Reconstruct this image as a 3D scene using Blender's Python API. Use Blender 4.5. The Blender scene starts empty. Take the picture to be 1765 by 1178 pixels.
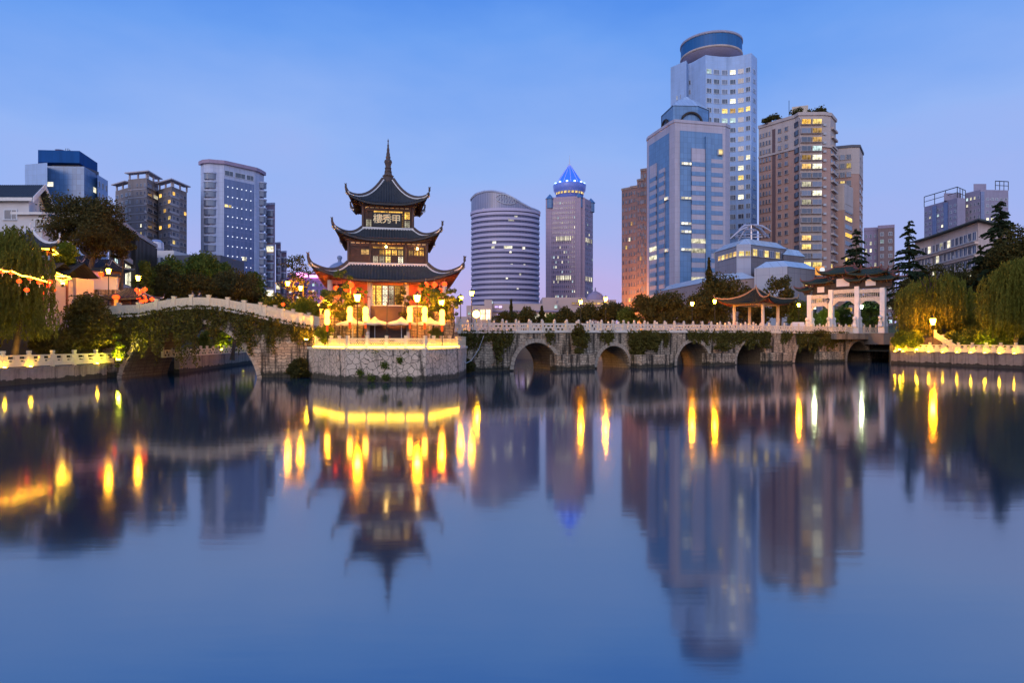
import bpy, math, random
import numpy as np
from mathutils import Matrix, Vector

# ---------------------------------------------------------------- camera, sky, light, exposure
SC = bpy.context.scene
COL = SC.collection
F, CX, CY, CAMZ = 1100.0, 882.5, 589.0, 3.5
cam = bpy.data.objects.new('camera', bpy.data.cameras.new('camera'))
COL.objects.link(cam)
cam.location = (0, 0, CAMZ)
cam.rotation_euler = (math.radians(90), 0, 0)
cam.data.sensor_width = 36.0
cam.data.lens = 36.0 * F / 1765.0
cam.data.clip_end = 4000
SC.camera = cam
SC.view_settings.view_transform = 'Standard'
SC.view_settings.look = 'None'
SC.view_settings.exposure = 0.1
SC.view_settings.gamma = 1.0
SC.cycles.use_denoising = True
SC.cycles.max_bounces = 5
SC.cycles.diffuse_bounces = 2
SC.cycles.glossy_bounces = 3
SC.cycles.transmission_bounces = 2
SC.cycles.transparent_max_bounces = 4
SC.cycles.sample_clamp_indirect = 3.0
SC.cycles.sample_clamp_direct = 0.0
SC.cycles.caustics_reflective = False
SC.cycles.caustics_refractive = False


def lin(r, g, b):
    f = lambda c: (c / 255.0 / 12.92) if c / 255.0 <= 0.04045 else ((c / 255.0 + 0.055) / 1.055) ** 2.4
    return (f(r), f(g), f(b), 1.0)


world = bpy.data.worlds.new('World')
SC.world = world
world.use_nodes = True
wn, wl = world.node_tree.nodes, world.node_tree.links
wn.clear()
w_out = wn.new('ShaderNodeOutputWorld')
w_bg = wn.new('ShaderNodeBackground')
w_tc = wn.new('ShaderNodeTexCoord')
w_sep = wn.new('ShaderNodeSeparateXYZ')
wl.new(w_tc.outputs['Generated'], w_sep.inputs[0])


def w_ramp(stops):
    r = wn.new('ShaderNodeValToRGB')
    el = r.color_ramp.elements
    while len(el) < len(stops):
        el.new(0.5)
    for e, (p, c) in zip(el, stops):
        e.position = p
        e.color = c
    return r


# dusk sky: deep blue overhead, pale blue then lavender near the horizon
r_sky = w_ramp([(0.0, lin(188, 168, 216)), (0.07, lin(182, 174, 226)), (0.17, lin(162, 176, 232)), (0.29, lin(144, 176, 237)),
                (0.43, lin(106, 156, 234)), (0.56, lin(66, 130, 226)), (0.85, lin(44, 102, 208))])
# afterglow of the sunken sun, behind the camera
r_glow = w_ramp([(0.0, (1.0, 0.85, 1.0, 1)), (0.15, (0.88, 0.95, 1.35, 1)), (0.4, (0.6, 0.9, 1.5, 1)), (0.9, (0.16, 0.34, 0.85, 1))])
w_noise = wn.new('ShaderNodeTexNoise')
w_noise.inputs['Scale'].default_value = 2.2
w_noise.inputs['Detail'].default_value = 5
w_map = wn.new('ShaderNodeMapping')
w_map.inputs['Scale'].default_value = (1, 1, 2.6)
wl.new(w_tc.outputs['Generated'], w_map.inputs[0])
wl.new(w_map.outputs[0], w_noise.inputs['Vector'])
w_add = wn.new('ShaderNodeMath'); w_add.operation = 'MULTIPLY_ADD'
w_add.inputs[1].default_value = 0.32
wl.new(w_noise.outputs['Fac'], w_add.inputs[0])
w_sub = wn.new('ShaderNodeMath'); w_sub.operation = 'SUBTRACT'; w_sub.inputs[1].default_value = 0.16
wl.new(w_sep.outputs['Z'], w_sub.inputs[0])
# the sky is a little deeper away from the middle of the view
w_x2 = wn.new('ShaderNodeMath'); w_x2.operation = 'MULTIPLY'
wl.new(w_sep.outputs['X'], w_x2.inputs[0]); wl.new(w_sep.outputs['X'], w_x2.inputs[1])
w_x3 = wn.new('ShaderNodeMath'); w_x3.operation = 'MULTIPLY_ADD'; w_x3.inputs[1].default_value = 0.16
wl.new(w_x2.outputs[0], w_x3.inputs[0]); wl.new(w_sub.outputs[0], w_x3.inputs[2])
wl.new(w_x3.outputs[0], w_add.inputs[2])
wl.new(w_add.outputs[0], r_sky.inputs[0])
wl.new(w_sep.outputs['Z'], r_glow.inputs[0])
w_mix = wn.new('ShaderNodeMix'); w_mix.data_type = 'RGBA'
w_mr = wn.new('ShaderNodeMapRange')
w_mr.inputs['From Min'].default_value = 0.25
w_mr.inputs['From Max'].default_value = -0.6
wl.new(w_sep.outputs['Y'], w_mr.inputs['Value'])
wl.new(w_mr.outputs[0], w_mix.inputs[0])
wl.new(r_sky.outputs[0], w_mix.inputs[6])
wl.new(r_glow.outputs[0], w_mix.inputs[7])
wl.new(w_mix.outputs[2], w_bg.inputs['Color'])
w_bg.inputs['Strength'].default_value = 1.0
wl.new(w_bg.outputs[0], w_out.inputs['Surface'])

sun = bpy.data.objects.new('sun', bpy.data.lights.new('sun', 'SUN'))
COL.objects.link(sun)
sun.data.energy = 0.65
sun.data.angle = math.radians(25)
sun.data.color = (1.0, 0.76, 0.58)
sun.rotation_euler = (math.radians(72), 0, math.radians(-28))

# ---------------------------------------------------------------- helpers
rnd = random.Random(7)


def X(px, D): return (px - CX) * D / F
def Z(py, D): return CAMZ + (CY - py) * D / F
def P(px, py, D): return Vector((X(px, D), D, Z(py, D)))


class MB:
    def __init__(s, M=None):
        s.v = []; s.f = []; s.mi = []; s.M = M; s.cur = 0

    def add(s, vs, fs):
        n = len(s.v)
        if s.M is not None:
            vs = [tuple(s.M @ Vector(v)) for v in vs]
        s.v.extend([tuple(v) for v in vs])
        s.f.extend([tuple(i + n for i in f) for f in fs])
        s.mi.extend([s.cur] * len(fs))
        return s

    def box(s, c, d, rz=0.0):
        x, y, z = c; a, b, h = d[0] / 2, d[1] / 2, d[2] / 2
        cs, sn = math.cos(rz), math.sin(rz)
        vs = []
        for k in (-1, 1):
            for (i, j) in ((-1, -1), (1, -1), (1, 1), (-1, 1)):
                vs.append((x + i * a * cs - j * b * sn, y + i * a * sn + j * b * cs, z + k * h))
        return s.add(vs, [(3, 2, 1, 0), (4, 5, 6, 7), (0, 1, 5, 4), (1, 2, 6, 5), (2, 3, 7, 6), (3, 0, 4, 7)])

    def hexa(s, b, t):   # bottom and top quads, counter-clockwise seen from above
        return s.add(list(b) + list(t), [(3, 2, 1, 0), (4, 5, 6, 7), (0, 1, 5, 4), (1, 2, 6, 5), (2, 3, 7, 6), (3, 0, 4, 7)])

    def prism(s, poly, z0, z1, top=None):
        n = len(poly)
        top = top or poly
        vs = [(p[0], p[1], z0) for p in poly] + [(p[0], p[1], z1) for p in top]
        fs = [tuple(reversed(range(n))), tuple(range(n, 2 * n))]
        fs += [(i, (i + 1) % n, n + (i + 1) % n, n + i) for i in range(n)]
        return s.add(vs, fs)

    def tube(s, path, r, n=8, cap=True):
        path = [Vector(p) for p in path]
        m = len(path)
        rs = r if isinstance(r, (list, tuple)) else [r] * m
        vs = []; fs = []
        for i, p in enumerate(path):
            a = path[max(i - 1, 0)]; b = path[min(i + 1, m - 1)]
            t = (b - a)
            t = t.normalized() if t.length > 1e-9 else Vector((0, 0, 1))
            ref = Vector((0, 0, 1)) if abs(t.z) < 0.9 else Vector((1, 0, 0))
            u = t.cross(ref).normalized(); w = t.cross(u).normalized()
            for k in range(n):
                an = 2 * math.pi * k / n
                vs.append(tuple(p + (u * math.cos(an) + w * math.sin(an)) * rs[i]))
        for i in range(m - 1):
            for k in range(n):
                k2 = (k + 1) % n
                fs.append((i * n + k, i * n + k2, (i + 1) * n + k2, (i + 1) * n + k))
        if cap:
            fs.append(tuple(range(n))); fs.append(tuple(reversed(range((m - 1) * n, m * n))))
        return s.add(vs, fs)

    def lathe(s, prof, n=16, c=(0, 0, 0), ph=0.0):
        vs = []; fs = []
        m = len(prof)
        for (r, z) in prof:
            for k in range(n):
                an = 2 * math.pi * k / n + ph
                vs.append((c[0] + r * math.cos(an), c[1] + r * math.sin(an), c[2] + z))
        for i in range(m - 1):
            for k in range(n):
                k2 = (k + 1) % n
                fs.append((i * n + k, i * n + k2, (i + 1) * n + k2, (i + 1) * n + k))
        fs.append(tuple(reversed(range(n)))); fs.append(tuple(range((m - 1) * n, m * n)))
        return s.add(vs, fs)

    def grid(s, pts):   # rows of points
        m, n = len(pts), len(pts[0])
        vs = [p for row in pts for p in row]
        fs = [(i * n + j, i * n + j + 1, (i + 1) * n + j + 1, (i + 1) * n + j) for i in range(m - 1) for j in range(n - 1)]
        return s.add(vs, fs)

    def mesh(s, name, mats, smooth=False):
        me = bpy.data.meshes.new(name)
        me.from_pydata(s.v, [], s.f)
        for m in (mats if isinstance(mats, (list, tuple)) else [mats]):
            me.materials.append(m)
        me.polygons.foreach_set('material_index', s.mi)
        if smooth:
            me.polygons.foreach_set('use_smooth', [True] * len(me.polygons))
        me.update()
        return me

    def build(s, name, mats, parent=None, smooth=False, loc=None):
        o = bpy.data.objects.new(name, s.mesh(name, mats, smooth))
        COL.objects.link(o)
        if parent is not None:
            o.parent = parent
        if loc is not None:
            o.location = loc
        return o


def tag(o, label=None, cat=None, group=None, kind=None):
    if label: o['label'] = label
    if cat: o['category'] = cat
    if group: o['group'] = group
    if kind: o['kind'] = kind
    return o


def thing(name, label, cat, loc=(0, 0, 0), rz=0.0, group=None):
    o = bpy.data.objects.new(name, None)
    o.empty_display_size = 0.5
    COL.objects.link(o)
    o.location = loc
    o.rotation_euler = (0, 0, rz)
    return tag(o, label, cat, group)


def put(me, name, parent=None, loc=(0, 0, 0), rz=0.0):
    o = bpy.data.objects.new(name, me)
    COL.objects.link(o)
    if parent is not None: o.parent = parent
    o.location = loc
    o.rotation_euler = (0, 0, rz)
    return o


def copy_tree(o, parent=None):
    c = o.copy()
    COL.objects.link(c)
    c.parent = parent
    for ch in list(o.children):
        copy_tree(ch, c)
    return c


# ---------------------------------------------------------------- materials
MATS = {}


def new_mat(name):
    m = bpy.data.materials.new(name)
    m.use_nodes = True
    nt = m.node_tree
    nt.nodes.clear()
    out = nt.nodes.new('ShaderNodeOutputMaterial')
    MATS[name] = m
    return m, nt.nodes, nt.links, out


def pbsdf(n, l, out, rough=0.6, metal=0.0, spec=0.5):
    b = n.new('ShaderNodeBsdfPrincipled')
    b.inputs['Roughness'].default_value = rough
    b.inputs['Metallic'].default_value = metal
    b.inputs['Specular IOR Level'].default_value = spec
    l.new(b.outputs[0], out.inputs['Surface'])
    return b


def noise(n, l, vec, scale, detail=4, rough=0.6):
    t = n.new('ShaderNodeTexNoise')
    t.inputs['Scale'].default_value = scale
    t.inputs['Detail'].default_value = detail
    t.inputs['Roughness'].default_value = rough
    l.new(vec, t.inputs['Vector'])
    return t


def mixc(n, l, fac, a, b, mode='MIX'):
    m = n.new('ShaderNodeMix'); m.data_type = 'RGBA'; m.blend_type = mode
    if isinstance(fac, (int, float)): m.inputs[0].default_value = fac
    else: l.new(fac, m.inputs[0])
    for i, v in ((6, a), (7, b)):
        if isinstance(v, (tuple, list)): m.inputs[i].default_value = (v[0], v[1], v[2], 1)
        else: l.new(v, m.inputs[i])
    return m.outputs[2]


def ramp(n, l, fac, p0, p1, c0=(0, 0, 0, 1), c1=(1, 1, 1, 1)):
    r = n.new('ShaderNodeValToRGB')
    r.color_ramp.elements[0].position = p0; r.color_ramp.elements[0].color = c0
    r.color_ramp.elements[1].position = p1; r.color_ramp.elements[1].color = c1
    l.new(fac, r.inputs[0])
    return r.outputs[0]


def wallvec(n, l):
    """object-space (along wall, up) coordinates for upright faces"""
    tc = n.new('ShaderNodeTexCoord')
    sp = n.new('ShaderNodeSeparateXYZ'); l.new(tc.outputs['Object'], sp.inputs[0])
    sn = n.new('ShaderNodeSeparateXYZ'); l.new(tc.outputs['Normal'], sn.inputs[0])
    ax = n.new('ShaderNodeMath'); ax.operation = 'ABSOLUTE'; l.new(sn.outputs[0], ax.inputs[0])
    ay = n.new('ShaderNodeMath'); ay.operation = 'ABSOLUTE'; l.new(sn.outputs[1], ay.inputs[0])
    gt = n.new('ShaderNodeMath'); gt.operation = 'GREATER_THAN'; l.new(ax.outputs[0], gt.inputs[0]); l.new(ay.outputs[0], gt.inputs[1])
    mx = n.new('ShaderNodeMix'); mx.data_type = 'FLOAT'
    l.new(gt.outputs[0], mx.inputs[0]); l.new(sp.outputs[0], mx.inputs[2]); l.new(sp.outputs[1], mx.inputs[3])
    cb = n.new('ShaderNodeCombineXYZ')
    l.new(mx.outputs[0], cb.inputs[0]); l.new(sp.outputs[2], cb.inputs[1])
    return cb.outputs[0], tc.outputs['Object']


def mat_plain(name, c, rough=0.6, metal=0.0, var=0.25, scale=1.5, bump=0.0, spec=0.5):
    m, n, l, out = new_mat(name)
    b = pbsdf(n, l, out, rough, metal, spec)
    tc = n.new('ShaderNodeTexCoord')
    t = noise(n, l, tc.outputs['Object'], scale)
    lo = tuple(x * (1 - var) for x in c); hi = tuple(min(1, x * (1 + var)) for x in c)
    l.new(mixc(n, l, t.outputs['Fac'], lo, hi), b.inputs['Base Color'])
    if bump:
        bp = n.new('ShaderNodeBump'); bp.inputs['Strength'].default_value = bump; bp.inputs['Distance'].default_value = 0.05
        t2 = noise(n, l, tc.outputs['Object'], scale * 6)
        l.new(t2.outputs['Fac'], bp.inputs['Height']); l.new(bp.outputs[0], b.inputs['Normal'])
    return m


def mat_emit(name, c, s):
    m, n, l, out = new_mat(name)
    e = n.new('ShaderNodeEmission')
    e.inputs['Color'].default_value = (c[0], c[1], c[2], 1)
    e.inputs['Strength'].default_value = s
    l.new(e.outputs[0], out.inputs['Surface'])
    return m


def stains(n, l, wv, col, amount=0.8, dark=(0.02, 0.016, 0.012), sx=1.6, sz=0.16, lo=0.5, hi=0.68):
    mp = n.new('ShaderNodeMapping'); mp.inputs['Scale'].default_value = (sx, sz, 1)
    l.new(wv, mp.inputs[0])
    t = noise(n, l, mp.outputs[0], 1.0, 5, 0.65)
    f = ramp(n, l, t.outputs['Fac'], lo, hi, (0, 0, 0, 1), (amount, amount, amount, 1))
    return mixc(n, l, f, col, dark)


def tide_line(n, l, ob, col, top=0.45):
    """damp, algae-dark band above the waterline, ragged"""
    sp = n.new('ShaderNodeSeparateXYZ'); l.new(ob, sp.inputs[0])
    t = noise(n, l, ob, 1.3, 5)
    ad = n.new('ShaderNodeMath'); ad.operation = 'MULTIPLY_ADD'; ad.inputs[1].default_value = -0.9; l.new(t.outputs['Fac'], ad.inputs[0]); l.new(sp.outputs[2], ad.inputs[2])
    f = ramp(n, l, ad.outputs[0], top - 0.55, top - 0.3, (0.88, 0.88, 0.88, 1), (0, 0, 0, 1))
    f2 = n.new('ShaderNodeClamp'); l.new(f, f2.inputs[0])
    return mixc(n, l, f2.outputs[0], col, (0.022, 0.022, 0.012))


def mat_masonry(name, c1, c2, mortar, bw=0.7, bh=0.3, msize=0.03, warp=0.12, stain=0.8, lo=0.5, hi=0.7, tide=False):
    m, n, l, out = new_mat(name)
    b = pbsdf(n, l, out, 0.85, 0, 0.3)
    wv, ob = wallvec(n, l)
    t = noise(n, l, wv, 1.4, 3)
    sub = n.new('ShaderNodeVectorMath'); sub.operation = 'MULTIPLY_ADD'
    l.new(t.outputs['Color'], sub.inputs[0]); sub.inputs[1].default_value = (warp * 2, warp * 2, 0); l.new(wv, sub.inputs[2])
    br = n.new('ShaderNodeTexBrick')
    l.new(sub.outputs[0], br.inputs['Vector'])
    br.inputs['Color1'].default_value = (*c1, 1); br.inputs['Color2'].default_value = (*c2, 1); br.inputs['Mortar'].default_value = (*mortar, 1)
    br.inputs['Scale'].default_value = 1.0
    br.inputs['Mortar Size'].default_value = msize
    br.inputs['Mortar Smooth'].default_value = 0.3
    br.inputs['Brick Width'].default_value = bw; br.inputs['Row Height'].default_value = bh
    br.squash = 1.4; br.squash_frequency = 3; br.offset_frequency = 2
    t2 = noise(n, l, wv, 7, 6)
    c = mixc(n, l, t2.outputs['Fac'], br.outputs['Color'], tuple(x * 0.55 for x in c1))
    c = stains(n, l, wv, c, stain, lo=lo, hi=hi)
    if tide: c = tide_line(n, l, ob, c)
    l.new(c, b.inputs['Base Color'])
    bp = n.new('ShaderNodeBump'); bp.invert = True; bp.inputs['Strength'].default_value = 0.8; bp.inputs['Distance'].default_value = 0.06
    l.new(br.outputs['Fac'], bp.inputs['Height']); l.new(bp.outputs[0], b.inputs['Normal'])
    return m


def mat_crazy(name, c1, c2, mortar, scale=1.9):
    m, n, l, out = new_mat(name)
    b = pbsdf(n, l, out, 0.85, 0, 0.3)
    wv, ob = wallvec(n, l)
    t = noise(n, l, wv, 1.2, 2)
    sub = n.new('ShaderNodeVectorMath'); sub.operation = 'MULTIPLY_ADD'
    l.new(t.outputs['Color'], sub.inputs[0]); sub.inputs[1].default_value = (0.7, 0.7, 0); l.new(wv, sub.inputs[2])
    v = n.new('ShaderNodeTexVoronoi'); v.voronoi_dimensions = '2D'; v.feature = 'DISTANCE_TO_EDGE'; v.inputs['Scale'].default_value = scale
    l.new(sub.outputs[0], v.inputs['Vector'])
    v2 = n.new('ShaderNodeTexVoronoi'); v2.voronoi_dimensions = '2D'; v2.inputs['Scale'].default_value = scale
    l.new(sub.outputs[0], v2.inputs['Vector'])
    sp = n.new('ShaderNodeSeparateColor'); l.new(v2.outputs['Color'], sp.inputs[0])
    c = mixc(n, l, sp.outputs[0], c1, c2)
    t2 = noise(n, l, wv, 8, 6)
    c = mixc(n, l, t2.outputs['Fac'], c, tuple(x * 0.6 for x in c1))
    e = ramp(n, l, v.outputs['Distance'], 0.018, 0.05)
    c = mixc(n, l, e, mortar, c)
    c = stains(n, l, wv, c, 0.92, lo=0.53, hi=0.64, sx=1.3, sz=0.2)
    c = tide_line(n, l, ob, c)
    l.new(c, b.inputs['Base Color'])
    bp = n.new('ShaderNodeBump'); bp.inputs['Strength'].default_value = 0.7; bp.inputs['Distance'].default_value = 0.05
    l.new(e, bp.inputs['Height']); l.new(bp.outputs[0], b.inputs['Normal'])
    return m


def mat_concrete(name, c):
    m, n, l, out = new_mat(name)
    b = pbsdf(n, l, out, 0.85, 0, 0.3)
    wv, ob = wallvec(n, l)
    t = noise(n, l, wv, 2.5, 6)
    c = mixc(n, l, t.outputs['Fac'], tuple(x * 0.6 for x in c), tuple(x * 1.25 for x in c))
    br = n.new('ShaderNodeTexBrick'); l.new(wv, br.inputs['Vector']); br.offset = 0.0
    br.inputs['Color1'].default_value = (1, 1, 1, 1); br.inputs['Color2'].default_value = (0.75, 0.72, 0.68, 1); br.inputs['Mortar'].default_value = (0.35, 0.3, 0.25, 1)
    br.inputs['Scale'].default_value = 1; br.inputs['Brick Width'].default_value = 2.4; br.inputs['Row Height'].default_value = 3
    br.inputs['Mortar Size'].default_value = 0.02
    c = mixc(n, l, 0.8, c, br.outputs['Color'], 'MULTIPLY')
    c = stains(n, l, wv, c, 0.75, lo=0.48, hi=0.7, sx=1.1, sz=0.1)
    c = tide_line(n, l, ob, c, 0.3)
    l.new(c, b.inputs['Base Color'])
    return m


def mat_grid(name, c, line, bw, bh, lw=0.06, rough=0.25, metal=0.0, c2=None, spec=0.6, bump=0.0):
    """cladding with a regular joint grid; offset zero"""
    m, n, l, out = new_mat(name)
    b = pbsdf(n, l, out, rough, metal, spec)
    wv, ob = wallvec(n, l)
    br = n.new('ShaderNodeTexBrick'); l.new(wv, br.inputs['Vector'])
    br.offset = 0.0
    c2 = c2 or tuple(x * 0.88 for x in c)
    br.inputs['Color1'].default_value = (*c, 1); br.inputs['Color2'].default_value = (*c2, 1); br.inputs['Mortar'].default_value = (*line, 1)
    br.inputs['Scale'].default_value = 1; br.inputs['Brick Width'].default_value = bw; br.inputs['Row Height'].default_value = bh
    br.inputs['Mortar Size'].default_value = lw
    t = noise(n, l, wv, 0.13, 5)
    cc = mixc(n, l, t.outputs['Fac'], br.outputs['Color'], tuple(x * 0.7 for x in c))
    cc = stains(n, l, wv, cc, 0.4, tuple(x * 0.3 for x in c), 0.35, 0.025, 0.5, 0.75)
    l.new(cc, b.inputs['Base Color'])
    return m


def mat_leaf(name, c1, c2, tr=0.25):
    m, n, l, out = new_mat(name)
    g = n.new('ShaderNodeNewGeometry')
    tc = n.new('ShaderNodeTexCoord')
    t = noise(n, l, tc.outputs['Object'], 0.55, 3)
    ad = n.new('ShaderNodeMath'); ad.operation = 'MULTIPLY_ADD'; ad.inputs[1].default_value = 0.55
    l.new(g.outputs['Random Per Island'], ad.inputs[0])
    mu = n.new('ShaderNodeMath'); mu.operation = 'MULTIPLY'; mu.inputs[1].default_value = 0.5
    l.new(t.outputs['Fac'], mu.inputs[0]); l.new(mu.outputs[0], ad.inputs[2])
    c = mixc(n, l, ad.outputs[0], c1, c2)
    d = n.new('ShaderNodeBsdfDiffuse'); l.new(c, d.inputs['Color'])
    tl = n.new('ShaderNodeBsdfTranslucent'); l.new(c, tl.inputs['Color'])
    mx = n.new('ShaderNodeMixShader'); mx.inputs[0].default_value = tr
    l.new(d.outputs[0], mx.inputs[1]); l.new(tl.outputs[0], mx.inputs[2])
    l.new(mx.outputs[0], out.inputs['Surface'])
    return m


def mat_litroom(name, c, s, scale=0.9):
    """a lit room behind glass: uneven light"""
    m, n, l, out = new_mat(name)
    e = n.new('ShaderNodeEmission')
    tc = n.new('ShaderNodeTexCoord')
    t = noise(n, l, tc.outputs['Object'], scale, 3)
    f = ramp(n, l, t.outputs['Fac'], 0.35, 0.65, (0.25, 0.25, 0.25, 1), (1, 1, 1, 1))
    l.new(mixc(n, l, 1.0, (c[0], c[1], c[2]), f, 'MULTIPLY'), e.inputs['Color'])
    oi = n.new('ShaderNodeObjectInfo'); g = n.new('ShaderNodeNewGeometry')
    rd = n.new('ShaderNodeMath'); rd.operation = 'ADD'; l.new(oi.outputs['Random'], rd.inputs[0]); l.new(g.outputs['Random Per Island'], rd.inputs[1])
    fr = n.new('ShaderNodeMath'); fr.operation = 'FRACT'; l.new(rd.outputs[0], fr.inputs[0])
    ms = n.new('ShaderNodeMapRange'); ms.inputs['To Min'].default_value = s * 0.3; ms.inputs['To Max'].default_value = s * 1.35
    l.new(fr.outputs[0], ms.inputs['Value']); l.new(ms.outputs[0], e.inputs['Strength'])
    l.new(e.outputs[0], out.inputs['Surface'])
    return m


marble = mat_plain('marble', (0.72, 0.6, 0.46), 0.6, var=0.28, scale=3.0, bump=0.3)
marble_y = mat_plain('marble_warm', (0.72, 0.58, 0.38), 0.6, var=0.25, scale=3.0, bump=0.3)
gate_white = mat_plain('gate_white', (0.8, 0.75, 0.7), 0.6, var=0.18, scale=2.0, bump=0.3)
concrete = mat_concrete('concrete', (0.4, 0.31, 0.23))
masonry = mat_masonry('masonry', (0.72, 0.53, 0.34), (0.3, 0.21, 0.14), (0.03, 0.02, 0.014), bw=0.62, bh=0.29, msize=0.04, warp=0.22, stain=0.92, lo=0.48, hi=0.62)
masonry_wet = mat_masonry('masonry_wet', (0.8, 0.58, 0.37), (0.32, 0.22, 0.14), (0.03, 0.02, 0.014), bw=0.66, bh=0.3, msize=0.045, warp=0.3, stain=0.92, lo=0.47, hi=0.6, tide=True)  # bridge stone tinted warm in place of lamplight from the near shore
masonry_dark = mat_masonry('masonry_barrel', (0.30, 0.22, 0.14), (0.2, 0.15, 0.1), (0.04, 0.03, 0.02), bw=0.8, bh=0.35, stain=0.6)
voussoir = mat_plain('voussoir', (0.46, 0.34, 0.23), 0.85, var=0.55, scale=2.5, bump=0.4)
crazy = mat_crazy('crazy_stone', (0.88, 0.66, 0.48), (0.6, 0.44, 0.32), (0.05, 0.04, 0.03))  # bastion stone also warmed in colour, standing in for lamplight on its face
paving = mat_plain('paving', (0.22, 0.19, 0.16), 0.8, var=0.3, scale=0.8)
earth = mat_plain('earth', (0.05, 0.05, 0.025), 0.95, var=0.4, scale=0.6, bump=0.6)
city_ground = mat_plain('city_ground', (0.09, 0.085, 0.08), 0.9, var=0.3, scale=0.05)
tile = mat_plain('roof_tile', (0.045, 0.046, 0.048), 0.65, var=0.5, scale=2.5, spec=0.25)
tile_green = mat_plain('green_tile', (0.022, 0.042, 0.033), 0.85, var=0.45, scale=2.2)
ridge_m = mat_plain('ridge_dark', (0.09, 0.06, 0.05), 0.8, var=0.4, scale=3)
ridge_red = mat_plain('ridge_red', (0.14, 0.05, 0.035), 0.7, var=0.4, scale=3)
ridge_white = mat_plain('lime_edge', (0.72, 0.66, 0.6), 0.8, var=0.15, scale=3)
wood = mat_plain('dark_wood', (0.075, 0.035, 0.022), 0.6, var=0.4, scale=2)
wood_red = mat_plain('red_wood', (0.26, 0.07, 0.03), 0.6, var=0.35, scale=3)
red_panel = mat_plain('red_panel', (0.5, 0.07, 0.03), 0.6, var=0.25, scale=2)
col_stone = mat_plain('column_stone', (0.55, 0.45, 0.36), 0.6, var=0.2, scale=2)
tile_dark = mat_plain('dark_tile', (0.03, 0.032, 0.026), 0.9, var=0.5, scale=2.5, spec=0.05)
gold = mat_plain('gold', (0.85, 0.62, 0.28), 0.35, 0.3, var=0.1)
black_m = mat_plain('black_paint', (0.015, 0.012, 0.01), 0.5, var=0.3)
iron = mat_plain('iron', (0.02, 0.018, 0.016), 0.45, 0.3, var=0.3)
bark = mat_plain('bark', (0.08, 0.055, 0.035), 0.95, var=0.4, scale=4, bump=0.8)
canvas = mat_plain('canvas', (0.55, 0.48, 0.33), 0.8, var=0.15, scale=2)
leaf_dark = mat_leaf('leaf_dark', (0.035, 0.038, 0.013), (0.115, 0.1, 0.032))
leaf_mid = mat_leaf('leaf_mid', (0.045, 0.07, 0.015), (0.17, 0.2, 0.04))
leaf_brown = mat_leaf('leaf_brown', (0.045, 0.044, 0.015), (0.15, 0.115, 0.04))
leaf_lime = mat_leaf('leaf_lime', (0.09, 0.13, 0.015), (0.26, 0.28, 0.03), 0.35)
leaf_willow = mat_leaf('leaf_willow', (0.075, 0.085, 0.016), (0.24, 0.23, 0.04), 0.35)
leaf_ivy = mat_leaf('leaf_ivy', (0.05, 0.047, 0.013), (0.18, 0.145, 0.035), 0.2)
leaf_fir = mat_leaf('leaf_fir', (0.012, 0.022, 0.012), (0.04, 0.06, 0.03), 0.1)
e_lamp = mat_emit('lamp_glow', (1.0, 0.35, 0.004), 720)
e_lamp_w = mat_emit('lamp_glow_white', (0.85, 1.0, 0.55), 500)
e_lantern = mat_emit('lantern_glow', (1.0, 0.36, 0.03), 14)
e_red = mat_emit('lantern_red', (1.0, 0.045, 0.006), 5)
e_strip = mat_emit('strip_glow', (1.0, 0.55, 0.02), 42)
e_up = mat_emit('uplight_glow', (1.0, 0.55, 0.01), 420)
lit_warm = mat_litroom('lit_warm', (1.0, 0.72, 0.22), 1.7)
lit_gold = mat_litroom('lit_gold', (1.0, 0.55, 0.10), 2.0, 2.0)
lit_white = mat_litroom('lit_white', (1.0, 0.93, 0.66), 1.7)
lit_cool = mat_litroom('lit_cool', (0.7, 0.95, 0.95), 1.3)
lit_amber = mat_litroom('lit_amber', (1.0, 0.6, 0.2), 1.3)
glass_dark = mat_plain('glass_dark', (0.05, 0.06, 0.09), 0.12, 0.0, var=0.35, scale=0.3, spec=0.9)
glass_mid = mat_plain('glass_mid', (0.14, 0.16, 0.22), 0.12, 0.0, var=0.35, scale=0.3, spec=0.9)
frame_w = mat_plain('frame_white', (0.6, 0.6, 0.62), 0.5, var=0.1)
white_wall = mat_plain('white_wall', (0.6, 0.56, 0.55), 0.85, var=0.12, scale=0.8)

# ---------------------------------------------------------------- water and land
def water_mat():
    m, n, l, out = new_mat('water')
    b = pbsdf(n, l, out, 0.085, 0, 0.5)
    b.inputs['IOR'].default_value = 4.5
    b.inputs['Base Color'].default_value = (0.005, 0.028, 0.055, 1)
    tc = n.new('ShaderNodeTexCoord')
    mp = n.new('ShaderNodeMapping'); mp.inputs['Scale'].default_value = (0.4, 2.0, 1)
    l.new(tc.outputs['Object'], mp.inputs[0])
    t = noise(n, l, mp.outputs[0], 1.0, 3, 0.5)
    t2 = noise(n, l, mp.outputs[0], 0.12, 2, 0.5)
    bp = n.new('ShaderNodeBump'); bp.inputs['Strength'].default_value = 0.03; bp.inputs['Distance'].default_value = 0.06
    l.new(t.outputs['Fac'], bp.inputs['Height'])
    l.new(bp.outputs[0], b.inputs['Normal'])
    r = n.new('ShaderNodeMapRange'); r.inputs['To Min'].default_value = 0.06; r.inputs['To Max'].default_value = 0.095
    l.new(t2.outputs['Fac'], r.inputs['Value']); l.new(r.outputs[0], b.inputs['Roughness'])
    return m


mb = MB(); mb.add([(-400, -60, 0), (400, -60, 0), (400, 300, 0), (-400, 300, 0)], [(0, 1, 2, 3)])
tag(mb.build('water', water_mat()), kind='structure')
mb = MB(); mb.add([(-400, -60, -2.5), (400, -60, -2.5), (400, 300, -2.5), (-400, 300, -2.5)], [(0, 1, 2, 3)])
tag(mb.build('lake_bed', earth), kind='structure')
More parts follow.
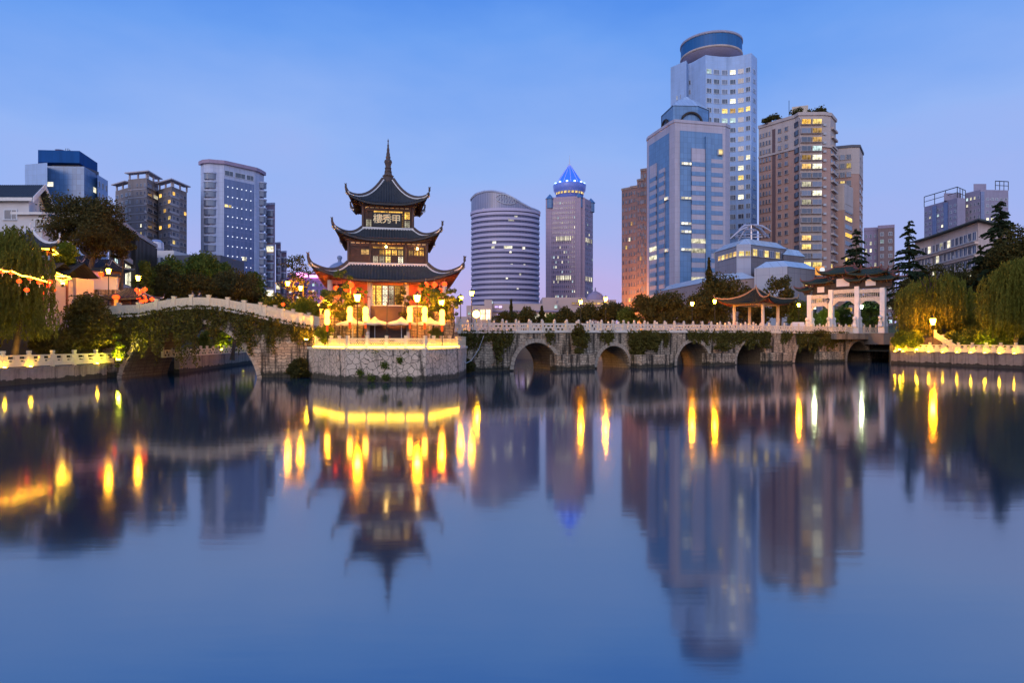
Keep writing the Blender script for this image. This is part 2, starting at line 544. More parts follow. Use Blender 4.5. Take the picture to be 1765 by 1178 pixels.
# city ground behind the lake, one sheet out to the horizon
mb = MB(); mb.prism([(-2500, 127), (2500, 127), (2500, 3500), (-2500, 3500)], -2.4, 3.3)
tag(mb.build('ground', city_ground), kind='structure')


def smooth(a, b, x):
    t = max(0.0, min(1.0, (x - a) / (b - a))); return t * t * (3 - 2 * t)


from mathutils import noise as mn

LQ = [(-45.5, 5.0), (-39.6, 49.4), (-38.35, 60.4)]          # left quay line
RQ = [(59.4, 100.0), (64.2, 80.0), (79.0, 20.0)]            # right quay line


def lq_x(y):
    return -45.5 + (y - 5) * (7.15 / 55.4) if y < 60.4 else -38.35 - 0.0 * y


def left_h(x, y):
    if y < 61: d = lq_x(y) - x
    elif y < 70: d = (-38.35 + (y - 61) * 0.2) - x
    else: d = (-36.5 - (y - 70) * 0.15) - x
    if y > 75: d -= 9.0 * smooth(75, 79, y)
    h = 1.37 + smooth(2.4, 9.0, d) * 4.4 + smooth(9, 26, d) * (3.8 + 2.6 * smooth(60, 90, y)) + smooth(26, 60, d) * 4
    if 64 < y < 77: h = max(h, 1.37 + smooth(1.0, 3.5, d) * 3.9 * smooth(77, 75.5, y))
    return h + (mn.noise((x * 0.3, y * 0.3, 0)) * 0.3 if d > 3 else 0)


def right_h(x, y):
    d = (x - (59.4 + (100 - y) * 0.243))
    if y > 100: d = x - 59.4
    return 1.9 + smooth(3.2, 10, d) * 2.8 + smooth(8, 40, d) * 9 + (mn.noise((x * 0.3, y * 0.3, 5)) * 0.3 if d > 4 else 0)


def terrain(name, hf, x0f, x1f, ys, nx):
    rows = []
    for y in ys:
        a, b = x0f(y), x1f(y)
        rows.append([(a + (b - a) * (i / nx) ** 1.6, y, hf(a + (b - a) * (i / nx) ** 1.6, y)) for i in range(nx + 1)])
    mb = MB(); mb.grid(rows)
    return tag(mb.build(name, earth, smooth=True), kind='structure')


ys = list(np.arange(5, 132, 1.5))
def lx0(y):
    if y < 61: return lq_x(y) - 0.55
    if y < 70: return -38.9 + (y - 61) * 0.2
    return -37.05 - (y - 70) * 0.15
terrain('hillside', left_h, lx0, lambda y: lx0(y) - 120, [float(y) for y in ys], 50)
terrain('bank_slope', right_h, lambda y: 59.4 + max(0, 100 - y) * 0.243 + 0.5, lambda y: 200 + 0 * y, [float(y) for y in ys], 50)


def wall_line(name, label, pts, z0, z1, th, mat, cap=None, kind=None):
    """quay wall along a polyline; built in its own frame so that the joints follow the wall"""
    root = None
    for i in range(len(pts) - 1):
        a, b = Vector(pts[i]).to_3d(), Vector(pts[i + 1]).to_3d()
        L = (b - a).length; ang = math.atan2(b.y - a.y, b.x - a.x)
        if root is None:
            root = thing(name, label, 'wall', (a.x, a.y, 0), 0)
        loc = a - Vector(pts[0]).to_3d()
        m_ = MB(); m_.box((L / 2, th / 2 * (1 if kind != 'r' else -1), (z0 + z1) / 2), (L, th, z1 - z0))
        o = m_.build('wall_face', mat, root, loc=loc); o.rotation_euler = (0, 0, ang)
        if cap:
            m_ = MB(); m_.box((L / 2, th / 2 * (1 if kind != 'r' else -1), z1 + 0.0605), (L + 0.004, th + 0.16, 0.12))
            o = m_.build('coping', cap, root, loc=loc); o.rotation_euler = (0, 0, ang)
    return root


# quay walls
wall_line('quay_wall', 'stained concrete quay wall below the railing with slots, between the willow and the hump bridge', LQ, -2, 1.25, 0.6, concrete, concrete)
wall_line('quay_wall', 'pale concrete quay wall on the water beside the willows, right of the long bridge', RQ, -2, 1.78, 0.6, concrete, concrete)
wall_line('quay_wall', 'streaked quay wall seen through the big arch of the hump bridge', [(-38.2, 62.8), (-36.5, 70), (-41.3, 101), (-43, 128)][1:], -2, 1.7, 0.5, concrete, concrete)

# central island (bastion) with its front facets
isl = [(X(597, 54.8), 54.8), (X(734, 54.8), 54.8), (-5.1, 61.0), (-5.0, 70.5), (-1.5, 94), (-1.5, 128), (-27.5, 128), (-25.2, 66.5), (X(541, 61.0), 61.0)]
isl_root = thing('stone_bastion', 'bastion wall of irregular pale stones rising from the water under the tower', 'wall', (isl[0][0], isl[0][1], 0))
bx, by = isl[0]
def seg_wall(a, b, z0, z1, th, mat, name, parent, org, out=0.0):
    a, b = Vector((a[0], a[1], 0)), Vector((b[0], b[1], 0))
    L = (b - a).length; ang = math.atan2(b.y - a.y, b.x - a.x)
    m_ = MB(); m_.box((L / 2, th / 2 - out, (z0 + z1) / 2), (L + 2 * out, th, z1 - z0))
    o = m_.build(name, mat, parent, loc=a - Vector((org[0], org[1], 0))); o.rotation_euler = (0, 0, ang)
    return o
for a, b in ((isl[0], isl[1]), (isl[1], isl[2]), (isl[2], isl[3]), (isl[8], isl[0]), (isl[7], isl[8])):
    seg_wall(a, b, -2, 2.78, 0.5, crazy, 'stone_face', isl_root, isl[0])
    seg_wall(a, b, 2.782, 3.0, 0.5, marble, 'coping', isl_root, isl[0], 0.1)
cx_, cy_ = -14.0, 75.0
ins = [(x + (0.45 if x < cx_ else -0.45), y + (0.45 if y < cy_ else -0.45)) for x, y in isl]
mb = MB(); mb.prism(ins, -2, 2.96)
tag(mb.build('terrace', paving), kind='structure')
mb = MB(); mb.prism([(-24.4, 74), (-5.5, 74), (-2.2, 94), (-2.2, 127.5), (-26.8, 127.5)], 2.9, 4.55)
tag(mb.build('path', paving), kind='structure')

# ---------------------------------------------------------------- arched walls
def arch_wall(mb, x0, x1, archs, ztop, zbot, y0, y1, step=0.4):
    xs = set(np.round(np.arange(x0, x1, step), 3).tolist() + [x0, x1])
    for (xc, r, zs) in archs:
        for k in range(25):
            xs.add(round(xc - r * math.cos(math.pi * k / 24), 4))
    xs = sorted(x for x in xs if x0 <= x <= x1)
    def low(x, side):
        for (xc, r, zs) in archs:
            e = 1e-3
            if xc - r - e < x < xc + r + e:
                if abs(abs(x - xc) - r) < e:
                    inside = (side > 0 and x < xc) or (side < 0 and x > xc)
                    return zs if inside else zbot
                return zs + math.sqrt(max(0, r * r - (x - xc) ** 2))
        return zbot
    for a, b in zip(xs[:-1], xs[1:]):
        if b - a < 1e-4: continue
        la, lb, ta, tb = low(a, 1), low(b, -1), ztop(a), ztop(b)
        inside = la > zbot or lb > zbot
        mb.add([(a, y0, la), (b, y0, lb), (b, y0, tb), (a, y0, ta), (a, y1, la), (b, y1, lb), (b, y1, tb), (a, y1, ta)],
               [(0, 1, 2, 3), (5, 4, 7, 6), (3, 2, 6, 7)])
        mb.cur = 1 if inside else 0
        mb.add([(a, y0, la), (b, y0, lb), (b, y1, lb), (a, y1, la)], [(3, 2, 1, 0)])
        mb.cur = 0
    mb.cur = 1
    for (xc, r, zs) in archs:
        for sx in (-1, 1):
            x = xc + sx * r
            f = (0, 1, 2, 3) if sx < 0 else (3, 2, 1, 0)
            mb.add([(x, y0, zbot), (x, y1, zbot), (x, y1, zs), (x, y0, zs)], [f])
    mb.cur = 0
    for x in (x0, x1):
        mb.add([(x, y0, zbot), (x, y1, zbot), (x, y1, ztop(x)), (x, y0, ztop(x))], [(0, 1, 2, 3)])


def arch_ring(mb, xc, r, zs, y, th=0.5, nb=19, depth=0.12, a0=0.0):
    rr = random.Random(int(xc * 10))
    for k in range(nb):
        t0 = math.pi * (k + 0.06) / nb; t1 = math.pi * (k + 0.94) / nb
        ro = r + th * rr.uniform(0.9, 1.08)
        p = []
        for (t, q) in ((t0, r), (t1, r), (t1, ro), (t0, ro)):
            p.append((xc - q * math.cos(t), zs + q * math.sin(t)))
        d = depth * rr.uniform(0.6, 1.0)
        vs = [(a, y - d, b) for a, b in p] + [(a, y + 0.3, b) for a, b in p]
        mb.add(vs, [(0, 1, 2, 3), (7, 6, 5, 4), (0, 4, 5, 1), (1, 5, 6, 2), (2, 6, 7, 3), (3, 7, 4, 0)])


# ---- hump bridge (front face at D 61.6, local x = world x)
HB = 61.6
hump_pts = [(120, 552), (190, 545), (240, 543.5), (283, 535), (315, 531), (345, 530), (375, 531.5), (420, 540), (462, 549.5), (500, 557.5), (545, 567)]
hx = [X(p, HB) for p, _ in hump_pts]; hz = [Z(q, HB) for _, q in hump_pts]
def hump_z(x): return float(np.interp(x, hx, hz))
hump = thing('hump_bridge', 'humpbacked stone bridge with one big arch hung with ivy', 'bridge', (X(325, HB), HB, 0))
ox = X(325, HB)
HX0, HX1 = X(140, HB), X(541, HB)
AR = (X(446, HB) - X(207, HB)) / 2; AXC = (X(446, HB) + X(207, HB)) / 2
mb = MB()
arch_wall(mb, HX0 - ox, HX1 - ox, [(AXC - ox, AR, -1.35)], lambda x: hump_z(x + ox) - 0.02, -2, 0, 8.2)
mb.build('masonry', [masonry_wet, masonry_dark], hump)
mb = MB(); arch_ring(mb, AXC - ox, AR, -1.35, 0, 0.42, 41, 0.06)
mb.build('arch_ring', voussoir, hump)
mb = MB()   # string course under the parapet
n_ = 60
for y0, y1 in ((-0.18, 0.35), (7.85, 8.38)):
    mb = MB()
    for i in range(n_):
        a = HX0 + (HX1 - HX0) * i / n_; b = HX0 + (HX1 - HX0) * (i + 1) / n_
        za, zb = hump_z(a), hump_z(b)
        mb.hexa([(a - ox, y0, za - 0.16), (b - ox, y0, zb - 0.16), (b - ox, y1, zb - 0.16), (a - ox, y1, za - 0.16)],
                [(a - ox, y0, za + 0.03), (b - ox, y0, zb + 0.03), (b - ox, y1, zb + 0.03), (a - ox, y1, za + 0.03)])
    mb.build('string_course', marble, hump)
# the landing that carries the bridge end down to the terrace
mb = MB(); mb.hexa([(0, 0.3, -2), (5.2, 0.3, -2), (5.2, 8, -2), (0, 8, -2)], [(0, 0.3, 4.7), (5.2, 0.3, 3.0), (5.2, 8, 3.0), (0, 8, 4.7)])
mb.M = None
o = mb.build('ramp', masonry, hump, loc=(HX1 - ox, 0, 0))


# ---------------------------------------------------------------- railings
def shear_panel(kind, a, b, th=0.16, h=0.85):
    """panel mesh between posts at a and b, relative to a; sheared to the slope"""
    d = Vector(b) - Vector(a)
    L = math.hypot(d.x, d.y)
    ux, uy = d.x / L, d.y / L
    m_ = MB()
    def pt(s, y, z): return (s * ux - y * uy, s * uy + y * ux, z + d.z * s / L)
    def bx_(s0, s1, z0, z1, t=th, y=0.0):
        m_.hexa([pt(s0, y - t / 2, z0), pt(s1, y - t / 2, z0), pt(s1, y + t / 2, z0), pt(s0, y + t / 2, z0)],
                [pt(s0, y - t / 2, z1), pt(s1, y - t / 2, z1), pt(s1, y + t / 2, z1), pt(s0, y + t / 2, z1)])
    def rod(s0, z0, s1, z1, r=0.022, y=0.0):
        m_.tube([pt(s0, y, z0), pt(s1, y, z1)], r, 4)
    g = 0.1
    s0, s1 = g, L - g
    if kind == 'open':        # rail over small openings
        bx_(s0, s1, 0.0, 0.12, th * 1.2)
        bx_(s0, s1, h - 0.13, h, th)
        bx_(s0, s1, h * 0.5 - 0.05, h * 0.5 + 0.05, th * 0.6)
        for q in (0.12, 0.5, 0.88):
            s = s0 + (s1 - s0) * q
            bx_(s - 0.07, s + 0.07, 0.12, h * 0.5 - 0.05, th * 0.6)
        for q in (0.30, 0.70):
            s = s0 + (s1 - s0) * q
            bx_(s - 0.09, s + 0.09, h * 0.5 + 0.05, h - 0.13, th * 0.6)
    elif kind == 'solid':     # closed slab with raised frame and fret relief
        bx_(s0, s1, 0.0, h, th * 0.7)
        for z in (0.05, h - 0.08): bx_(s0 + 0.02, s1 - 0.02, z, z + 0.06, th * 1.05)
        n = 5
        for i in range(n):
            a0 = s0 + 0.1 + (s1 - s0 - 0.2) * i / n; a1 = s0 + 0.1 + (s1 - s0 - 0.2) * (i + 1) / n; am = (a0 + a1) / 2; zm = h / 2
            for y in (-th * 0.38, th * 0.38):
                for (p, q, r, t) in ((a0, zm, am, h - 0.16), (am, h - 0.16, a1, zm), (a1, zm, am, 0.2), (am, 0.2, a0, zm)):
                    rod(p, q, r, t, 0.022, y)
    elif kind == 'lattice':   # diamond openings
        bx_(s0, s1, 0.0, 0.14, th * 1.1)
        bx_(s0, s1, h - 0.12, h, th)
        bx_(s0, s0 + 0.06, 0.14, h - 0.12, th * 0.7); bx_(s1 - 0.06, s1, 0.14, h - 0.12, th * 0.7)
        n = 7; w = (s1 - s0 - 0.12) / n; z0, z1 = 0.14, h - 0.12; hz_ = (z1 - z0) / 2
        for i in range(n):
            p = s0 + 0.06 + w * i
            for r_ in range(2):
                q = z0 + hz_ * r_
                rod(p, q, p + w, q + hz_, 0.028); rod(p, q + hz_, p + w, q, 0.028)
    elif kind == 'slots':     # solid slab with two slots under the rail and two small ones below
        z1, z2 = h - 0.32, h - 0.12
        bx_(s0, s1, 0.08, z1 - 0.22, th)
        q = [(0, .12), (.40, .60), (.88, 1)]
        for u, w in q: bx_(s0 + (s1 - s0) * u, s0 + (s1 - s0) * w, z1, z2, th)
        q = [(0, .16), (.36, .64), (.84, 1)]
        for u, w in q: bx_(s0 + (s1 - s0) * u, s0 + (s1 - s0) * w, z1 - 0.22, z1 - 0.12, th)
        bx_(s0, s1, z1 - 0.12, z1, th)
        bx_(s0, s1, z2, h, th)
    return m_


def post_mesh(kind, h):
    m_ = MB()
    if kind == 'ball':     # square post with a carved round head
        m_.box((0, 0, h * 0.36), (0.24, 0.24, h * 0.72)); m_.box((0, 0, h * 0.745), (0.3, 0.3, 0.06))
        m_.lathe([(0.07, 0), (0.13, 0.06), (0.15, 0.16), (0.13, 0.27), (0.05, 0.33)], 10, (0, 0, h * 0.76))
    elif kind == 'flat':
        m_.box((0, 0, h * 0.46), (0.3, 0.3, h * 0.92)); m_.box((0, 0, h * 0.96), (0.38, 0.38, h * 0.08))
    elif kind == 'cap':
        m_.box((0, 0, h * 0.40), (0.24, 0.24, h * 0.8)); m_.box((0, 0, h * 0.82), (0.18, 0.18, 0.05)); m_.box((0, 0, h * 0.92), (0.26, 0.26, h * 0.15))
    return m_.mesh('post', marble)


PM = {}
def railing(label, pts, post='ball', panel='open', ph=1.3, h=0.95, mat=None, th=0.16, group=None):
    mat = mat or marble
    root = thing('stone_railing', label, 'railing', pts[0], 0, group)
    key = (post, round(ph, 2), mat.name)
    if key not in PM:
        PM[key] = post_mesh(post, ph)
        if mat is not marble: PM[key].materials.clear(); PM[key].materials.append(mat)
    o0 = Vector(pts[0])
    for i, p in enumerate(pts):
        q = pts[min(i + 1, len(pts) - 1)]; r = pts[max(i - 1, 0)]
        put(PM[key], 'post', root, Vector(p) - o0, math.atan2(q[1] - r[1], q[0] - r[0]))
        if i < len(pts) - 1:
            shear_panel(panel, p, q, th, h).build('panel', mat, root, loc=Vector(p) - o0)
    return root


def along(a, b, n, z=None):
    return [(a[0] + (b[0] - a[0]) * i / n, a[1] + (b[1] - a[1]) * i / n, (a[2] + (b[2] - a[2]) * i / n) if z is None else z) for i in range(n + 1)]


# hump bridge parapets, posts where the photo has them
px_front = [160, 204, 238, 269, 299, 329, 359, 392, 421, 456, 487, 519]
railing('closed pale stone parapet with square posts on the near side of the hump bridge',
        [(X(p, HB), HB + 0.1, hump_z(X(p, HB)) + 0.02) for p in px_front] + [(HX1 - 0.2, HB + 0.1, hump_z(HX1) + 0.02)], 'flat', 'solid', 1.22, 0.98, marble_y)
railing('far parapet of the hump bridge, only its post tops showing over the near one',
        [(X(p, HB) , HB + 8.1, hump_z(X(p, HB)) + 0.02) for p in px_front] + [(HX1 - 0.2, HB + 8.1, hump_z(HX1) + 0.02)], 'flat', 'solid', 1.22, 0.98, marble_y)
# bastion railing
fl = along((isl[8][0] + .15, isl[8][1] + .15), (isl[0][0] , isl[0][1] + .22), 4, 3.0) if False else None
def lerp2(a, b, n, z): return [(a[0] + (b[0] - a[0]) * i / n, a[1] + (b[1] - a[1]) * i / n, z) for i in range(n + 1)]
A0 = (isl[8][0] + 0.2, isl[8][1] + 0.1); A1 = (isl[0][0] + 0.08, isl[0][1] + 0.2); A2 = (isl[1][0] - 0.08, isl[1][1] + 0.2); A3 = (isl[2][0] - 0.2, isl[2][1] + 0.1)
bpts = lerp2(A0, A1, 4, 3.0) + lerp2(A1, A2, 4, 3.0)[1:] + lerp2(A2, A3, 4, 3.0)[1:]
brail = railing('railing with diamond openings around the lit bastion under the tower', bpts, 'cap', 'lattice', 1.02, 0.78, marble_y, 0.13)
o0 = Vector(bpts[0])
for a, b in zip(bpts[:-1], bpts[1:]):   # glowing strip at the foot of the railing, outside
    d = (Vector(b) - Vector(a)).normalized(); nrm = Vector((d.y, -d.x, 0))
    m_ = MB(); m_.tube([Vector(a) + nrm * 0.30 + d * 0.1 - o0 + Vector((0, 0, 0.03)), Vector(b) + nrm * 0.30 - d * 0.1 - o0 + Vector((0, 0, 0.03))], 0.05, 6)
    m_.build('light_strip', e_strip, brail)
seg = lerp2((isl[2][0] - 0.2, isl[2][1] + 0.1), (isl[3][0] - 0.2, isl[3][1] - 0.3), 5, 3.0)
railing('short railing running back from the bastion corner towards the long bridge', seg, 'cap', 'lattice', 1.02, 0.78, marble_y, 0.13)

# quay railings with glowing post feet
def uplight(loc, label, group):
    root = thing('post_light', label, 'light', loc, 0, group)
    m_ = MB(); m_.box((0, 0, 0.04), (0.22, 0.16, 0.08)); m_.build('housing', iron, root)
    m_ = MB(); m_.box((0, 0, 0.095), (0.18, 0.13, 0.03)); m_.build('lens', e_up, root)
    return root
lpx = [(-40, 0), (5, 1), (50, 1), (90.5, 0), (128, 0), (165, 1), (197, 1)]
def on_line(px, line):      # intersection of a sight line with a quay line
    k = (px - CX) / F
    for (x0, y0), (x1, y1) in zip(line[:-1], line[1:]):
        den = (x1 - x0) - k * (y1 - y0)
        t = (k * y0 - x0) / den
        if -0.02 <= t <= (1.3 if (x1, y1) == line[-1] else 1.0): return (x0 + t * (x1 - x0), y0 + t * (y1 - y0))
    raise ValueError(px)
LQr = [(x + -0.3, y) for x, y in LQ]
lp = [(-45.0, 12.0, 1.38), (-44.2, 18.0, 1.38), (-43.5, 24, 1.38), (-42.9, 29, 1.38), (-42.2, 34, 1.38), (-41.5, 39, 1.38), (-40.9, 44, 1.38)] + [(*on_line(p, LQr), 1.38) for p, _ in lpx[1:]]
railing('weathered railing with slots on the quay wall below the willow', lp, 'cap', 'slots', 1.38, 1.02, marble_y, 0.18)
ordn = ['first', 'second', 'third', 'fourth', 'fifth', 'sixth', 'seventh', 'eighth', 'ninth', 'tenth', 'eleventh', 'twelfth']
k = 0
for (p, f) in lpx:
    if f:
        q = on_line(p, LQr)
        uplight((q[0] + 0.22, q[1] - 0.1, 1.374), '%s post light from the picture edge on the quay railing below the willow' % ordn[k], 'lights at the railing posts'); k += 1
RQr = [(x + 0.3, y) for x, y in RQ]
rpx = [1545, 1559, 1581, 1603, 1627, 1652, 1676, 1700, 1725, 1751]
rp = [(*on_line(p, RQr), 1.91) for p in rpx] + [(67.6, 67.5, 1.91), (68.2, 65.2, 1.91), (68.8, 62.9, 1.91)]
railing('slotted railing on the quay before the willows, right of the long bridge', rp, 'cap', 'slots', 1.45, 1.12, marble_y, 0.18)
for i, p in enumerate(rpx):
    q = on_line(p, RQr)
    uplight((q[0] - 0.3, q[1] - 0.1, 1.904), '%s post light from the long bridge on the quay railing by the willows' % ordn[i], 'lights at the railing posts')

# railing on the far quay, seen through the big arch
cq = [(-36.75 - (y - 70) * 0.155, y, 1.82) for y in np.linspace(66, 104, 17)]
railing('brown railing posts along the far quay seen through the hump bridge arch', [(x, float(y), z) for x, y, z in cq], 'cap', 'open', 1.15, 0.8, marble_y, 0.14)

# ---------------------------------------------------------------- long bridge
BD = Vector((0.857, 0.515, 0)); BN = Vector((-0.515, 0.857, 0)); B0 = Vector((8.4, 78.6, 0)) + BN * 1.5
BANG = math.atan2(BD.y, BD.x)
def bt(px, off=0.0):      # distance along the bridge where a sight line crosses a line parallel to it
    o = B0 + BN * off; k = (px - CX) / F
    return (k * o.y - o.x) / (BD.x - k * BD.y)
def bw(t, off=0.0, z=0.0): v = B0 + BD * t + BN * off; v.z = z; return v
T0, T1 = bt(788), bt(1536)
deckz = lambda t: float(np.interp(t, [T0, 0, 30, T1], [4.55, 4.75, 4.95, 5.0]))
lb = thing('arch_bridge', 'long low stone bridge of several arches with white railings, overgrown with ivy', 'bridge', (B0.x, B0.y, 0), BANG)
arcs = []
for a, b, zs in ((885, 962, 0.15), (1029, 1085, 0.2), (1166, 1224, 0.1), (1268, 1322, 0.1), (1366, 1418, 0.1), (1457, 1501, 0.0)):
    ta, tb = bt(a), bt(b)
    arcs.append(((ta + tb) / 2, (tb - ta) / 2, zs))
mb = MB(); W_ = 5.6
# rise capped so that every crown stays below the deck
arcs = [(c, min(r, 3.5), zs) for c, r, zs in arcs]
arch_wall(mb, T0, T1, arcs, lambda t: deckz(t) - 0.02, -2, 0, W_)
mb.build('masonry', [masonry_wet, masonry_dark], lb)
for (c, r, zs) in arcs:
    m_ = MB(); arch_ring(m_, c, r, zs, 0, 0.48, 21); m_.build('arch_ring', voussoir, lb)
mb = MB()
for y0, y1 in ((-0.2, 0.5), (W_ - 0.5, W_ + 0.2)):
    n_ = 40
    for i in range(n_):
        a = T0 + (T1 - T0) * i / n_; b = T0 + (T1 - T0) * (i + 1) / n_
        mb.hexa([(a, y0, deckz(a) - 0.15), (b, y0, deckz(b) - 0.15), (b, y1, deckz(b) - 0.15), (a, y1, deckz(a) - 0.15)],
                [(a, y0, deckz(a) + 0.05), (b, y0, deckz(b) + 0.05), (b, y1, deckz(b) + 0.05), (a, y1, deckz(a) + 0.05)])
mb.build('coping', marble, lb)
# cutwaters
for a, b, zt in ((962, 1027, 1.9), (1100, 1160, 1.75), (1226, 1268, 1.8), (1327, 1366, 1.75), (1420, 1456, 1.8)):
    ta, tb = bt(a, -1.6), bt(b, -1.6)
    m_ = MB(); m_.prism([(ta, 0.1), (ta, -1.3), (ta + 0.5, -1.75), (tb - 0.3, -1.75), (tb, -1.4), (tb, 0.1)], -2, zt)
    m_.build('cutwater', masonry_wet, lb)
# concrete slab at the far end
ta, tb = bt(1441, -1.2), bt(1531, -1.2)
m_ = MB(); m_.box(((ta + tb) / 2, -0.35, 4.35), (tb - ta, 1.9, 0.95)); m_.build('slab', concrete, lb)

tp = [T0 + 0.4]
while tp[-1] + 1.85 < T1: tp.append(tp[-1] + 1.85)
railing('white stone railing with carved round heads on the near side of the long bridge', [tuple(bw(t, 0.12, deckz(t) + 0.05)) for t in tp], 'ball', 'open', 1.5, 0.98)
railing('far side railing of the long bridge, its heads showing between the near posts', [tuple(bw(t, W_ - 0.12, deckz(t) + 0.05)) for t in tp], 'ball', 'open', 1.5, 0.98)
# railing between the bastion and the bridge start
railing('railing section joining the tower terrace to the long bridge', [(-7.8, 71.8, 4.6), (-6.6, 71.2, 4.6), tuple(bw(T0 + 0.4, 0.12, deckz(T0) + 0.05))], 'ball', 'open', 1.5, 0.98)
mb = MB(); mb.prism([(-9, 71.2), (float(bw(T0).x) + 0.3, float(bw(T0).y)), (float(bw(T0, W_).x), float(bw(T0, W_).y)), (-5.0, 82), (-9, 82)], -1.0, 4.54)
tag(mb.build('landing_wall', masonry), 'ivy covered block of masonry where the long bridge meets the tower island', 'wall')

# abutment of brick between the last arch and the quay
a = bw(T1, 0); m_ = MB(); m_.prism([(59.3, 100.2), (a.x + 0.2, a.y - 3), (a.x + 3, a.y + 4), (66, 112), (66, 98)], -2, 4.2)
tag(m_.build('abutment', masonry_dark), 'dark masonry abutment between the last arch and the willow quay', 'wall')
# wide landing behind the long bridge that carries the pavilion and gateway
mb = MB(); mb.prism([tuple(bw(bt(1215), W_ - 0.1).xy), tuple(bw(T1 + 6, W_ - 0.1).xy), tuple(bw(T1 + 6, 30).xy), tuple(bw(bt(1215), 30).xy)], -2, 4.93)
tag(mb.build('plaza', paving), kind='structure')
mb = MB(); mb.prism([(62, 106.5), (140, 106.5), (140, 127.5), (62, 127.5)], 3.0, 4.9)
tag(mb.build('pavement', paving), kind='structure')

# ---------------------------------------------------------------- upturned tiled roofs
def roof_pt(side, u, v, a0, b0, a1, b1, z0, z1, lift, ext, pw=1.7, dz=0.0):
    """side 0 front(-y) 1 right 2 back 3 left; u -1..1 along, v 0 top .. 1 eave"""
    A = a0 + (a1 - a0) * v; B = b0 + (b1 - b0) * v
    if side in (1, 3): A, B = B, A
    e = ext * abs(u) ** 4 * v ** 3
    x = u * (A + e); y = -(B + e)
    z = z1 + (z0 - z1) * (1 - v) ** pw + lift * abs(u) ** 3.5 * v ** 2 + dz
    an = side * math.pi / 2
    c, s = round(math.cos(an)), round(math.sin(an))
    return (x * c - y * s, x * s + y * c, z)


def chinese_roof(root, z0, z1, a0, a1, b0=None, b1=None, lift=0.8, ext=0.4, curl=0.9, pitch=0.3, tmat=None, rmat=None, edge=None,
                 soffit=None, rr=0.16, nv=10, finial=None, name='roof', org=(0, 0, 0), rafters=True, sp=6):
    tmat = tmat or tile; rmat = rmat or ridge_m; edge = edge or ridge_white; soffit = soffit or wood
    b0 = a0 if b0 is None else b0; b1 = a1 if b1 is None else b1
    T = Matrix.Translation(org)
    g = (a0, b0, a1, b1, z0, z1, lift, ext)
    mb = MB(T)
    for side in range(4):
        L = (a1 if side in (0, 2) else b1) * 2
        nu = max(8, int(L / pitch) * sp)
        rows = []
        for j in range(nv + 1):
            v = j / nv; row = []
            for i in range(nu + 1):
                u = -1 + 2 * i / nu
                p = roof_pt(side, u, v, *g)
                an = side * math.pi / 2
                tx = p[0] * math.cos(an) + p[1] * math.sin(an)
                row.append((p[0], p[1], p[2] + 0.15 * abs(math.cos(math.pi * tx / pitch)) ** 1.5))
            rows.append(row)
        mb.grid(rows)
        mb.grid([[(*roof_pt(side, -1 + 2 * i / 40, j / nv, *g, dz=-0.12),) for i in range(41)] for j in range(nv + 1)][::-1])
        # eave face
        top = [roof_pt(side, -1 + 2 * i / 40, 1, *g, dz=0.05) for i in range(41)]
        bot = [roof_pt(side, -1 + 2 * i / 40, 1, *g, dz=-0.16) for i in range(41)]
        mb.grid([bot, top])
    r = mb.build(name, tmat, root)
    for k, (sx, sy) in enumerate(((1, -1), (1, 1), (-1, 1), (-1, -1))):
        path = [roof_pt(0, 1, v, *g, dz=rr * 0.9) for v in np.linspace(0, 1, 10)]
        path = [Vector((p[0] * sx, abs(p[1]) * sy, p[2])) for p in path]
        d = (path[-1] - path[-3]); d.z = 0; d.normalize()
        e = path[-1]
        tip = [e + d * 0.22 * curl + Vector((0, 0, 0.22 * curl)), e + d * 0.36 * curl + Vector((0, 0, 0.55 * curl)), e + d * 0.36 * curl + Vector((0, 0, 0.85 * curl)), e + d * 0.26 * curl + Vector((0, 0, 1.0 * curl))]
        pts = path + tip
        rs = [rr] * len(path) + [rr * 0.9, rr * 0.65, rr * 0.55, rr * 0.3]
        m_ = MB(T); m_.tube(pts, rs, 8)
        # crest on the tip
        m_.tube([tip[2], tip[2] + d * 0.2 * curl + Vector((0, 0, 0.1 * curl))], [rr * 0.5, rr * 0.15], 5)
        m_.build('hip_ridge', rmat, r)
        m_ = MB(T)
        for off in (-1, 1):
            side = Vector((-d.y, d.x, 0)) * (rr * 1.05) * off
            m_.tube([p + side + Vector((0, 0, -rr * 0.85)) for p in path[:] + [tip[0]]], rr * 0.42, 5)
        m_.build('ridge_edging', edge, r)
    # soffit with rafters
    mb = MB(T)
    for side in range(4):
        A1 = (a1 if side in (0, 2) else b1)
        rows = [[roof_pt(side, -1 + 2 * i / 30, v, *g, dz=-0.2 - 0.35 * (1 - v)) for i in range(31)] for v in (0.45, 0.7, 0.97)]
        mb.grid(rows[::-1])
    if rafters:
        for side in range(4):
            A1 = (a1 if side in (0, 2) else b1)
            n = int(A1 * 2 / 0.34)
            for i in range(n + 1):
                u = -1 + 2 * i / n
                mb.tube([roof_pt(side, u, v, *g, dz=-0.28 - 0.35 * (1 - v)) for v in (0.5, 0.96)], 0.05, 4)
    mb.build('soffit', soffit, r)
    if finial:
        m_ = MB(T); m_.lathe(finial, 16, (0, 0, 0)); m_.build('finial', rmat, r, smooth=True)
    return r


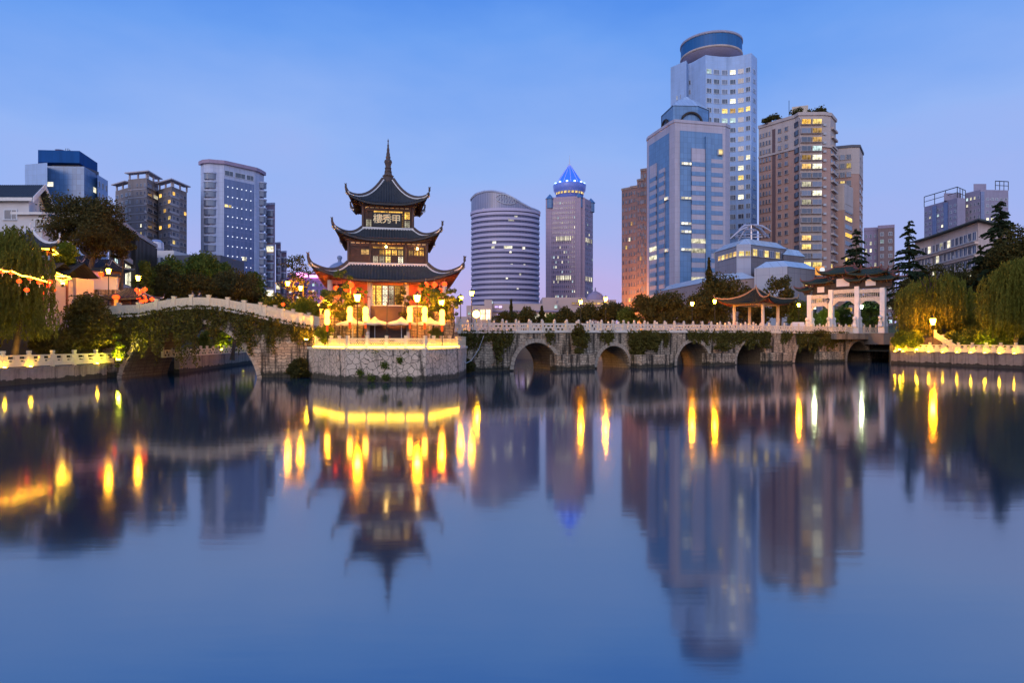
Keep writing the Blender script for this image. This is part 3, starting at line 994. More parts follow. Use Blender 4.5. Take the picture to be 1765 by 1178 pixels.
def lattice(root, x0, x1, z0, z1, y, mat_glow, nx=3, nz=4, name='window', bars=None, M=None):
    """window: bright pane behind a lattice of wooden bars; faces -y"""
    w, h = x1 - x0, z1 - z0
    m_ = MB(M); bars = bars or wood
    t = 0.06
    for (a, b, c, d) in ((x0, x1, z0, z0 + t), (x0, x1, z1 - t, z1), (x0, x0 + t, z0 + t, z1 - t), (x1 - t, x1, z0 + t, z1 - t)):
        m_.box(((a + b) / 2, y - 0.05, (c + d) / 2), (b - a, 0.1, d - c))
    for i in range(1, nx): m_.box((x0 + w * i / nx, y - 0.035, (z0 + z1) / 2), (0.028, 0.04, h - 2 * t))
    for j in range(1, nz): m_.box(((x0 + x1) / 2, y - 0.03, z0 + h * j / nz), (w - 2 * t, 0.04, 0.028))
    for j in range(nz // 2):
        cz = z0 + h * (2 * j + 1) / (nz // 2 * 2)
        q = min(w, h / max(1, nz // 2)) * 0.3; cx = (x0 + x1) / 2
        for (p, r_) in (((cx - q, cz), (cx, cz + q)), ((cx, cz + q), (cx + q, cz)), ((cx + q, cz), (cx, cz - q)), ((cx, cz - q), (cx - q, cz))):
            m_.tube([(p[0], y - 0.04, p[1]), (r_[0], y - 0.04, r_[1])], 0.022, 4)
    o = m_.build(name, bars, root)
    m_ = MB(M); m_.box((cxm(x0, x1), y - 0.005, (z0 + z1) / 2), (w - 2 * t, 0.01, h - 2 * t)); m_.build('pane', mat_glow, o)
    return o
def cxm(a, b): return (a + b) / 2


# ---------------------------------------------------------------- the tower
PD = 68.0
pag = thing('pagoda_tower', 'three tiered tower with dark upturned roofs, tall spire and gold characters on a black board', 'tower', (X(669, PD), PD, 2.97), math.radians(11))
# stone base with steps
mb = MB(); mb.prism([(-6.4, -6.2), (6.4, -6.2), (6.4, 6.4), (-6.4, 6.4)], 0, 3.9); mb.build('base', masonry, pag)
mb = MB(); mb.box((0, 0.1, 3.98), (13.1, 12.9, 0.16)); mb.build('floor_slab', marble, pag)
mb = MB()
for k in range(22): mb.box((0, -6.2 - 0.21 * (22 - k) / 1.0 + 0.1, 0.09 + k * 0.18), (3.3, 0.22, 0.18 + 0.0))
for k in range(22): mb.box((0, -6.2 - 0.21 * (21 - k) / 2 , k * 0.09), (3.3, 0.21 * (21 - k), k * 0.18)) if False else None
mb.build('stairs', wood, pag)
for sx in (-1, 1):
    mb = MB()
    mb.add([(sx * 1.66, -10.9, 0), (sx * 1.66, -6.2, 0), (sx * 1.66, -6.2, 4.6), (sx * 1.66, -10.9, 0.7), (sx * 1.9, -10.9, 0), (sx * 1.9, -6.2, 0), (sx * 1.9, -6.2, 4.6), (sx * 1.9, -10.9, 0.7)],
           [(0, 1, 2, 3), (7, 6, 5, 4), (0, 4, 5, 1), (1, 5, 6, 2), (2, 6, 7, 3), (3, 7, 4, 0)])
    mb.build('stair_wall', col_stone, pag)
    mb = MB(); mb.box((sx * 1.78, -11.05, 0.55), (0.3, 0.3, 1.1)); mb.lathe([(0.1, 0), (0.17, 0.1), (0.15, 0.25), (0.04, 0.34)], 10, (sx * 1.78, -11.05, 1.1)); mb.build('newel_post', col_stone, pag)
# dark panelled balustrades at the top landing
for z in (4.08,):
    for (x0, x1) in ((-6.3, -1.7), (1.7, 6.3)):
        mb = MB()
        mb.box((cxm(x0, x1), -6.05, z + 0.78), (x1 - x0, 0.09, 0.09)); mb.box((cxm(x0, x1), -6.05, z + 0.12), (x1 - x0, 0.07, 0.07))
        n = int((x1 - x0) / 0.22)
        for i in range(n + 1): mb.box((x0 + (x1 - x0) * i / n, -6.05, z + 0.42), (0.045, 0.045, 0.66))
        mb.build('balustrade', wood_red, pag)
# ground storey: columns and recessed walls
cz0, cz1 = 4.06, 6.45
mbp = MB(); mbp.lathe([(0.36, 0), (0.36, 0.14), (0.27, 0.2), (0.25, cz1 - cz0)], 16)
cm = mbp.mesh('column', col_stone, True)
for x in (-5.5, -1.75, 1.75, 5.5):
    for y in (-5.5, 5.5): put(cm, 'column', pag, (x, y, cz0))
for y in (-1.75, 1.75):
    for x in (-5.5, 5.5): put(cm, 'column', pag, (x, y, cz0))
mb = MB()
for s in (-1, 1):
    mb.box((0, s * 5.5, 6.28), (11.4, 0.2, 0.33)); mb.box((s * 5.5, 0, 6.28), (0.2, 11.0, 0.328))
mb.build('lintel', wood_red, pag)
mb = MB(); mb.box((0, 0, 5.6), (8.2, 8.2, 3.1)); mb.box((0, 0, 7.5), (8.6, 8.6, 0.6)); mb.build('core_wall', wood_red, pag)
for x0, x1 in ((-4.0, -1.95), (1.95, 4.0)):
    mb = MB(); mb.box((cxm(x0, x1), -4.13, 5.75), (x1 - x0, 0.05, 2.7)); mb.build('red_panel', red_panel, pag)
    for k in range(1, 3):
        pass
for i in range(6):
    x0 = -1.8 + i * 0.6
    lattice(pag, x0 + 0.02, x0 + 0.58, 4.12, 6.15, -4.115, (lit_gold, lit_gold, lit_white, lit_white, lit_gold, lit_gold)[i], 3, 6, 'door')
for i in range(3): lattice(pag, -1.8 + i * 1.2, -0.62 + i * 1.2, 6.25, 6.85, -4.115, lit_gold, 5, 2, 'transom')
for x in (-5.6 + 1.55, ): pass
# tiers of roofs
chinese_roof(pag, 8.25, 6.45, 3.95, 6.45, lift=1.2, ext=0.6, curl=1.05, pitch=0.3, rr=0.2, name='lower_roof', soffit=wood_red)
chinese_roof(pag, 12.05, 10.65, 2.62, 4.62, lift=0.9, ext=0.48, curl=0.9, pitch=0.27, rr=0.17, name='middle_roof', soffit=wood)
spire = [(0.0, 17.3), (0.75, 17.3), (0.62, 17.75), (0.5, 18.1), (0.62, 18.15), (0.42, 18.3), (0.36, 18.6), (0.4, 18.62), (0.33, 18.75), (0.33, 18.98), (0.37, 19.0), (0.28, 19.1), (0.3, 19.3), (0.34, 19.45), (0.42, 19.65), (0.36, 19.85),
         (0.22, 19.95), (0.25, 20.1), (0.25, 20.25), (0.19, 20.3), (0.2, 20.5), (0.16, 20.7), (0.13, 20.75), (0.15, 20.95), (0.1, 21.2), (0.08, 21.3), (0.11, 21.45), (0.06, 21.55), (0.05, 21.8), (0.08, 21.95), (0.03, 22.05), (0.01, 22.2)]
chinese_roof(pag, 17.6, 14.5, 0.55, 3.5, lift=0.72, ext=0.4, curl=0.85, pitch=0.26, rr=0.17, name='top_roof', soffit=wood, finial=spire)
# white dripping courses at the top of the lower roofs
for (hw, z) in ((4.03, 8.22), (2.7, 12.02)):
    mb = MB()
    for s in (-1, 1):
        mb.box((0, s * hw, z + 0.1), (hw * 2 + 0.2, 0.16, 0.16)); mb.box((s * hw, 0, z + 0.1), (0.158, hw * 2 - 0.16, 0.158))
    n = int(hw * 2 / 0.27)
    for i in range(n + 1):
        x = -hw + 2 * hw * i / n
        for s in (-1, 1): mb.lathe([(0.075, -0.12), (0.09, 0.04)], 6, (x, s * (hw + 0.05), z)); mb.lathe([(0.075, -0.12), (0.09, 0.04)], 6, (s * (hw + 0.05), x, z))
    mb.build('drip_course', ridge_white, pag)


def storey(half, z0, z1, front):
    mb = MB(); mb.box((0, 0, (z0 + z1) / 2), (half * 2 - 0.16, half * 2 - 0.16, z1 - z0)); mb.build('wall', wood, pag)
    mb = MB()
    for sx in (-1, 1):
        for sy in (-1, 1): mb.lathe([(0.15, 0), (0.14, z1 - z0)], 12, (sx * half, sy * half, z0))
    for i in range(4):
        R = Matrix.Rotation(i * math.pi / 2, 4, 'Z')
        mb.M = R
        mb.box((0, -half - 0.02, z1 - 0.28), (half * 2 - 0.3, 0.14, 0.5)); mb.box((0, -half - 0.02, z0 + 0.1), (half * 2 - 0.3, 0.13, 0.18))
        # brackets reaching out under the corner
        for k in range(3): mb.box((0, -half - 0.12 - 0.13 * k, z1 - 0.08 + 0.16 * k), (half * 2 - 0.1 + 0.5 * k, 0.18, 0.13))
    mb.M = None
    mb.build('timber_frame', wood, pag)
    # beam painted with pale cartouches
    mb = MB()
    for i in range(int(half * 2 / 0.5)):
        x = -half + 0.4 + i * 0.5
        if x < half - 0.3: mb.box((x, -half - 0.1, z1 - 0.22), (0.36, 0.02, 0.1))
    mb.build('painted_beam', gold, pag)
    # reddish panels between the beam and the eave
    mb = MB()
    for i in range(4):
        mb.M = Matrix.Rotation(i * math.pi / 2, 4, 'Z')
        n = int(half * 2 / 0.42)
        for k in range(n):
            x = -half + 0.35 + k * (half * 2 - 0.7) / (n - 1)
            mb.box((x, -half - 0.03, z1 + 0.2), (0.3, 0.1, 0.4))
    mb.M = None
    mb.build('frieze', wood_red, pag)
# middle storey (half 3.85)
h2, a, b = 3.85, 8.2, 10.6
storey(h2, a, b, None)
for x in (-1.75, 1.75):
    mb = MB(); mb.lathe([(0.14, 0), (0.14, b - a)], 12, (x, -h2 - 0.03, a)); mb.build('post', wood, pag)
for i in range(5):
    x0 = -1.55 + i * 0.62
    lattice(pag, x0 + .02, x0 + 0.6, a + 0.98, b - 0.98 + 0.18, -h2 + 0.06, (wood, lit_gold, lit_gold, lit_gold, lit_warm)[i], 3, 4)
    lattice(pag, x0 + .02, x0 + 0.6, a + 0.2, a + 0.95, -h2 + 0.06, (lit_white, lit_white, lit_warm, wood, lit_white)[i], 3, 4, 'door')
for x0 in (-1.55, 0.02): lattice(pag, x0, x0 + 1.52, b - 0.76, b - 0.42 + 0.05, -h2 + 0.06, lit_gold, 8, 2, 'transom')
for x0, m1, m2, m3 in ((-3.65, wood, wood, wood), (-2.7, wood, lit_amber, wood), (2.0, wood, lit_warm, wood), (2.55, lit_gold, lit_gold, wood), (3.1, lit_gold, lit_gold, wood)):
    w_ = 0.9 if x0 < 0 else 0.5
    lattice(pag, x0, x0 + w_, b - 0.76, b - 0.37, -h2 + 0.06, m1, 5, 2, 'transom')
    lattice(pag, x0, x0 + w_, a + 1.0, b - 0.8, -h2 + 0.06, m2, 3, 4)
    lattice(pag, x0, x0 + w_, a + 0.2, a + 0.97, -h2 + 0.06, m3, 3, 4, 'door')
for i in (1, 3):
    for k in range(4): lattice(pag, -2.9 + 1.5 * k, -1.7 + 1.5 * k, a + 0.9, b - 0.6, -h2 + 0.06, (wood, lit_gold, lit_amber, wood)[k], 4, 4, M=Matrix.Rotation(i * math.pi / 2, 4, 'Z'))
# top storey (half 2.5) with the board
h3, a, b = 2.5, 12.05, 14.45
storey(h3, a, b, None)
for x0, m1, m2 in ((-2.25, wood, lit_white), (1.62, lit_gold, lit_white)):
    lattice(pag, x0, x0 + 0.62, a + 1.05, b - 0.5, -h3 + 0.06, m1, 3, 4)
    lattice(pag, x0, x0 + 0.62, a + 0.2, a + 1.02, -h3 + 0.06, m2, 3, 4)
lattice(pag, -1.5, 1.5, b - 0.72, b - 0.45, -h3 + 0.06, lit_gold, 12, 2, 'transom')
lattice(pag, 1.35, 1.58, a + 0.2, b - 0.72, -h3 + 0.06, lit_gold, 2, 6)
for i in (1, 3):
    for k in range(2): lattice(pag, -1.6 + 1.7 * k, -0.1 + 1.7 * k, a + 0.7, b - 0.5, -h3 + 0.06, (wood, lit_gold)[k], 4, 4, M=Matrix.Rotation(i * math.pi / 2, 4, 'Z'))
mb = MB(); mb.box((-0.13, -h3 - 0.12, a + 0.98), (2.86, 0.1, 1.42)); board = mb.build('name_board', black_m, pag)
board.rotation_euler = (0, 0, 0)
def text_mesh(body, size, ext=0.02, off=0.0):
    c = bpy.data.curves.new('lettering', 'FONT'); c.body = body; c.size = size; c.extrude = ext; c.offset = off
    c.align_x = 'CENTER'; c.align_y = 'CENTER'
    o = bpy.data.objects.new('tmp', c); COL.objects.link(o)
    bpy.context.view_layer.update()
    me = bpy.data.meshes.new_from_object(o.evaluated_get(bpy.context.evaluated_depsgraph_get()))
    bpy.data.objects.remove(o); bpy.data.curves.remove(c)
    return me
gold_lit = mat_plain('gold_leaf', (1.0, 0.8, 0.42), 0.5, 0.0, var=0.05)
for i, ch in enumerate('樓秀甲'):
    me = text_mesh(ch, 1.0, 0.03, 0.01); me.materials.clear(); me.materials.append(gold_lit)
    o = put(me, 'character', board, (-1.03 + 0.92 * i, -h3 - 0.22, a + 0.98)); o.rotation_euler = (math.radians(90), 0, 0)
# chandeliers in the porch
for x in (-0.85, 0.85):
    mb = MB(); mb.lathe([(0.05, 0.45), (0.2, 0.3), (0.24, 0.1), (0.2, 0), (0.05, -0.05)], 8); ch = mb.build('porch_lantern', mat_emit('porch_glow', (1.0, 0.6, 0.16), 30), pag, loc=(x, -4.9, 6.35))
    mb = MB(); mb.tube([(0, 0, 0.4), (0, 0, 0.65)], 0.02, 4)
    for k in range(8): mb.tube([(0.26 * math.cos(k * .785), 0.26 * math.sin(k * .785), 0.42), (0.26 * math.cos(k * .785), 0.26 * math.sin(k * .785), -0.05)], 0.014, 4)
    mb.build('lantern_frame', wood, ch)
e_room = mat_emit('ceiling_lamp_glow', (1.0, 0.6, 0.15), 45)
for (x, y, z) in ((-0.2, -h2 - 0.35, 10.0), (2.9, -h2 - 0.3, 9.9)):
    mb = MB(); mb.lathe([(0.03, 0.12), (0.09, 0.05), (0.09, -0.05), (0.03, -0.1)], 8, (x, y, z)); mb.build('ceiling_lamp', e_room, pag)

# ---------------------------------------------------------------- open pavilion on the plaza
def gazebo(name, label, px, D, z, rz, half, colh, a1, zr, lift, ext, curl, tmat, rmat, edge, soff, post_m, pr=0.22, glow=None, fin=True, beam_m=None, n=4):
    r = thing(name, label, 'pavilion', (X(px, D), D, z), rz)
    mb = MB(); mb.lathe([(pr * 1.5, 0), (pr * 1.5, 0.2), (pr, 0.3), (pr * 0.95, colh)], 12); m = mb.mesh('column', post_m, True)
    for sx in (-1, 1):
        for sy in (-1, 1): put(m, 'column', r, (sx * half, sy * half, 0))
    mb = MB()
    for s in (-1, 1):
        mb.box((0, s * half, colh - 0.25), (half * 2, 0.16, 0.4)); mb.box((s * half, 0, colh - 0.25), (0.16, half * 2 - 0.2, 0.398))
    mb.build('beam', beam_m or post_m, r)
    mb = MB(); mb.box((0, 0, -0.05), (half * 2 + 1.2, half * 2 + 1.2, 0.2)); mb.build('floor_slab', marble, r)
    f = [(0.28, zr - 0.1), (0.34, zr + 0.1), (0.2, zr + 0.25), (0.24, zr + 0.5), (0.14, zr + 0.62), (0.18, zr + 0.85), (0.08, zr + 1.05), (0.1, zr + 1.2), (0.02, zr + 1.45)] if fin else None
    if fin is not True and fin: f = [(q * fin, zr + (w - zr) * fin) for q, w in f]
    chinese_roof(r, zr, colh - 0.15, 0.12, a1, lift=lift, ext=ext, curl=curl, pitch=0.34, tmat=tmat, rmat=rmat, edge=edge, soffit=soff, rr=0.11, finial=f)
    return r
amber_edge = mat_plain('terracotta_edge', (0.3, 0.17, 0.08), 0.7, var=0.3)
gazebo('garden_pavilion', 'open pavilion with four stone columns and a dark swept roof, beside the long bridge', 1303, 106, 4.95, math.radians(41), 2.5, 4.9, 4.2, 7.35, 0.95, 0.5, 0.6, tile_dark, amber_edge, amber_edge, wood_red, col_stone, 0.26, fin=0.55)
g2 = gazebo('hillside_pavilion', 'pavilion with white upturned ridges and a glowing yellow eave, behind the willow on the hillside', 52, 62, Z(474, 62), math.radians(28), 1.5, 2.6, 2.2, 4.4, 0.5, 0.3, 0.8, tile, ridge_white, ridge_white, wood, wood_red, 0.12, fin=0.5)
for i in range(4):
    mb = MB(Matrix.Rotation(i * math.pi / 2, 4, 'Z')); mb.tube([(-1.8, -2.05, 2.35), (1.8, -2.05, 2.35)], 0.05, 6); mb.build('light_strip', e_strip, g2)

# ---------------------------------------------------------------- memorial gateway
gp = [(1396, 117.5), (1433, 114.5), (1478, 111.0), (1522, 107.8)]
gx = [Vector((X(p, d), d, 0)) for p, d in gp]
gate = thing('memorial_gateway', 'carved white stone gateway with green tiled upturned roofs and blank white tablets', 'gateway', (gx[0].x, gx[0].y, 4.93))
gd = (gx[3] - gx[0]).normalized(); gang = math.atan2(gd.y, gd.x)
gate.rotation_euler = (0, 0, gang)
gs = [(v - gx[0]).dot(gd) for v in gx]
tops = [Z(509, 117.5) - 4.93, Z(500, 114.5) - 4.93, Z(494, 111) - 4.93, Z(496, 107.8) - 4.93]
for s, t in zip(gs, tops):
    mb = MB(); mb.box((s, 0, t / 2), (0.75, 0.75, t)); mb.box((s, 0, 0.55), (1.0, 1.5, 1.1)); mb.build('column', gate_white, gate)
    for sy in (-1, 1):      # guardian lion carvings against the column
        m_ = MB(); m_.tube([(s, sy * 0.95, 1.1), (s, sy * 0.9, 1.6), (s, sy * 1.0, 2.1), (s, sy * 1.1, 2.5)], [0.42, 0.4, 0.3, 0.2], 8)
        m_.lathe([(0.1, 0), (0.3, 0.12), (0.34, 0.35), (0.2, 0.6), (0.05, 0.66)], 10, (s, sy * 1.12, 2.3))
        m_.tube([(s - 0.2, sy * 1.2, 1.1), (s - 0.2, sy * 1.2, 1.9)], [0.14, 0.1], 6); m_.tube([(s + 0.2, sy * 1.2, 1.1), (s + 0.2, sy * 1.2, 1.9)], [0.14, 0.1], 6)
        m_.build('lion_carving', gate_white, gate, smooth=True)
carve = mat_plain('carved_stone', (0.68, 0.58, 0.45), 0.7, var=0.5, scale=4, bump=1.0)
darkst = mat_plain('dark_stone', (0.035, 0.027, 0.024), 0.8, var=0.4)
for i in range(3):
    s0, s1 = gs[i] + 0.375, gs[i + 1] - 0.375
    t = min(tops[i], tops[i + 1])
    for (z0, z1, th) in ((t - 0.75, t - 0.1, 0.4), (t - 2.15, t - 1.5, 0.4)):
        mb = MB(); mb.box((cxm(s0, s1), 0, (z0 + z1) / 2), (s1 - s0, th, z1 - z0)); mb.build('lintel', carve, gate)
    mb = MB()
    n = int((s1 - s0) / 0.32)
    for k in range(n):      # pierced scrollwork
        x = s0 + (s1 - s0) * (k + 0.5) / n
        for q in range(2):
            cz = t - 1.5 + 0.19 + 0.37 * q
            mb.tube([(x + 0.14 * math.cos(a_) * (1 - a_ / 14), 0, cz + 0.17 * math.sin(a_) * (1 - a_ / 14)) for a_ in np.linspace(0.5 * k, 0.5 * k + 5.2, 9)], 0.055, 5)
    mb.build('scrollwork', carve, gate)
    mb = MB()
    for sx, x in ((1, s0), (-1, s1)):
        mb.add([(x, -0.15, t - 2.15), (x + sx * 0.9, -0.15, t - 2.15), (x, -0.15, t - 2.9), (x, 0.15, t - 2.15), (x + sx * 0.9, 0.15, t - 2.15), (x, 0.15, t - 2.9)], [(0, 1, 2), (5, 4, 3), (1, 4, 5, 2), (0, 3, 4, 1), (0, 2, 5, 3)])
    mb.build('corner_bracket', carve, gate)
def roofed(s, w, z, h, rw, rd, rise, plaque=None, curl=0.5):
    mb = MB(); mb.box((s, 0, z + h / 2), (w, 0.5, h)); b_ = mb.build('attic', darkst, gate)
    for k in range(3):
        mb = MB() if k == 0 else mb
        mb.box((s, 0, z + h - 0.35 + 0.12 * k), (w + 0.2 + 0.3 * k, 0.7 + 0.35 * k, 0.12))
    n = int(w / 0.42)
    for k in range(n + 1):
        x = s - w / 2 + w * k / n
        mb.box((x, -0.42, z + h - 0.32), (0.14, 0.35, 0.36)); mb.box((x, 0.42, z + h - 0.32), (0.14, 0.35, 0.36))
    mb.build('bracket_tier', wood, gate)
    if plaque:
        mb = MB(); mb.box((s, -0.3, z + h * 0.42), (plaque, 0.08, h * 0.5)); mb.build('tablet', mat_white, gate)
    chinese_roof(gate, z + h + rise, z + h, rw - rd + 0.1, rw, 0.06, rd, lift=0.45, ext=0.3, curl=curl, pitch=0.3, tmat=tile_green, rmat=ridge_red, edge=ridge_red, soffit=darkst, rr=0.12, nv=6, org=(s, 0, 0), rafters=False, sp=4)
    mb = MB(); mb.box((s, 0, z + h + rise + 0.12), ((rw - rd) * 2 + 0.5, 0.2, 0.34))
    for q in (-1, 1): mb.tube([(s + q * (rw - rd + 0.15), 0, z + h + rise + 0.1), (s + q * (rw - rd + 0.25), 0, z + h + rise + 0.5), (s + q * (rw - rd + 0.05), 0, z + h + rise + 0.75)], [0.13, 0.12, 0.04], 6)
    mb.build('main_ridge', ridge_red, gate)
mat_white = mat_plain('tablet_white', (0.72, 0.7, 0.72), 0.7, var=0.06)
roofed((gs[0] + gs[1]) / 2 + 0.2, 3.2, tops[0], 2.0, 2.5, 1.5, 0.9, 1.25)
roofed((gs[1] + gs[2]) / 2 - 0.1, 4.4, tops[1], 2.75, 3.3, 1.7, 1.1, 2.2, 0.6)
roofed((gs[2] + gs[3]) / 2 + 0.2, 3.6, tops[3] + 0.05, 2.3, 3.0, 1.6, 1.0, 1.6, 0.6)
roofed(gs[0] - 0.5, 0.9, tops[0], 0.9, 1.35, 1.1, 0.6, None, 0.4)
roofed(gs[2] + 0.1, 0.9, tops[2], 1.0, 1.5, 1.2, 0.6, None, 0.4)
roofed(gs[3] + 0.7, 1.6, tops[3], 1.35, 2.0, 1.3, 0.8, None, 0.4)

# ---------------------------------------------------------------- the city behind
def cor(px, y, zt):
    D = (zt - CAMZ) * F / (CY - y); return (X(px, D), D)
def zof(y, D): return Z(y, D)


class Bld:
    def __init__(s, name, label, cat, org, z0=3.3):
        s.org = Vector((org[0], org[1], z0)); s.root = thing(name, label, cat, s.org)
        s.T = Matrix.Translation(-s.org); s.wins = []; s.z0 = z0
    def mb(s): return MB(s.T)
    def block(s, poly, z0, z1, mat, name='wall', parent=None):
        m_ = s.mb(); m_.prism(poly, z0, z1); return m_.build(name, mat, parent or s.root)
    def band(s, poly, z, h, proud, mat, name='band', closed=False, parent=None):
        m_ = s.mb(); n = len(poly)
        out = offset(poly, proud, closed); inn = offset(poly, -0.15, closed)
        for i in range(n if closed else n - 1):
            j = (i + 1) % n
            m_.hexa([(*out[i], z), (*out[j], z), (*inn[j], z), (*inn[i], z)], [(*out[i], z + h), (*out[j], z + h), (*inn[j], z + h), (*inn[i], z + h)])
        return m_.build(name, mat, parent or s.root)
    def grid(s, p0, p1, z0, z1, nx, nz, fw=0.6, fh=0.5, pal='res', lit=0.12, skip=None, force=None, proud=0.06, u0=0.0, u1=1.0):
        p0, p1 = Vector(p0[:2]), Vector(p1[:2]); d = p1 - p0; L = d.length; u = d / L
        ang = math.atan2(u.y, u.x); nrm = Vector((u.y, -u.x))
        cw = L * (u1 - u0) / nx; chh = (z1 - z0) / nz
        for j in range(nz):
            for i in range(nx):
                if skip and skip(i, j): continue
                c = p0 + u * (L * u0 + cw * (i + 0.5)) + nrm * proud * 0.5
                f = force(i, j) if force else None
                if f is None:
                    f = rnd.choice(PAL[pal][1]) if rnd.random() < lit else rnd.choice(PAL[pal][0])
                s.wins.append((c.x, c.y, z0 + chh * (j + 0.5), ang, round(cw * fw, 2), round(chh * fh, 2), f, proud))
    def finish(s, frame=None, limit=100, name='window'):
        frame = frame or frame_w
        lits = {m.name for m in (lit_warm, lit_white, lit_gold, lit_cool, lit_amber)}
        s.wins.sort(key=lambda w: (w[6].name not in lits, -w[2]))
        for w in s.wins[:limit]:
            me = win_mesh(w[4], w[5], w[6], frame, w[7])
            put(me, name, s.root, Vector(w[:3]) - s.org, w[3])
        rest = s.wins[limit:]
        if rest:
            mats = list({w[6].name: w[6] for w in rest}.values()) + [frame]
            m_ = MB()
            for w in rest:
                m_.M = Matrix.Translation(Vector(w[:3]) - s.org) @ Matrix.Rotation(w[3], 4, 'Z')
                win_geo(m_, w[4], w[5], w[7], mats.index(w[6]), len(mats) - 1)
            o = m_.build(name, mats, s.root); o['kind'] = 'stuff'
        return s.root


def win_geo(m_, w, h, proud, mi, fi):
    t = min(0.12, w * 0.07)
    m_.cur = mi
    m_.box((0, 0, 0), (w - t, proud, h - t))
    m_.cur = fi
    q = proud + 0.06
    m_.box((0, 0, h / 2 - t / 2 + 0.01), (w + 0.02, q, t)); m_.box((0, -0.06, -h / 2 - 0.01), (w + 0.2, q + 0.12, t))
    for x in (-w / 2 + t / 2, w / 2 - t / 2, w * 0.08): m_.box((x, 0, 0), (t * (1 if abs(x) > w * 0.2 else 0.7), q - 0.01, h - t))


WC = {}
def win_mesh(w, h, m, frame, proud):
    k = (w, h, m.name, frame.name, proud)
    if k not in WC:
        m_ = MB(); win_geo(m_, w, h, proud, 0, 1); WC[k] = m_.mesh('window', [m, frame])
    return WC[k]


def offset(poly, d, closed=False):
    n = len(poly); out = []
    for i in range(n):
        a = Vector(poly[i - 1] if (i > 0 or closed) else poly[i]); b = Vector(poly[i]); c = Vector(poly[(i + 1) % n] if (i < n - 1 or closed) else poly[i])
        t1 = (b - a); t2 = (c - b)
        t1 = t1.normalized() if t1.length > 1e-6 else t2.normalized(); t2 = t2.normalized() if t2.length > 1e-6 else t1
        n1 = Vector((t1.y, -t1.x)); n2 = Vector((t2.y, -t2.x)); m = (n1 + n2)
        m = m / max(0.3, m.length_squared / 2) if m.length > 1e-6 else n1
        p = b + m * d
        out.append((p.x, p.y))
    return out


def back(poly, depth, dx=0.0):
    """close a front polyline (left to right) into a footprint reaching back"""
    a, b = poly[0], poly[-1]
    k0 = Vector(a).normalized(); k1 = Vector(b).normalized()
    return list(poly) + [(b[0] + k1.x * depth + dx, b[1] + k1.y * depth), (a[0] + k0.x * depth + dx, a[1] + k0.y * depth)]


PAL = {'res': ([glass_dark, glass_mid, glass_dark, glass_mid], [lit_warm, lit_white, lit_amber, lit_warm]),
       'off': ([glass_mid, glass_dark], [lit_white, lit_white, lit_cool]),
       'gold': ([glass_mid, glass_dark], [lit_warm, lit_gold])}
dusk_tinted_tile = mat_grid('dusk_tinted_tile', (0.37, 0.53, 0.8), (0.3, 0.34, 0.44), 1.6, 1.6, 0.03, 0.6)  # white tile with the blue of the dusk light put into its base colour
pale_clad = mat_grid('pale_cladding', (0.56, 0.6, 0.76), (0.3, 0.3, 0.4), 1.6, 1.8, 0.05, 0.5)
blue_glass = mat_grid('blue_glass', (0.12, 0.27, 0.5), (0.03, 0.07, 0.16), 1.3, 1.7, 0.05, 0.4, c2=(0.07, 0.17, 0.34), spec=0.9)
blue_curtain = mat_grid('blue_curtain', (0.13, 0.18, 0.36), (0.3, 0.32, 0.5), 1.3, 3.4, 0.06, 0.25, c2=(0.09, 0.13, 0.28), spec=0.9)
deep_blue = mat_grid('deep_blue_panel', (0.008, 0.09, 0.3), (0.01, 0.05, 0.16), 2.0, 8, 0.03, 0.7, spec=0.15)
beige_con = mat_grid('beige_render', (0.30, 0.255, 0.25), (0.234, 0.199, 0.195), 3.3, 3.05, 0.06, 0.8, c2=(0.279, 0.237, 0.233), spec=0.3)
beige_lt = mat_plain('light_trim', (0.46, 0.42, 0.44), 0.8, var=0.12, scale=0.2)
pink_clad = mat_grid('pink_granite', (0.5, 0.45, 0.52), (0.28, 0.2, 0.22), 1.5, 1.7, 0.03, 0.45)
pink_wall = mat_grid('pink_render', (0.5, 0.31, 0.25), (0.39, 0.242, 0.195), 3.3, 3.05, 0.06, 0.8, c2=(0.465, 0.288, 0.233), spec=0.3)
cream_wall = mat_grid('cream_render', (0.55, 0.46, 0.42), (0.429, 0.359, 0.328), 3.3, 3.05, 0.06, 0.8, c2=(0.512, 0.428, 0.391), spec=0.3)
brown_wall = mat_grid('brown_tile', (0.27, 0.17, 0.16), (0.17, 0.1, 0.1), 1.5, 3.0, 0.12, 0.7)
mauve = mat_grid('mauve_render', (0.42, 0.32, 0.42), (0.328, 0.25, 0.328), 3.3, 3.05, 0.06, 0.8, c2=(0.391, 0.298, 0.391), spec=0.3)
oval_m = mat_plain('oval_band', (0.48, 0.42, 0.56), 0.5, var=0.1, scale=0.2)
oval_g = mat_grid('oval_glass', (0.12, 0.115, 0.21), (0.24, 0.21, 0.32), 1.5, 40, 0.08, 0.5, spec=0.4)
violet_stone = mat_grid('violet_stone', (0.52, 0.38, 0.46), (0.3, 0.22, 0.3), 1.2, 2.0, 0.1, 0.6)
grey_glass = mat_grid('grey_glass', (0.2, 0.17, 0.18), (0.1, 0.08, 0.09), 2.0, 4.0, 0.05, 0.2, spec=0.8)
silver_glass = mat_grid('silver_cladding', (0.42, 0.42, 0.5), (0.2, 0.2, 0.26), 2.4, 2.6, 0.04, 0.3)
sky_glazing = mat_grid('roof_glazing', (0.55, 0.65, 0.72), (0.3, 0.34, 0.42), 1.6, 30, 0.06, 0.25)
steel = mat_plain('steel_tube', (0.55, 0.5, 0.52), 0.35, 0.6, var=0.15)
roof_grey = mat_plain('roof_grey', (0.1, 0.1, 0.12), 0.8, var=0.3)

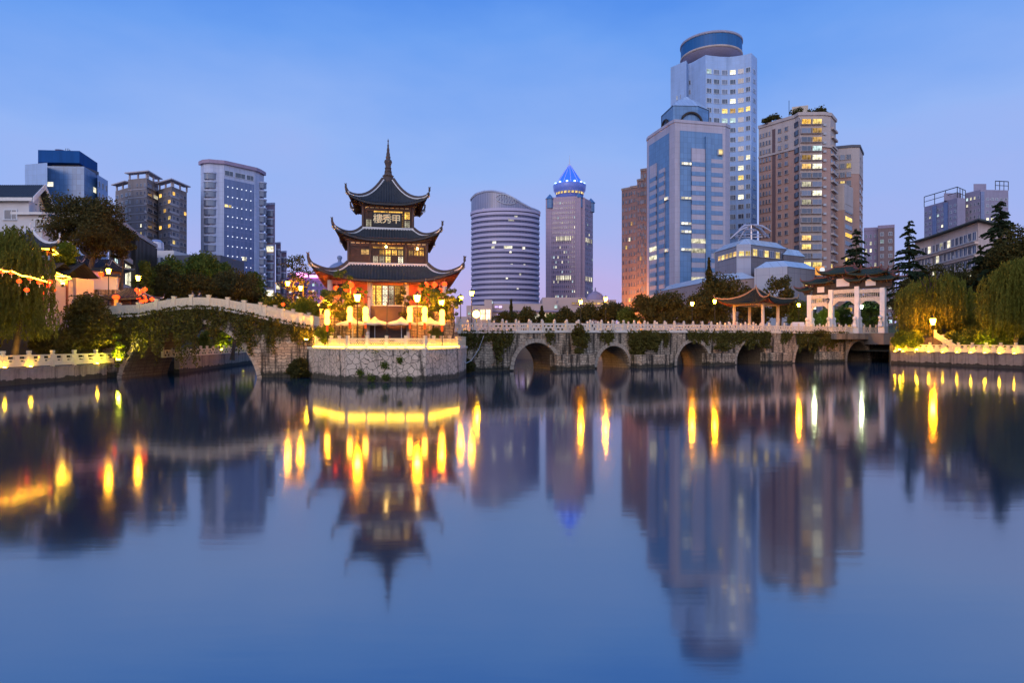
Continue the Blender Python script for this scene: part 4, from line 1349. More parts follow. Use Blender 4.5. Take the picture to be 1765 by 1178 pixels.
# --- blue glass office with white cores (far left)
b = Bld('office_building', 'office block of blue glass between white cores with a dark blue crown, dish on top', 'office building', cor(43, 283, 57))
zt = zof(287, 200)
fr = [cor(80, 286, zt), cor(145, 287, zt), cor(169, 302, zt)]
b.block(back(fr, 30), 3.3, zt, blue_glass, 'glass_wall')
zw = zof(282, 195); wl_ = [(X(43, 196), 196), (X(81.5, 194), 194)]
b.block(back(wl_, 25), 3.3, zw, dusk_tinted_tile, 'core_wall')
fr2 = [cor(168, 301, zt - 1), cor(186, 312, zt - 1)]
b.block(back(fr2, 20), 3.3, zt - 1, dusk_tinted_tile, 'side_wing')
b.grid(fr2[0], fr2[1], 14, zt - 2, 3, 12, 0.4, 0.5, 'off', 0.04)
zc = zof(260, 199); fc = [(X(65.5, 198), 198), (X(137, 199), 199), cor(168, 281, zc)]
b.block(back(fc, 26), zof(281, 199), zc, deep_blue, 'crown')
b.block(back([(X(84, 199.5), 201), (X(135, 200.5), 201), (X(160, 207), 210)], 18), zt - 0.2, zof(281, 199) + 0.1, roof_grey, 'recess')
for (u0, u1, z, m) in ((0.0, 0.2, 0.62, lit_white),):
    b.grid(fr[0], fr[1], zof(323, 200), zof(314, 200), 1, 1, 0.95, 0.95, force=lambda i, j: lit_white, u0=0.02, u1=0.2, proud=0.1)
b.grid(fr[1], fr[2], zof(330, 205), zof(319, 205), 1, 1, 0.9, 0.9, force=lambda i, j: lit_white, u0=0.6, u1=0.85, proud=0.1)
m_ = b.mb(); px_, D_ = 104, 205
c_ = (X(px_, D_), D_, zc)
m_.tube([c_, (c_[0], c_[1], zc + 1.2)], 0.15, 6); m_.lathe([(0.1, 0), (0.8, 0.25), (1.4, 0.8), (1.5, 0.9), (0.1, 0.5)], 14, (c_[0], c_[1], zc + 1.0))
m_.build('satellite_dish', steel, b.root)
m_ = b.mb()
for dx in (-0.8, 0, 0.8): m_.tube([(X(116, 205) + dx, 205, zc), (X(116, 205) + dx * 0.6, 205, zc + 2.6)], 0.07, 5)
m_.tube([(X(116, 205) - 1, 205, zc + 1.6), (X(116, 205) + 1, 205, zc + 2.0)], 0.07, 5)
m_.tube([(X(129, 205), 205, zc), (X(129, 205), 205, zc + 1.2)], 0.07, 5)
m_.build('antenna', iron, b.root)
b.finish()

# --- grey twin residential block with flat flying roofs
b = Bld('apartment_block', 'grey beige apartment tower with flying roof frames and stacked balconies, behind the garden trees', 'apartment building', (X(199, 240), 240))
D = 240
zA, zB, zC = zof(322, D), zof(309, D), zof(321, D)
fA = [(X(199, 247), 247), (X(222, 241), 241)]
fB = [(X(222, 241), 240.5), (X(253, 238), 238), (X(273, 248), 248)]
fC = [(X(273, 246), 246), (X(296, 240), 240), (X(322, 250), 250)]
b.block(back(fA, 20), 3.3, zA, beige_con); b.block(back(fB, 24), 3.3, zB, beige_con, 'tower_wall'); b.block(back(fC, 20), 3.3, zC, beige_con, 'wing_wall')
b.block(back([(X(258, 246), 246), (X(272, 247), 247)], 8), zB - 1, zof(305, 240), mauve, 'lift_house')
nz = 15
b.grid(fA[0], fA[1], 15, zA - 1, 3, nz, 0.5, 0.5, 'res', 0.05)
b.grid(fB[0], fB[1], 15, zB - 1, 5, nz + 1, 0.4, 0.42, 'res', 0.04, skip=lambda i, j: i == 1)
b.grid(fB[1], fB[2], 15, zB - 1, 2, nz + 1, 0.75, 0.5, 'res', 0.05)
b.grid(fC[0], fC[1], 15, zC - 1, 3, nz, 0.6, 0.5, 'gold', 0.09)
b.grid(fC[1], fC[2], 15, zC - 1, 4, nz, 0.7, 0.5, 'gold', 0.05)
for (fa, fb, zz, n_) in ((fB[1], fB[2], zB, nz + 1), (fC[1], ((fC[1][0] + fC[2][0]) / 2, (fC[1][1] + fC[2][1]) / 2), zC, nz)):
    for k in range(n_):
        z = 15 + (zz - 16) * k / n_
        m_ = b.mb(); a = Vector(fa); c = Vector(fb); mm = (a + c) / 2 + Vector((0, -1.7))
        m_.prism([tuple(a), (a.x * 0.8 + mm.x * 0.2, a.y - 1.3), tuple(mm), (c.x * 0.8 + mm.x * 0.2, (c.y + a.y) / 2 - 0.8), tuple(c)], z, z + 0.75)
        m_.build('balcony', beige_lt, b.root)
for k in range(nz + 1):
    z = 15 + (zB - 16) * k / (nz + 1)
    b.band(fB[:2], z - 0.1, 0.22, 0.12, beige_lt)
    b.band(fA, z * 0.94, 0.2, 0.12, beige_lt)
for f_, zz in ((fA, zA), (fB, zB), (fC, zC)):
    o_ = offset(f_, 1.6); i_ = offset(f_, -1.2)
    m_ = b.mb()
    for i in range(len(f_) - 1): m_.hexa([(*o_[i], zz + 1.9), (*o_[i + 1], zz + 1.9), (*i_[i + 1], zz + 1.9), (*i_[i], zz + 1.9)], [(*o_[i], zz + 2.3), (*o_[i + 1], zz + 2.3), (*i_[i + 1], zz + 2.3), (*i_[i], zz + 2.3)])
    for i in range(len(f_) - 1):
        for q in (0.05, 0.5, 0.95):
            p = Vector(f_[i]).lerp(Vector(f_[i + 1]), q); m_.box((p.x, p.y + 0.5, zz + 0.95), (0.5, 0.5, 1.9))
    m_.build('roof_frame', beige_lt, b.root)
b.finish(beige_lt)

# --- curved pale tower with blue curtain wall
b = Bld('office_tower', 'pale curved tower with a dark blue dotted curtain wall and rounded bay windows', 'office tower', cor(346, 279, 74))
zt = zof(277, 250)
f = [cor(346, 281, zt), cor(352, 278, zt), cor(362, 277, zt), cor(372, 278, zt), cor(386, 279, zt), cor(440, 291, zt), cor(447, 294, zt), cor(455, 299, zt)]
b.block(back(f, 26), 3.3, zt, pale_clad, 'wall')
b.band(f, zt - 1.0, 1.4, 0.9, mauve, 'roof_cornice')
c0, c1 = Vector(f[4]).lerp(Vector(f[5]), 0.0), Vector(f[4]).lerp(Vector(f[5]), 0.96)
n_ = Vector((c1 - c0)).normalized(); n_ = Vector((n_.y, -n_.x)) * 0.08
m_ = b.mb(); ztc = zt - 6.6
m_.hexa([(c0.x + n_.x, c0.y + n_.y, 8), (c1.x + n_.x, c1.y + n_.y, 8), (c1.x, c1.y + 0.3, 8), (c0.x, c0.y + 0.3, 8)], [(c0.x + n_.x, c0.y + n_.y, ztc), (c1.x + n_.x, c1.y + n_.y, ztc), (c1.x, c1.y + 0.3, ztc), (c0.x, c0.y + 0.3, ztc)])
cw = m_.build('curtain_wall', blue_curtain, b.root)
fl = mat_emit('facade_lamp', (0.8, 0.85, 1.0), 1.6)
m_ = MB(); m_.box((0, 0, 0), (0.32, 0.2, 0.32)); me = m_.mesh('facade_light', fl)
for i in range(6):
    for j in range(14):
        p = c0.lerp(c1, 0.12 + 0.76 * i / 5) + n_ * 2.2
        put(me, 'facade_light', cw, Vector((p.x, p.y, 14 + (ztc - 17) * j / 13)) - b.org)
for q0, q1 in ((0.02, 0.3), (0.36, 0.7), (0.74, 0.98)):
    p0, p1 = c0.lerp(c1, q0), c0.lerp(c1, q1); b.grid(p0, p1, zt - 5.2, zt - 3.2, 1, 1, 1, 1, force=lambda i, j: glass_dark)
b.grid(c0, c1, zof(358, 253), zof(353, 253), 2, 1, 0.85, 1.0, force=lambda i, j: lit_warm, u0=0.0, u1=0.24, proud=0.3)
b.grid(c0, c1, zof(447, 253), zof(440, 253), 2, 1, 0.9, 1.0, force=lambda i, j: lit_white, u0=0.58, u1=0.74, proud=0.3)
nfl = 17
ctr = (Vector(f[1]) + Vector(f[3])) / 2
for k in range(nfl):
    z = 12 + (zt - 6 - 12) * k / (nfl - 1) - 1.2
    m_ = b.mb(); rr_ = (Vector(f[3]) - Vector(f[1])).length / 2
    pts = [(ctr.x + rr_ * math.cos(a_), ctr.y + rr_ * 0.7 * math.sin(a_)) for a_ in np.linspace(math.pi, 2 * math.pi, 9)]
    m_.prism(pts, z, z + 2.2); w_ = m_.build('bay_window', glass_mid, b.root)
    b.band(pts, z + 2.2, 0.5, 0.25, pale_clad, 'sill', parent=w_)
    c2_ = (Vector(f[6]) + Vector(f[7])) / 2
    m_ = b.mb(); pts = [(c2_.x + 2.0 * math.cos(a_), c2_.y + 2.2 * math.sin(a_)) for a_ in np.linspace(math.pi, 2 * math.pi, 9)]
    m_.prism(pts, z, z + 2.2); w_ = m_.build('bay_window', glass_mid, b.root)
    b.band(pts, z + 2.2, 0.5, 0.25, pale_clad, 'sill', parent=w_)
b.finish()
for (x0, x1, yt, D, lab) in ((456, 474, 350, 275, 'lower wing tower with rounded glazed bays, right behind the pale curved tower'), (474, 484, 418, 290, 'small mauve block stepping down beside the curved tower wing'), (483, 494, 433, 300, 'lowest mauve block of the row right of the curved tower')):
    b = Bld('apartment_tower', lab, 'apartment building', (X(x0, D), D)); zt = zof(yt, D)
    f = [(X(x0, D), D + 1), (X(x1, D), D)]
    b.block(back(f, 16), 3.3, zt, mauve)
    b.band(f, zt - 0.8, 0.9, 0.5, pale_clad, 'roof_cornice')
    nf = int((zt - 10) / 3.6)
    for k in range(nf):
        z = 8 + (zt - 10) * k / nf; m_ = b.mb(); xm = (X(x0, D) + X(x1, D)) / 2; r_ = (X(x1, D) - X(x0, D)) * 0.33
        pts = [(xm + r_ * math.cos(a_), D + 0.3 + r_ * 0.6 * math.sin(a_)) for a_ in np.linspace(math.pi, 2 * math.pi, 9)]
        m_.prism(pts, z, z + 2.3); w_ = m_.build('bay_window', lit_white if rnd.random() < 0.12 else glass_mid, b.root)
        b.band(pts, z + 2.3, 0.6, 0.2, pale_clad, 'sill', parent=w_)
    b.finish()

# --- lilac block glowing pink, behind the thin trees left of the tower
b = Bld('hotel_block', 'lilac office block with a pink lit sign band, behind thin trees left of the pagoda', 'building', (X(480, 300), 300))
f = [(X(478, 306), 306), (X(530, 300), 300), (X(570, 304), 304)]
zt = zof(478, 300); b.block(back(f, 25), 3.3, zt, mat_grid('lilac_wall', (0.5, 0.3, 0.6), (0.3, 0.18, 0.42), 2.2, 3.2, 0.3, 0.6))
b.block(back([(X(495, 306), 306), (X(558, 305), 305)], 15), zt, zof(468, 300), mauve, 'top_floor')
e_pink = mat_emit('pink_sign', (1.0, 0.32, 0.75), 3.2)
m_ = b.mb(); m_.box((X(520, 299), 299.2, zof(474, 299)), (5.5, 0.4, 2.2)); m_.box((X(545, 300), 300.5, zof(476, 299)), (6.5, 0.4, 1.3)); m_.build('sign_band', e_pink, b.root)
b.grid(f[0], f[1], 8, zt - 2, 8, 8, 0.6, 0.45, 'off', 0.08); b.grid(f[1], f[2], 8, zt - 2, 6, 8, 0.6, 0.45, 'off', 0.08)
b.finish(mauve)
b = Bld('domed_building', 'grey domed roof with a round lantern peeping over the lower pagoda roof', 'building', (X(584, 420), 420))
zb = zof(466, 420); c_ = (X(584, 420), 420)
b.block([(c_[0] - 9, 415), (c_[0] + 9, 415), (c_[0] + 9, 430), (c_[0] - 9, 430)], 3.3, zb, mauve)
m_ = b.mb(); m_.lathe([(7.5, 0), (7, 1.5), (5.5, 3.4), (3.5, 4.6), (1.3, 5.4), (1.0, 7.0), (1.6, 7.8), (1.7, 8.8), (1.2, 9.6), (0.3, 10.0)], 18, (c_[0], 422, zb)); m_.build('dome', mat_plain('dome_grey', (0.22, 0.25, 0.36), 0.6), b.root, smooth=True)
b.grid((c_[0] - 9, 415), (c_[0] + 9, 415), 10, zb - 2, 5, 8, 0.5, 0.5, 'off', 0.1)
b.finish()

# --- oval banded tower
b = Bld('oval_tower', 'oval tower of pale bands and dark ribbon windows under a sloping arched crown', 'office tower', (X(871, 300), 300))
ocx, ocy, orx, ory = X(871, 308), 308, 16.2, 12.0
oval = [(ocx + orx * math.cos(a_), ocy + ory * math.sin(a_)) for a_ in np.linspace(0, 2 * math.pi, 49)[:-1]]
zt = zof(363, 297)
b.block(oval, 3.3, zt, oval_g, 'ribbon_glazing')
nfl = 20
for k in range(nfl):
    z = 16 + (zt - 18) * k / (nfl - 1)
    b.band(oval, z, 1.25, 0.35, oval_m, 'spandrel_band', closed=True)
b.band(oval, zt - 0.3, 1.3, 0.7, oval_m, 'crown_ring', closed=True)
m_ = b.mb(); rows = [[], [], []]
crown_top = [(813, 338), (822, 333), (838, 331), (852, 332), (868, 336), (884, 344), (900, 353), (914, 359), (930, 361)]
for a_ in np.linspace(-math.pi, math.pi, 97):
    x = ocx + (orx + 0.3) * math.cos(a_); y = ocy + (ory + 0.3) * math.sin(a_)
    px = 871 + 58.5 * math.cos(a_); tz = zof(float(np.interp(px, [q[0] for q in crown_top], [q[1] for q in crown_top])), 298)
    rows[0].append((x, y, zt + 0.9)); rows[1].append((x, y, tz)); rows[2].append((x * 1.0 + (ocx - x) * 0.03, y + (ocy - y) * 0.03, tz))
m_.grid(rows); m_.grid([[(p[0] + (ocx - p[0]) * 0.03, p[1] + (ocy - p[1]) * 0.03, p[2]) for p in r_] for r_ in rows[:2]][::-1])
cr = m_.build('crown_screen', mat_grid('crown_screen', (0.24, 0.25, 0.38), (0.42, 0.4, 0.55), 1.1, 60, 0.12, 0.3), b.root)
m_ = b.mb(); m_.tube([(r_[0], r_[1], r_[2] + 0.3) for r_ in rows[1]], 0.55, 6); m_.build('crown_rim', pale_clad, cr)
m_ = b.mb()    # pale lattice oval on the crown
lx, lz, ly = X(872, 296), zof(344, 296), ocy - ory - 0.75
el = [(lx + 4.6 * math.cos(a_), ly + 0.9 * abs(math.cos(a_)) * 0.4, lz + 2.1 * math.sin(a_) - 0.18 * 4.6 * math.cos(a_)) for a_ in np.linspace(0, 2 * math.pi, 25)]
m_.tube(el, 0.16, 5)
for k in range(7):
    x = -3.6 + 1.2 * k; h_ = 2.1 * math.sqrt(max(0.02, 1 - (x / 4.6) ** 2))
    m_.tube([(lx + x, ly, lz - h_ - 0.18 * x), (lx + x, ly, lz + h_ - 0.18 * x)], 0.09, 4)
    if k < 6: m_.tube([(lx + x, ly, lz - h_ * 0.7 - 0.18 * x), (lx + x + 1.2, ly, lz + h_ * 0.7 - 0.18 * x)], 0.09, 4)
m_.build('lattice_emblem', frame_w, cr)
for (px, py, w) in ((833, 361, 2.2), (881, 379, 2.6), (853, 419, 2), (851, 426, 1.6), (876, 427, 4), (889, 375, 1.5), (902, 428, 1.5), (882, 458, 1), (903, 458, 1), (874, 479, 1), (896, 474, 0.9), (892, 496, 1), (880, 434, 1)):
    a_ = -math.acos(max(-1, min(1, (px - 871) / 58.5))); x, y = ocx + (orx + 0.1) * math.cos(a_), ocy + (ory + 0.1) * math.sin(a_)
    b.wins.append((x, y, zof(py, 297), a_ + math.pi / 2, w, 1.5, lit_white if py > 370 else lit_warm, 0.35))
b.finish()

# --- violet tower with the lit blue cone
b = Bld('cone_tower', 'violet stone tower with a glowing blue glass cone and lantern ring on top', 'office tower', (X(943, 350), 350))
D = 350; zt = zof(340, D)
f = [(X(942.5, 360), 360), (X(946, 351), 351), (X(996, 347), 347), (X(1003, 349), 349), (X(1022, 362), 362)]
b.block(back(f, 26), 3.3, zt, violet_stone)
for p_ in f[1:4]:
    b.block([(p_[0] - 1.6, p_[1] - 0.6), (p_[0] + 1.6, p_[1] - 0.6), (p_[0] + 1.6, p_[1] + 2), (p_[0] - 1.6, p_[1] + 2)], 3.3, zt - 0.5, violet_stone, 'corner_pier')
nf = 24
b.grid(f[1], f[2], 16, zt - 2, 14, nf, 0.42, 0.5, 'off', 0.13)
b.grid(f[3], f[4], 16, zt - 2, 7, nf, 0.45, 0.5, 'off', 0.13)
for zz in (zof(411, 348), zof(479, 348)):
    b.grid(f[1], f[2], zz - 1.4, zz + 1.4, 9, 1, 0.55, 0.95, force=lambda i, j: lit_white, u0=0.25, u1=0.78, proud=0.3)
    b.grid(f[3], f[4], zz - 1.4, zz + 1.4, 4, 1, 0.55, 0.95, force=lambda i, j: lit_white, u0=0.25, u1=0.9, proud=0.3)
for (px, dd) in ((948, 350), (998, 347), (1019, 360)):
    m_ = b.mb(); m_.lathe([(2.1, -5), (2.1, 0.0), (2.6, 0.2), (0.1, 3.0)], 8, (X(px, dd), dd + 1.5, zt - 1), math.pi / 8); m_.build('corner_turret', mat_blue if 'mat_blue' in globals() else blue_glass, b.root)
cx0, cy0 = X(982, 357), 358
m_ = b.mb(); m_.lathe([(7.7, zt - 1), (7.7, zof(331, 352)), (8.9, zof(328, 356)), (9.3, zof(319, 356)), (9.1, zof(318, 356)), (7.9, zof(317, 356))], 32, (cx0, cy0, 0)); m_.build('ring', mat_plain('ring_blue', (0.18, 0.26, 0.7), 0.3), b.root, smooth=True)
for k in range(10):
    a_ = -math.pi / 2 + (k - 4.5) * 0.26
    b.wins.append((cx0 + 7.85 * math.cos(a_), cy0 + 7.85 * math.sin(a_), zof(334, 356), a_ + math.pi / 2, 1.5, 1.5, lit_warm, 0.3))
m_ = b.mb(); m_.lathe([(7.9, zof(317, 356)), (4.0, zof(299, 356)), (0.25, zof(281, 356)), (0.05, zof(280, 356))], 12, (cx0, cy0, 0))
cone_m, n, l, out = new_mat('cone_glass'); pb = pbsdf(n, l, out, 0.2)
pb.inputs['Base Color'].default_value = (0.04, 0.12, 0.6, 1); pb.inputs['Emission Color'].default_value = (0.03, 0.12, 1.0, 1); pb.inputs['Emission Strength'].default_value = 0.8
m_.build('cone_roof', cone_m, b.root)
m_ = b.mb()
for k in range(12):
    a_ = k * math.pi / 6; m_.tube([(cx0 + 7.95 * math.cos(a_), cy0 + 7.95 * math.sin(a_), zof(317, 356)), (cx0, cy0, zof(280, 356))], 0.14, 4)
m_.tube([(cx0, cy0, zof(281, 356)), (cx0, cy0, zof(266, 356))], [0.2, 0.06], 5)
m_.build('cone_rib', frame_w, b.root)
e_blue = mat_emit('blue_floodlight_glow', (0.25, 0.42, 1.0), 7)
for k in range(12):
    a_ = (k + 0.5) * math.pi / 6
    m_ = b.mb(); m_.box((cx0 + 8.2 * math.cos(a_), cy0 + 8.2 * math.sin(a_), zof(316.5, 356)), (1.0, 1.0, 0.7)); m_.build('floodlight', e_blue, b.root)
b.finish(violet_stone)

# --- shopping hall at the foot of both towers
tan_m = mat_plain('tan_render', (0.55, 0.38, 0.32), 0.8, var=0.12, scale=0.2)
b = Bld('shopping_hall', 'low tan shopping hall with bright shopfronts and a purple lit entrance below the oval tower', 'building', (X(804, 215), 215))
D = 215
for (x0, x1, yt, d, nm) in ((804, 848, 527, 214, 'wall'), (848, 962, 524, 217, 'front_wall'), (962, 1062, 517, 222, 'rear_wall'), (935, 1010, 513, 232, 'upper_wall'), (835, 848, 517, 216, 'stair_wall')):
    b.block([(X(x0, d), d), (X(x1, d), d), (X(x1, d), d + 22), (X(x0, d), d + 22)], 3.3, zof(yt, d), tan_m, nm)
b.band([(X(848, 217), 217), (X(962, 217), 217)], zof(538, 217), 0.5, 0.8, mauve, 'canopy')
e_shop = mat_litroom('shopfront_light', (1.0, 0.75, 0.42), 3.0, 0.8); e_viol = mat_litroom('violet_shopfront', (0.62, 0.45, 1.0), 2.6, 0.8)
for (x0, x1, y0, y1, m) in ((834, 850, 519, 524, lit_cool), (827, 846, 533, 552, e_shop), (856, 905, 541, 552, e_viol), (906, 934, 541, 552, lit_white), (935, 952, 540, 552, e_shop), (955, 961, 526, 532, lit_cool), (806, 812, 538, 543, lit_cool), (852, 866, 527, 531, e_viol), (985, 1050, 521, 525, lit_amber)):
    d = 213.6 if x1 < 848 else (216.7 if x1 < 963 else 221.7)
    n_ = max(1, int((x1 - x0) / 7)); b.grid((X(x0, d), d), (X(x1, d), d), zof(y1, d), zof(y0, d), n_, 1, 0.9, 0.95, force=lambda i, j, m=m: m)
m_ = b.mb(); m_.lathe([(3.4, 0), (3.4, 2.4), (3.2, 3.6), (2.4, 5.0), (1.2, 5.8), (0.3, 6.2), (0.2, 7.4), (0.02, 7.5)], 16, (X(1028, 225), 228, zof(519, 225) - 2.5)); m_.build('dome', mauve, b.root, smooth=True)
b.finish(tan_m)
b = Bld('low_shop', 'small tan shop wing half hidden by lamp posts, left of the shopping hall', 'building', (X(792, 205), 205))
b.block([(X(786, 205), 205), (X(806, 205), 205), (X(806, 205), 225), (X(786, 205), 225)], 3.3, zof(546, 205), tan_m)
b.grid((X(787, 204.9), 204.9), (X(805, 204.9), 204.9), 4, 9, 4, 1, 0.8, 0.8, 'gold', 0.9); b.finish(tan_m)

# --- brown residential tower left of the glass office
b = Bld('apartment_tower', 'brown stepped apartment tower glowing orange near its foot, left of the glass office', 'apartment building', (X(1075, 240), 240))
for (x0, x1, yt, d, dd) in ((1074, 1088, 323, 240, 3), (1088, 1101, 320, 238, 2), (1100, 1111, 308, 236, 2), (1106, 1120, 290, 235, 2)):
    f = [(X(x0, d), d + dd), (X(x1, d), d)]
    zt = zof(yt, d); b.block(back(f, 18), 3.3, zt, brown_wall)
    b.band(f, zt - 0.6, 0.8, 0.3, beige_con, 'roof_cornice')
    b.grid(f[0], f[1], 12, zt - 1, 3, 17, 0.55, 0.5, 'res', 0.03)
b.finish(brown_wall)
root = thing('street_floodlight', 'orange street floodlight at the foot of the brown stepped apartment tower', 'floodlight', (X(1078, 225), 225, 3.3))
m_ = MB(); m_.tube([(0, 0, 0), (0, 0, 7)], 0.1, 6); m_.build('pole', iron, root)
m_ = MB(); m_.box((0, 0.1, 7.3), (0.8, 0.5, 0.5)); m_.build('lamp_head', mat_emit('orange_flood_glow', (1.0, 0.35, 0.03), 6000), root)

# --- glass and granite office with arched top
b = Bld('glass_office', 'blue glass and pink granite office with stepped arches and an octagonal glass crown', 'office tower', (X(1115, 218), 218))
zt = zof(210, 200)
f = [cor(1115, 243, zt), cor(1118, 239, zt), cor(1155, 214, zt), cor(1163, 210, zt), cor(1250, 217, zt), cor(1258, 221, zt)]
b.block(back(f, 30), 3.3, zt, pink_clad, 'granite_wall')
b.band(f, zt - 0.1, 0.9, 0.25, pink_clad, 'parapet')
def panel(p, q, u0, u1, z0, z1, mat, name, proud):
    p, q = Vector(p), Vector(q); a = p.lerp(q, u0); c = p.lerp(q, u1); d = (q - p).normalized(); n_ = Vector((d.y, -d.x)) * proud
    m_ = b.mb(); m_.hexa([(a.x + n_.x, a.y + n_.y, z0), (c.x + n_.x, c.y + n_.y, z0), (c.x - n_.x, c.y - n_.y, z0), (a.x - n_.x, a.y - n_.y, z0)],
                         [(a.x + n_.x, a.y + n_.y, z1), (c.x + n_.x, c.y + n_.y, z1), (c.x - n_.x, c.y - n_.y, z1), (a.x - n_.x, a.y - n_.y, z1)])
    return m_.build(name, mat, b.root)
Lf, Rf = (f[1], f[2]), (f[3], f[4])
for (fc, segs) in ((Lf, ((0.04, 0.96),)), (Rf, ((0.1, 0.94),))):
    for u0, u1 in segs: panel(*fc, u0, u1, 10, zt - 2.6, blue_glass, 'glass_wall', 0.15)
# central granite bays with ribbon windows
nb = 16
for (fc, bays, ztb) in ((Rf, ((0.32, 0.585), (0.70, 0.93)), zt - 8), (Lf, ((0.12, 0.42), (0.56, 0.8)), zt - 10)):
    for bi, (u0, u1) in enumerate(bays):
        panel(*fc, u0, u1, 12, ztb - (0 if bi == 0 else 3), pink_clad, 'granite_bay', 0.5)
        for k in range(nb):
            z = 14 + (ztb - 5 - 14) * k / (nb - 1)
            panel(*fc, u0, u1, z - 0.68, z + 0.68, lit_white if ((k in (6, 7) and bi == 0) or (k == 3 and fc is Rf)) else blue_glass, 'window_band', 0.62)
panel(*Rf, 0.59, 0.69, 12, ztb + 6, blue_glass, 'glass_fin', 0.9)
for z in (zof(258, 200), ):
    b.grid(*Rf, z - 1, z + 1, 5, 1, 0.9, 0.9, force=lambda i, j: lit_warm, u0=0.84, u1=0.93, proud=0.9)
b.grid(*Rf, zof(284, 200), zof(279, 200), 5, 1, 0.9, 0.9, force=lambda i, j: lit_white, u0=0.12, u1=0.31, proud=0.6)
for y in (341, 385, 399, 430): b.grid(*Rf, zof(y + 2.5, 200), zof(y - 2.5, 200), 3, 1, 0.95, 0.9, force=lambda i, j: lit_white, u0=0.11, u1=0.31, proud=0.6)
for y in (343, 432): b.grid(*Lf, zof(y + 3, 204), zof(y - 3, 204), 3, 1, 0.95, 0.9, force=lambda i, j: lit_white, u0=0.82, u1=0.96, proud=0.6)
# crown: set back block with big arches, glass hip and tip
zc = zof(182, 205)
oct_ = [cor(1141, 200, zc), cor(1160, 182, zc), cor(1203, 183, zc), cor(1221, 190, zc)]
b.block(back(oct_, 20), zt - 0.2, zc, blue_glass, 'crown_wall')
ctr_ = Vector((X(1186, 216), 218))
bp_ = back(oct_, 20)
m_ = b.mb(); zc1 = zof(170, 210)
m_.prism(offset(bp_, 0.3, True), zc, zc1, [tuple(ctr_ + (Vector(p) - ctr_) * 0.55) for p in bp_]); m_.build('crown_roof', sky_glazing, b.root)
m_ = b.mb(); m_.prism([tuple(ctr_ + (Vector(p) - ctr_) * 0.4) for p in bp_], zc1, zof(162, 214), [tuple(ctr_ + (Vector(p) - ctr_) * 0.12) for p in bp_]); m_.build('crown_tip', sky_glazing, b.root)
for (p, q, r_) in ((oct_[1], oct_[2], 3.6), (oct_[0], oct_[1], 3.0)):
    p, q = Vector(p), Vector(q); d = (q - p).normalized(); n_ = Vector((d.y, -d.x)) * 0.5; mid = p.lerp(q, 0.72 if r_ > 3.3 else 0.4) + n_
    m_ = b.mb(); m_.tube([(mid.x + d.x * r_ * math.cos(a_), mid.y + d.y * r_ * math.cos(a_), zt + 0.5 + (r_ + 0.6) * math.sin(a_)) for a_ in np.linspace(0, math.pi, 15)], 0.42, 5); m_.build('arch_frame', darkst, b.root)
b.finish()

# --- tallest tower with the round restaurant
b = Bld('high_tower', 'tallest white tiled tower with a concave front and a round blue glass disc on top', 'office tower', (X(1156, 290), 290))
zt = zof(91, 280)
f = [cor(1156, 116, zt), cor(1183, 104, zt), cor(1186, 110, zt), cor(1192, 108, zt), cor(1216, 94.5, zt), cor(1228, 96, zt), cor(1242, 97.5, zt), cor(1256, 97.8, zt), cor(1270, 96.5, zt), cor(1284, 94, zt), cor(1295, 91, zt), cor(1305, 101, zt)]
b.block(back(f, 30), 3.3, zt, dusk_tinted_tile)
nf = 26; z0g = 14; z1g = zof(112, 281)
lit_set = {(3, 22): lit_white, (2, 21): lit_warm, (3, 21): lit_amber, (4, 21): lit_warm, (5, 21): lit_warm, (2, 20): lit_cool, (3, 20): lit_cool, (0, 25): lit_cool, (5, 16): lit_white, (4, 15): lit_white, (4, 14): lit_warm, (4, 12): lit_white, (5, 3): lit_white}
segs = f[4:11]
for i in range(6):
    b.grid(segs[i], segs[i + 1], z0g, z1g, 1, nf, 0.72, 0.5, 'off', 0.015, force=lambda a_, j, i=i: lit_set.get((i, j)))
b.grid(f[10], f[11], z0g, z1g, 1, nf, 0.4, 0.42, 'off', 0.05)
b.grid(f[0], f[1], z0g, zof(150, 285), 2, nf - 3, 0.2, 0.42, 'off', 0.03, u0=0.3, u1=0.75)
b.grid(f[2], f[3], z0g, zof(125, 285), 1, nf - 1, 0.5, 0.45, 'off', 0.08)
dc = (X(1228, 294), 296); dr = 13.6
m_ = b.mb(); zd0, zd1 = zof(76, 281), zof(53, 281)
m_.lathe([(dr * 0.78, zd0 - 3.6), (dr * 0.98, zd0 - 0.6), (dr, zd0)], 48, (*dc, 0)); m_.build('disc_soffit', mat_plain('disc_soffit', (0.22, 0.2, 0.28), 0.7), b.root, smooth=True)
m_ = b.mb(); m_.lathe([(dr, zd0), (dr, zd1)], 48, (*dc, 0)); m_.build('disc_glazing', mat_grid('disc_glass', (0.012, 0.13, 0.36), (0.01, 0.06, 0.18), 1.5, 8, 0.06, 0.5, spec=0.4), b.root)
m_ = b.mb(); m_.lathe([(dr + 0.35, zd1), (dr + 0.35, zd1 + 1.0), (dr - 1, zd1 + 1.3)], 48, (*dc, 0)); m_.build('disc_rim', mat_plain('disc_rim', (0.3, 0.3, 0.38), 0.6), b.root, smooth=True)
m_ = b.mb(); m_.lathe([(dr + 0.25, zd0 - 0.25), (dr + 0.35, zd0 + 0.3), (dr + 0.25, zd0 + 0.6)], 48, (*dc, 0)); m_.build('disc_sill', cream_wall, b.root, smooth=True)
for (dx, dy) in ((-7, -4), (-5.5, -6), (4.2, -8.6), (6.8, -8.0), (0, 0)):
    m_ = b.mb(); m_.lathe([(0.75 if dx else 5.5, zt - 1), (0.75 if dx else 5.5, zd0 - 3.0)], 12, (dc[0] + dx, dc[1] + dy, 0)); m_.build('disc_column', dusk_tinted_tile, b.root)
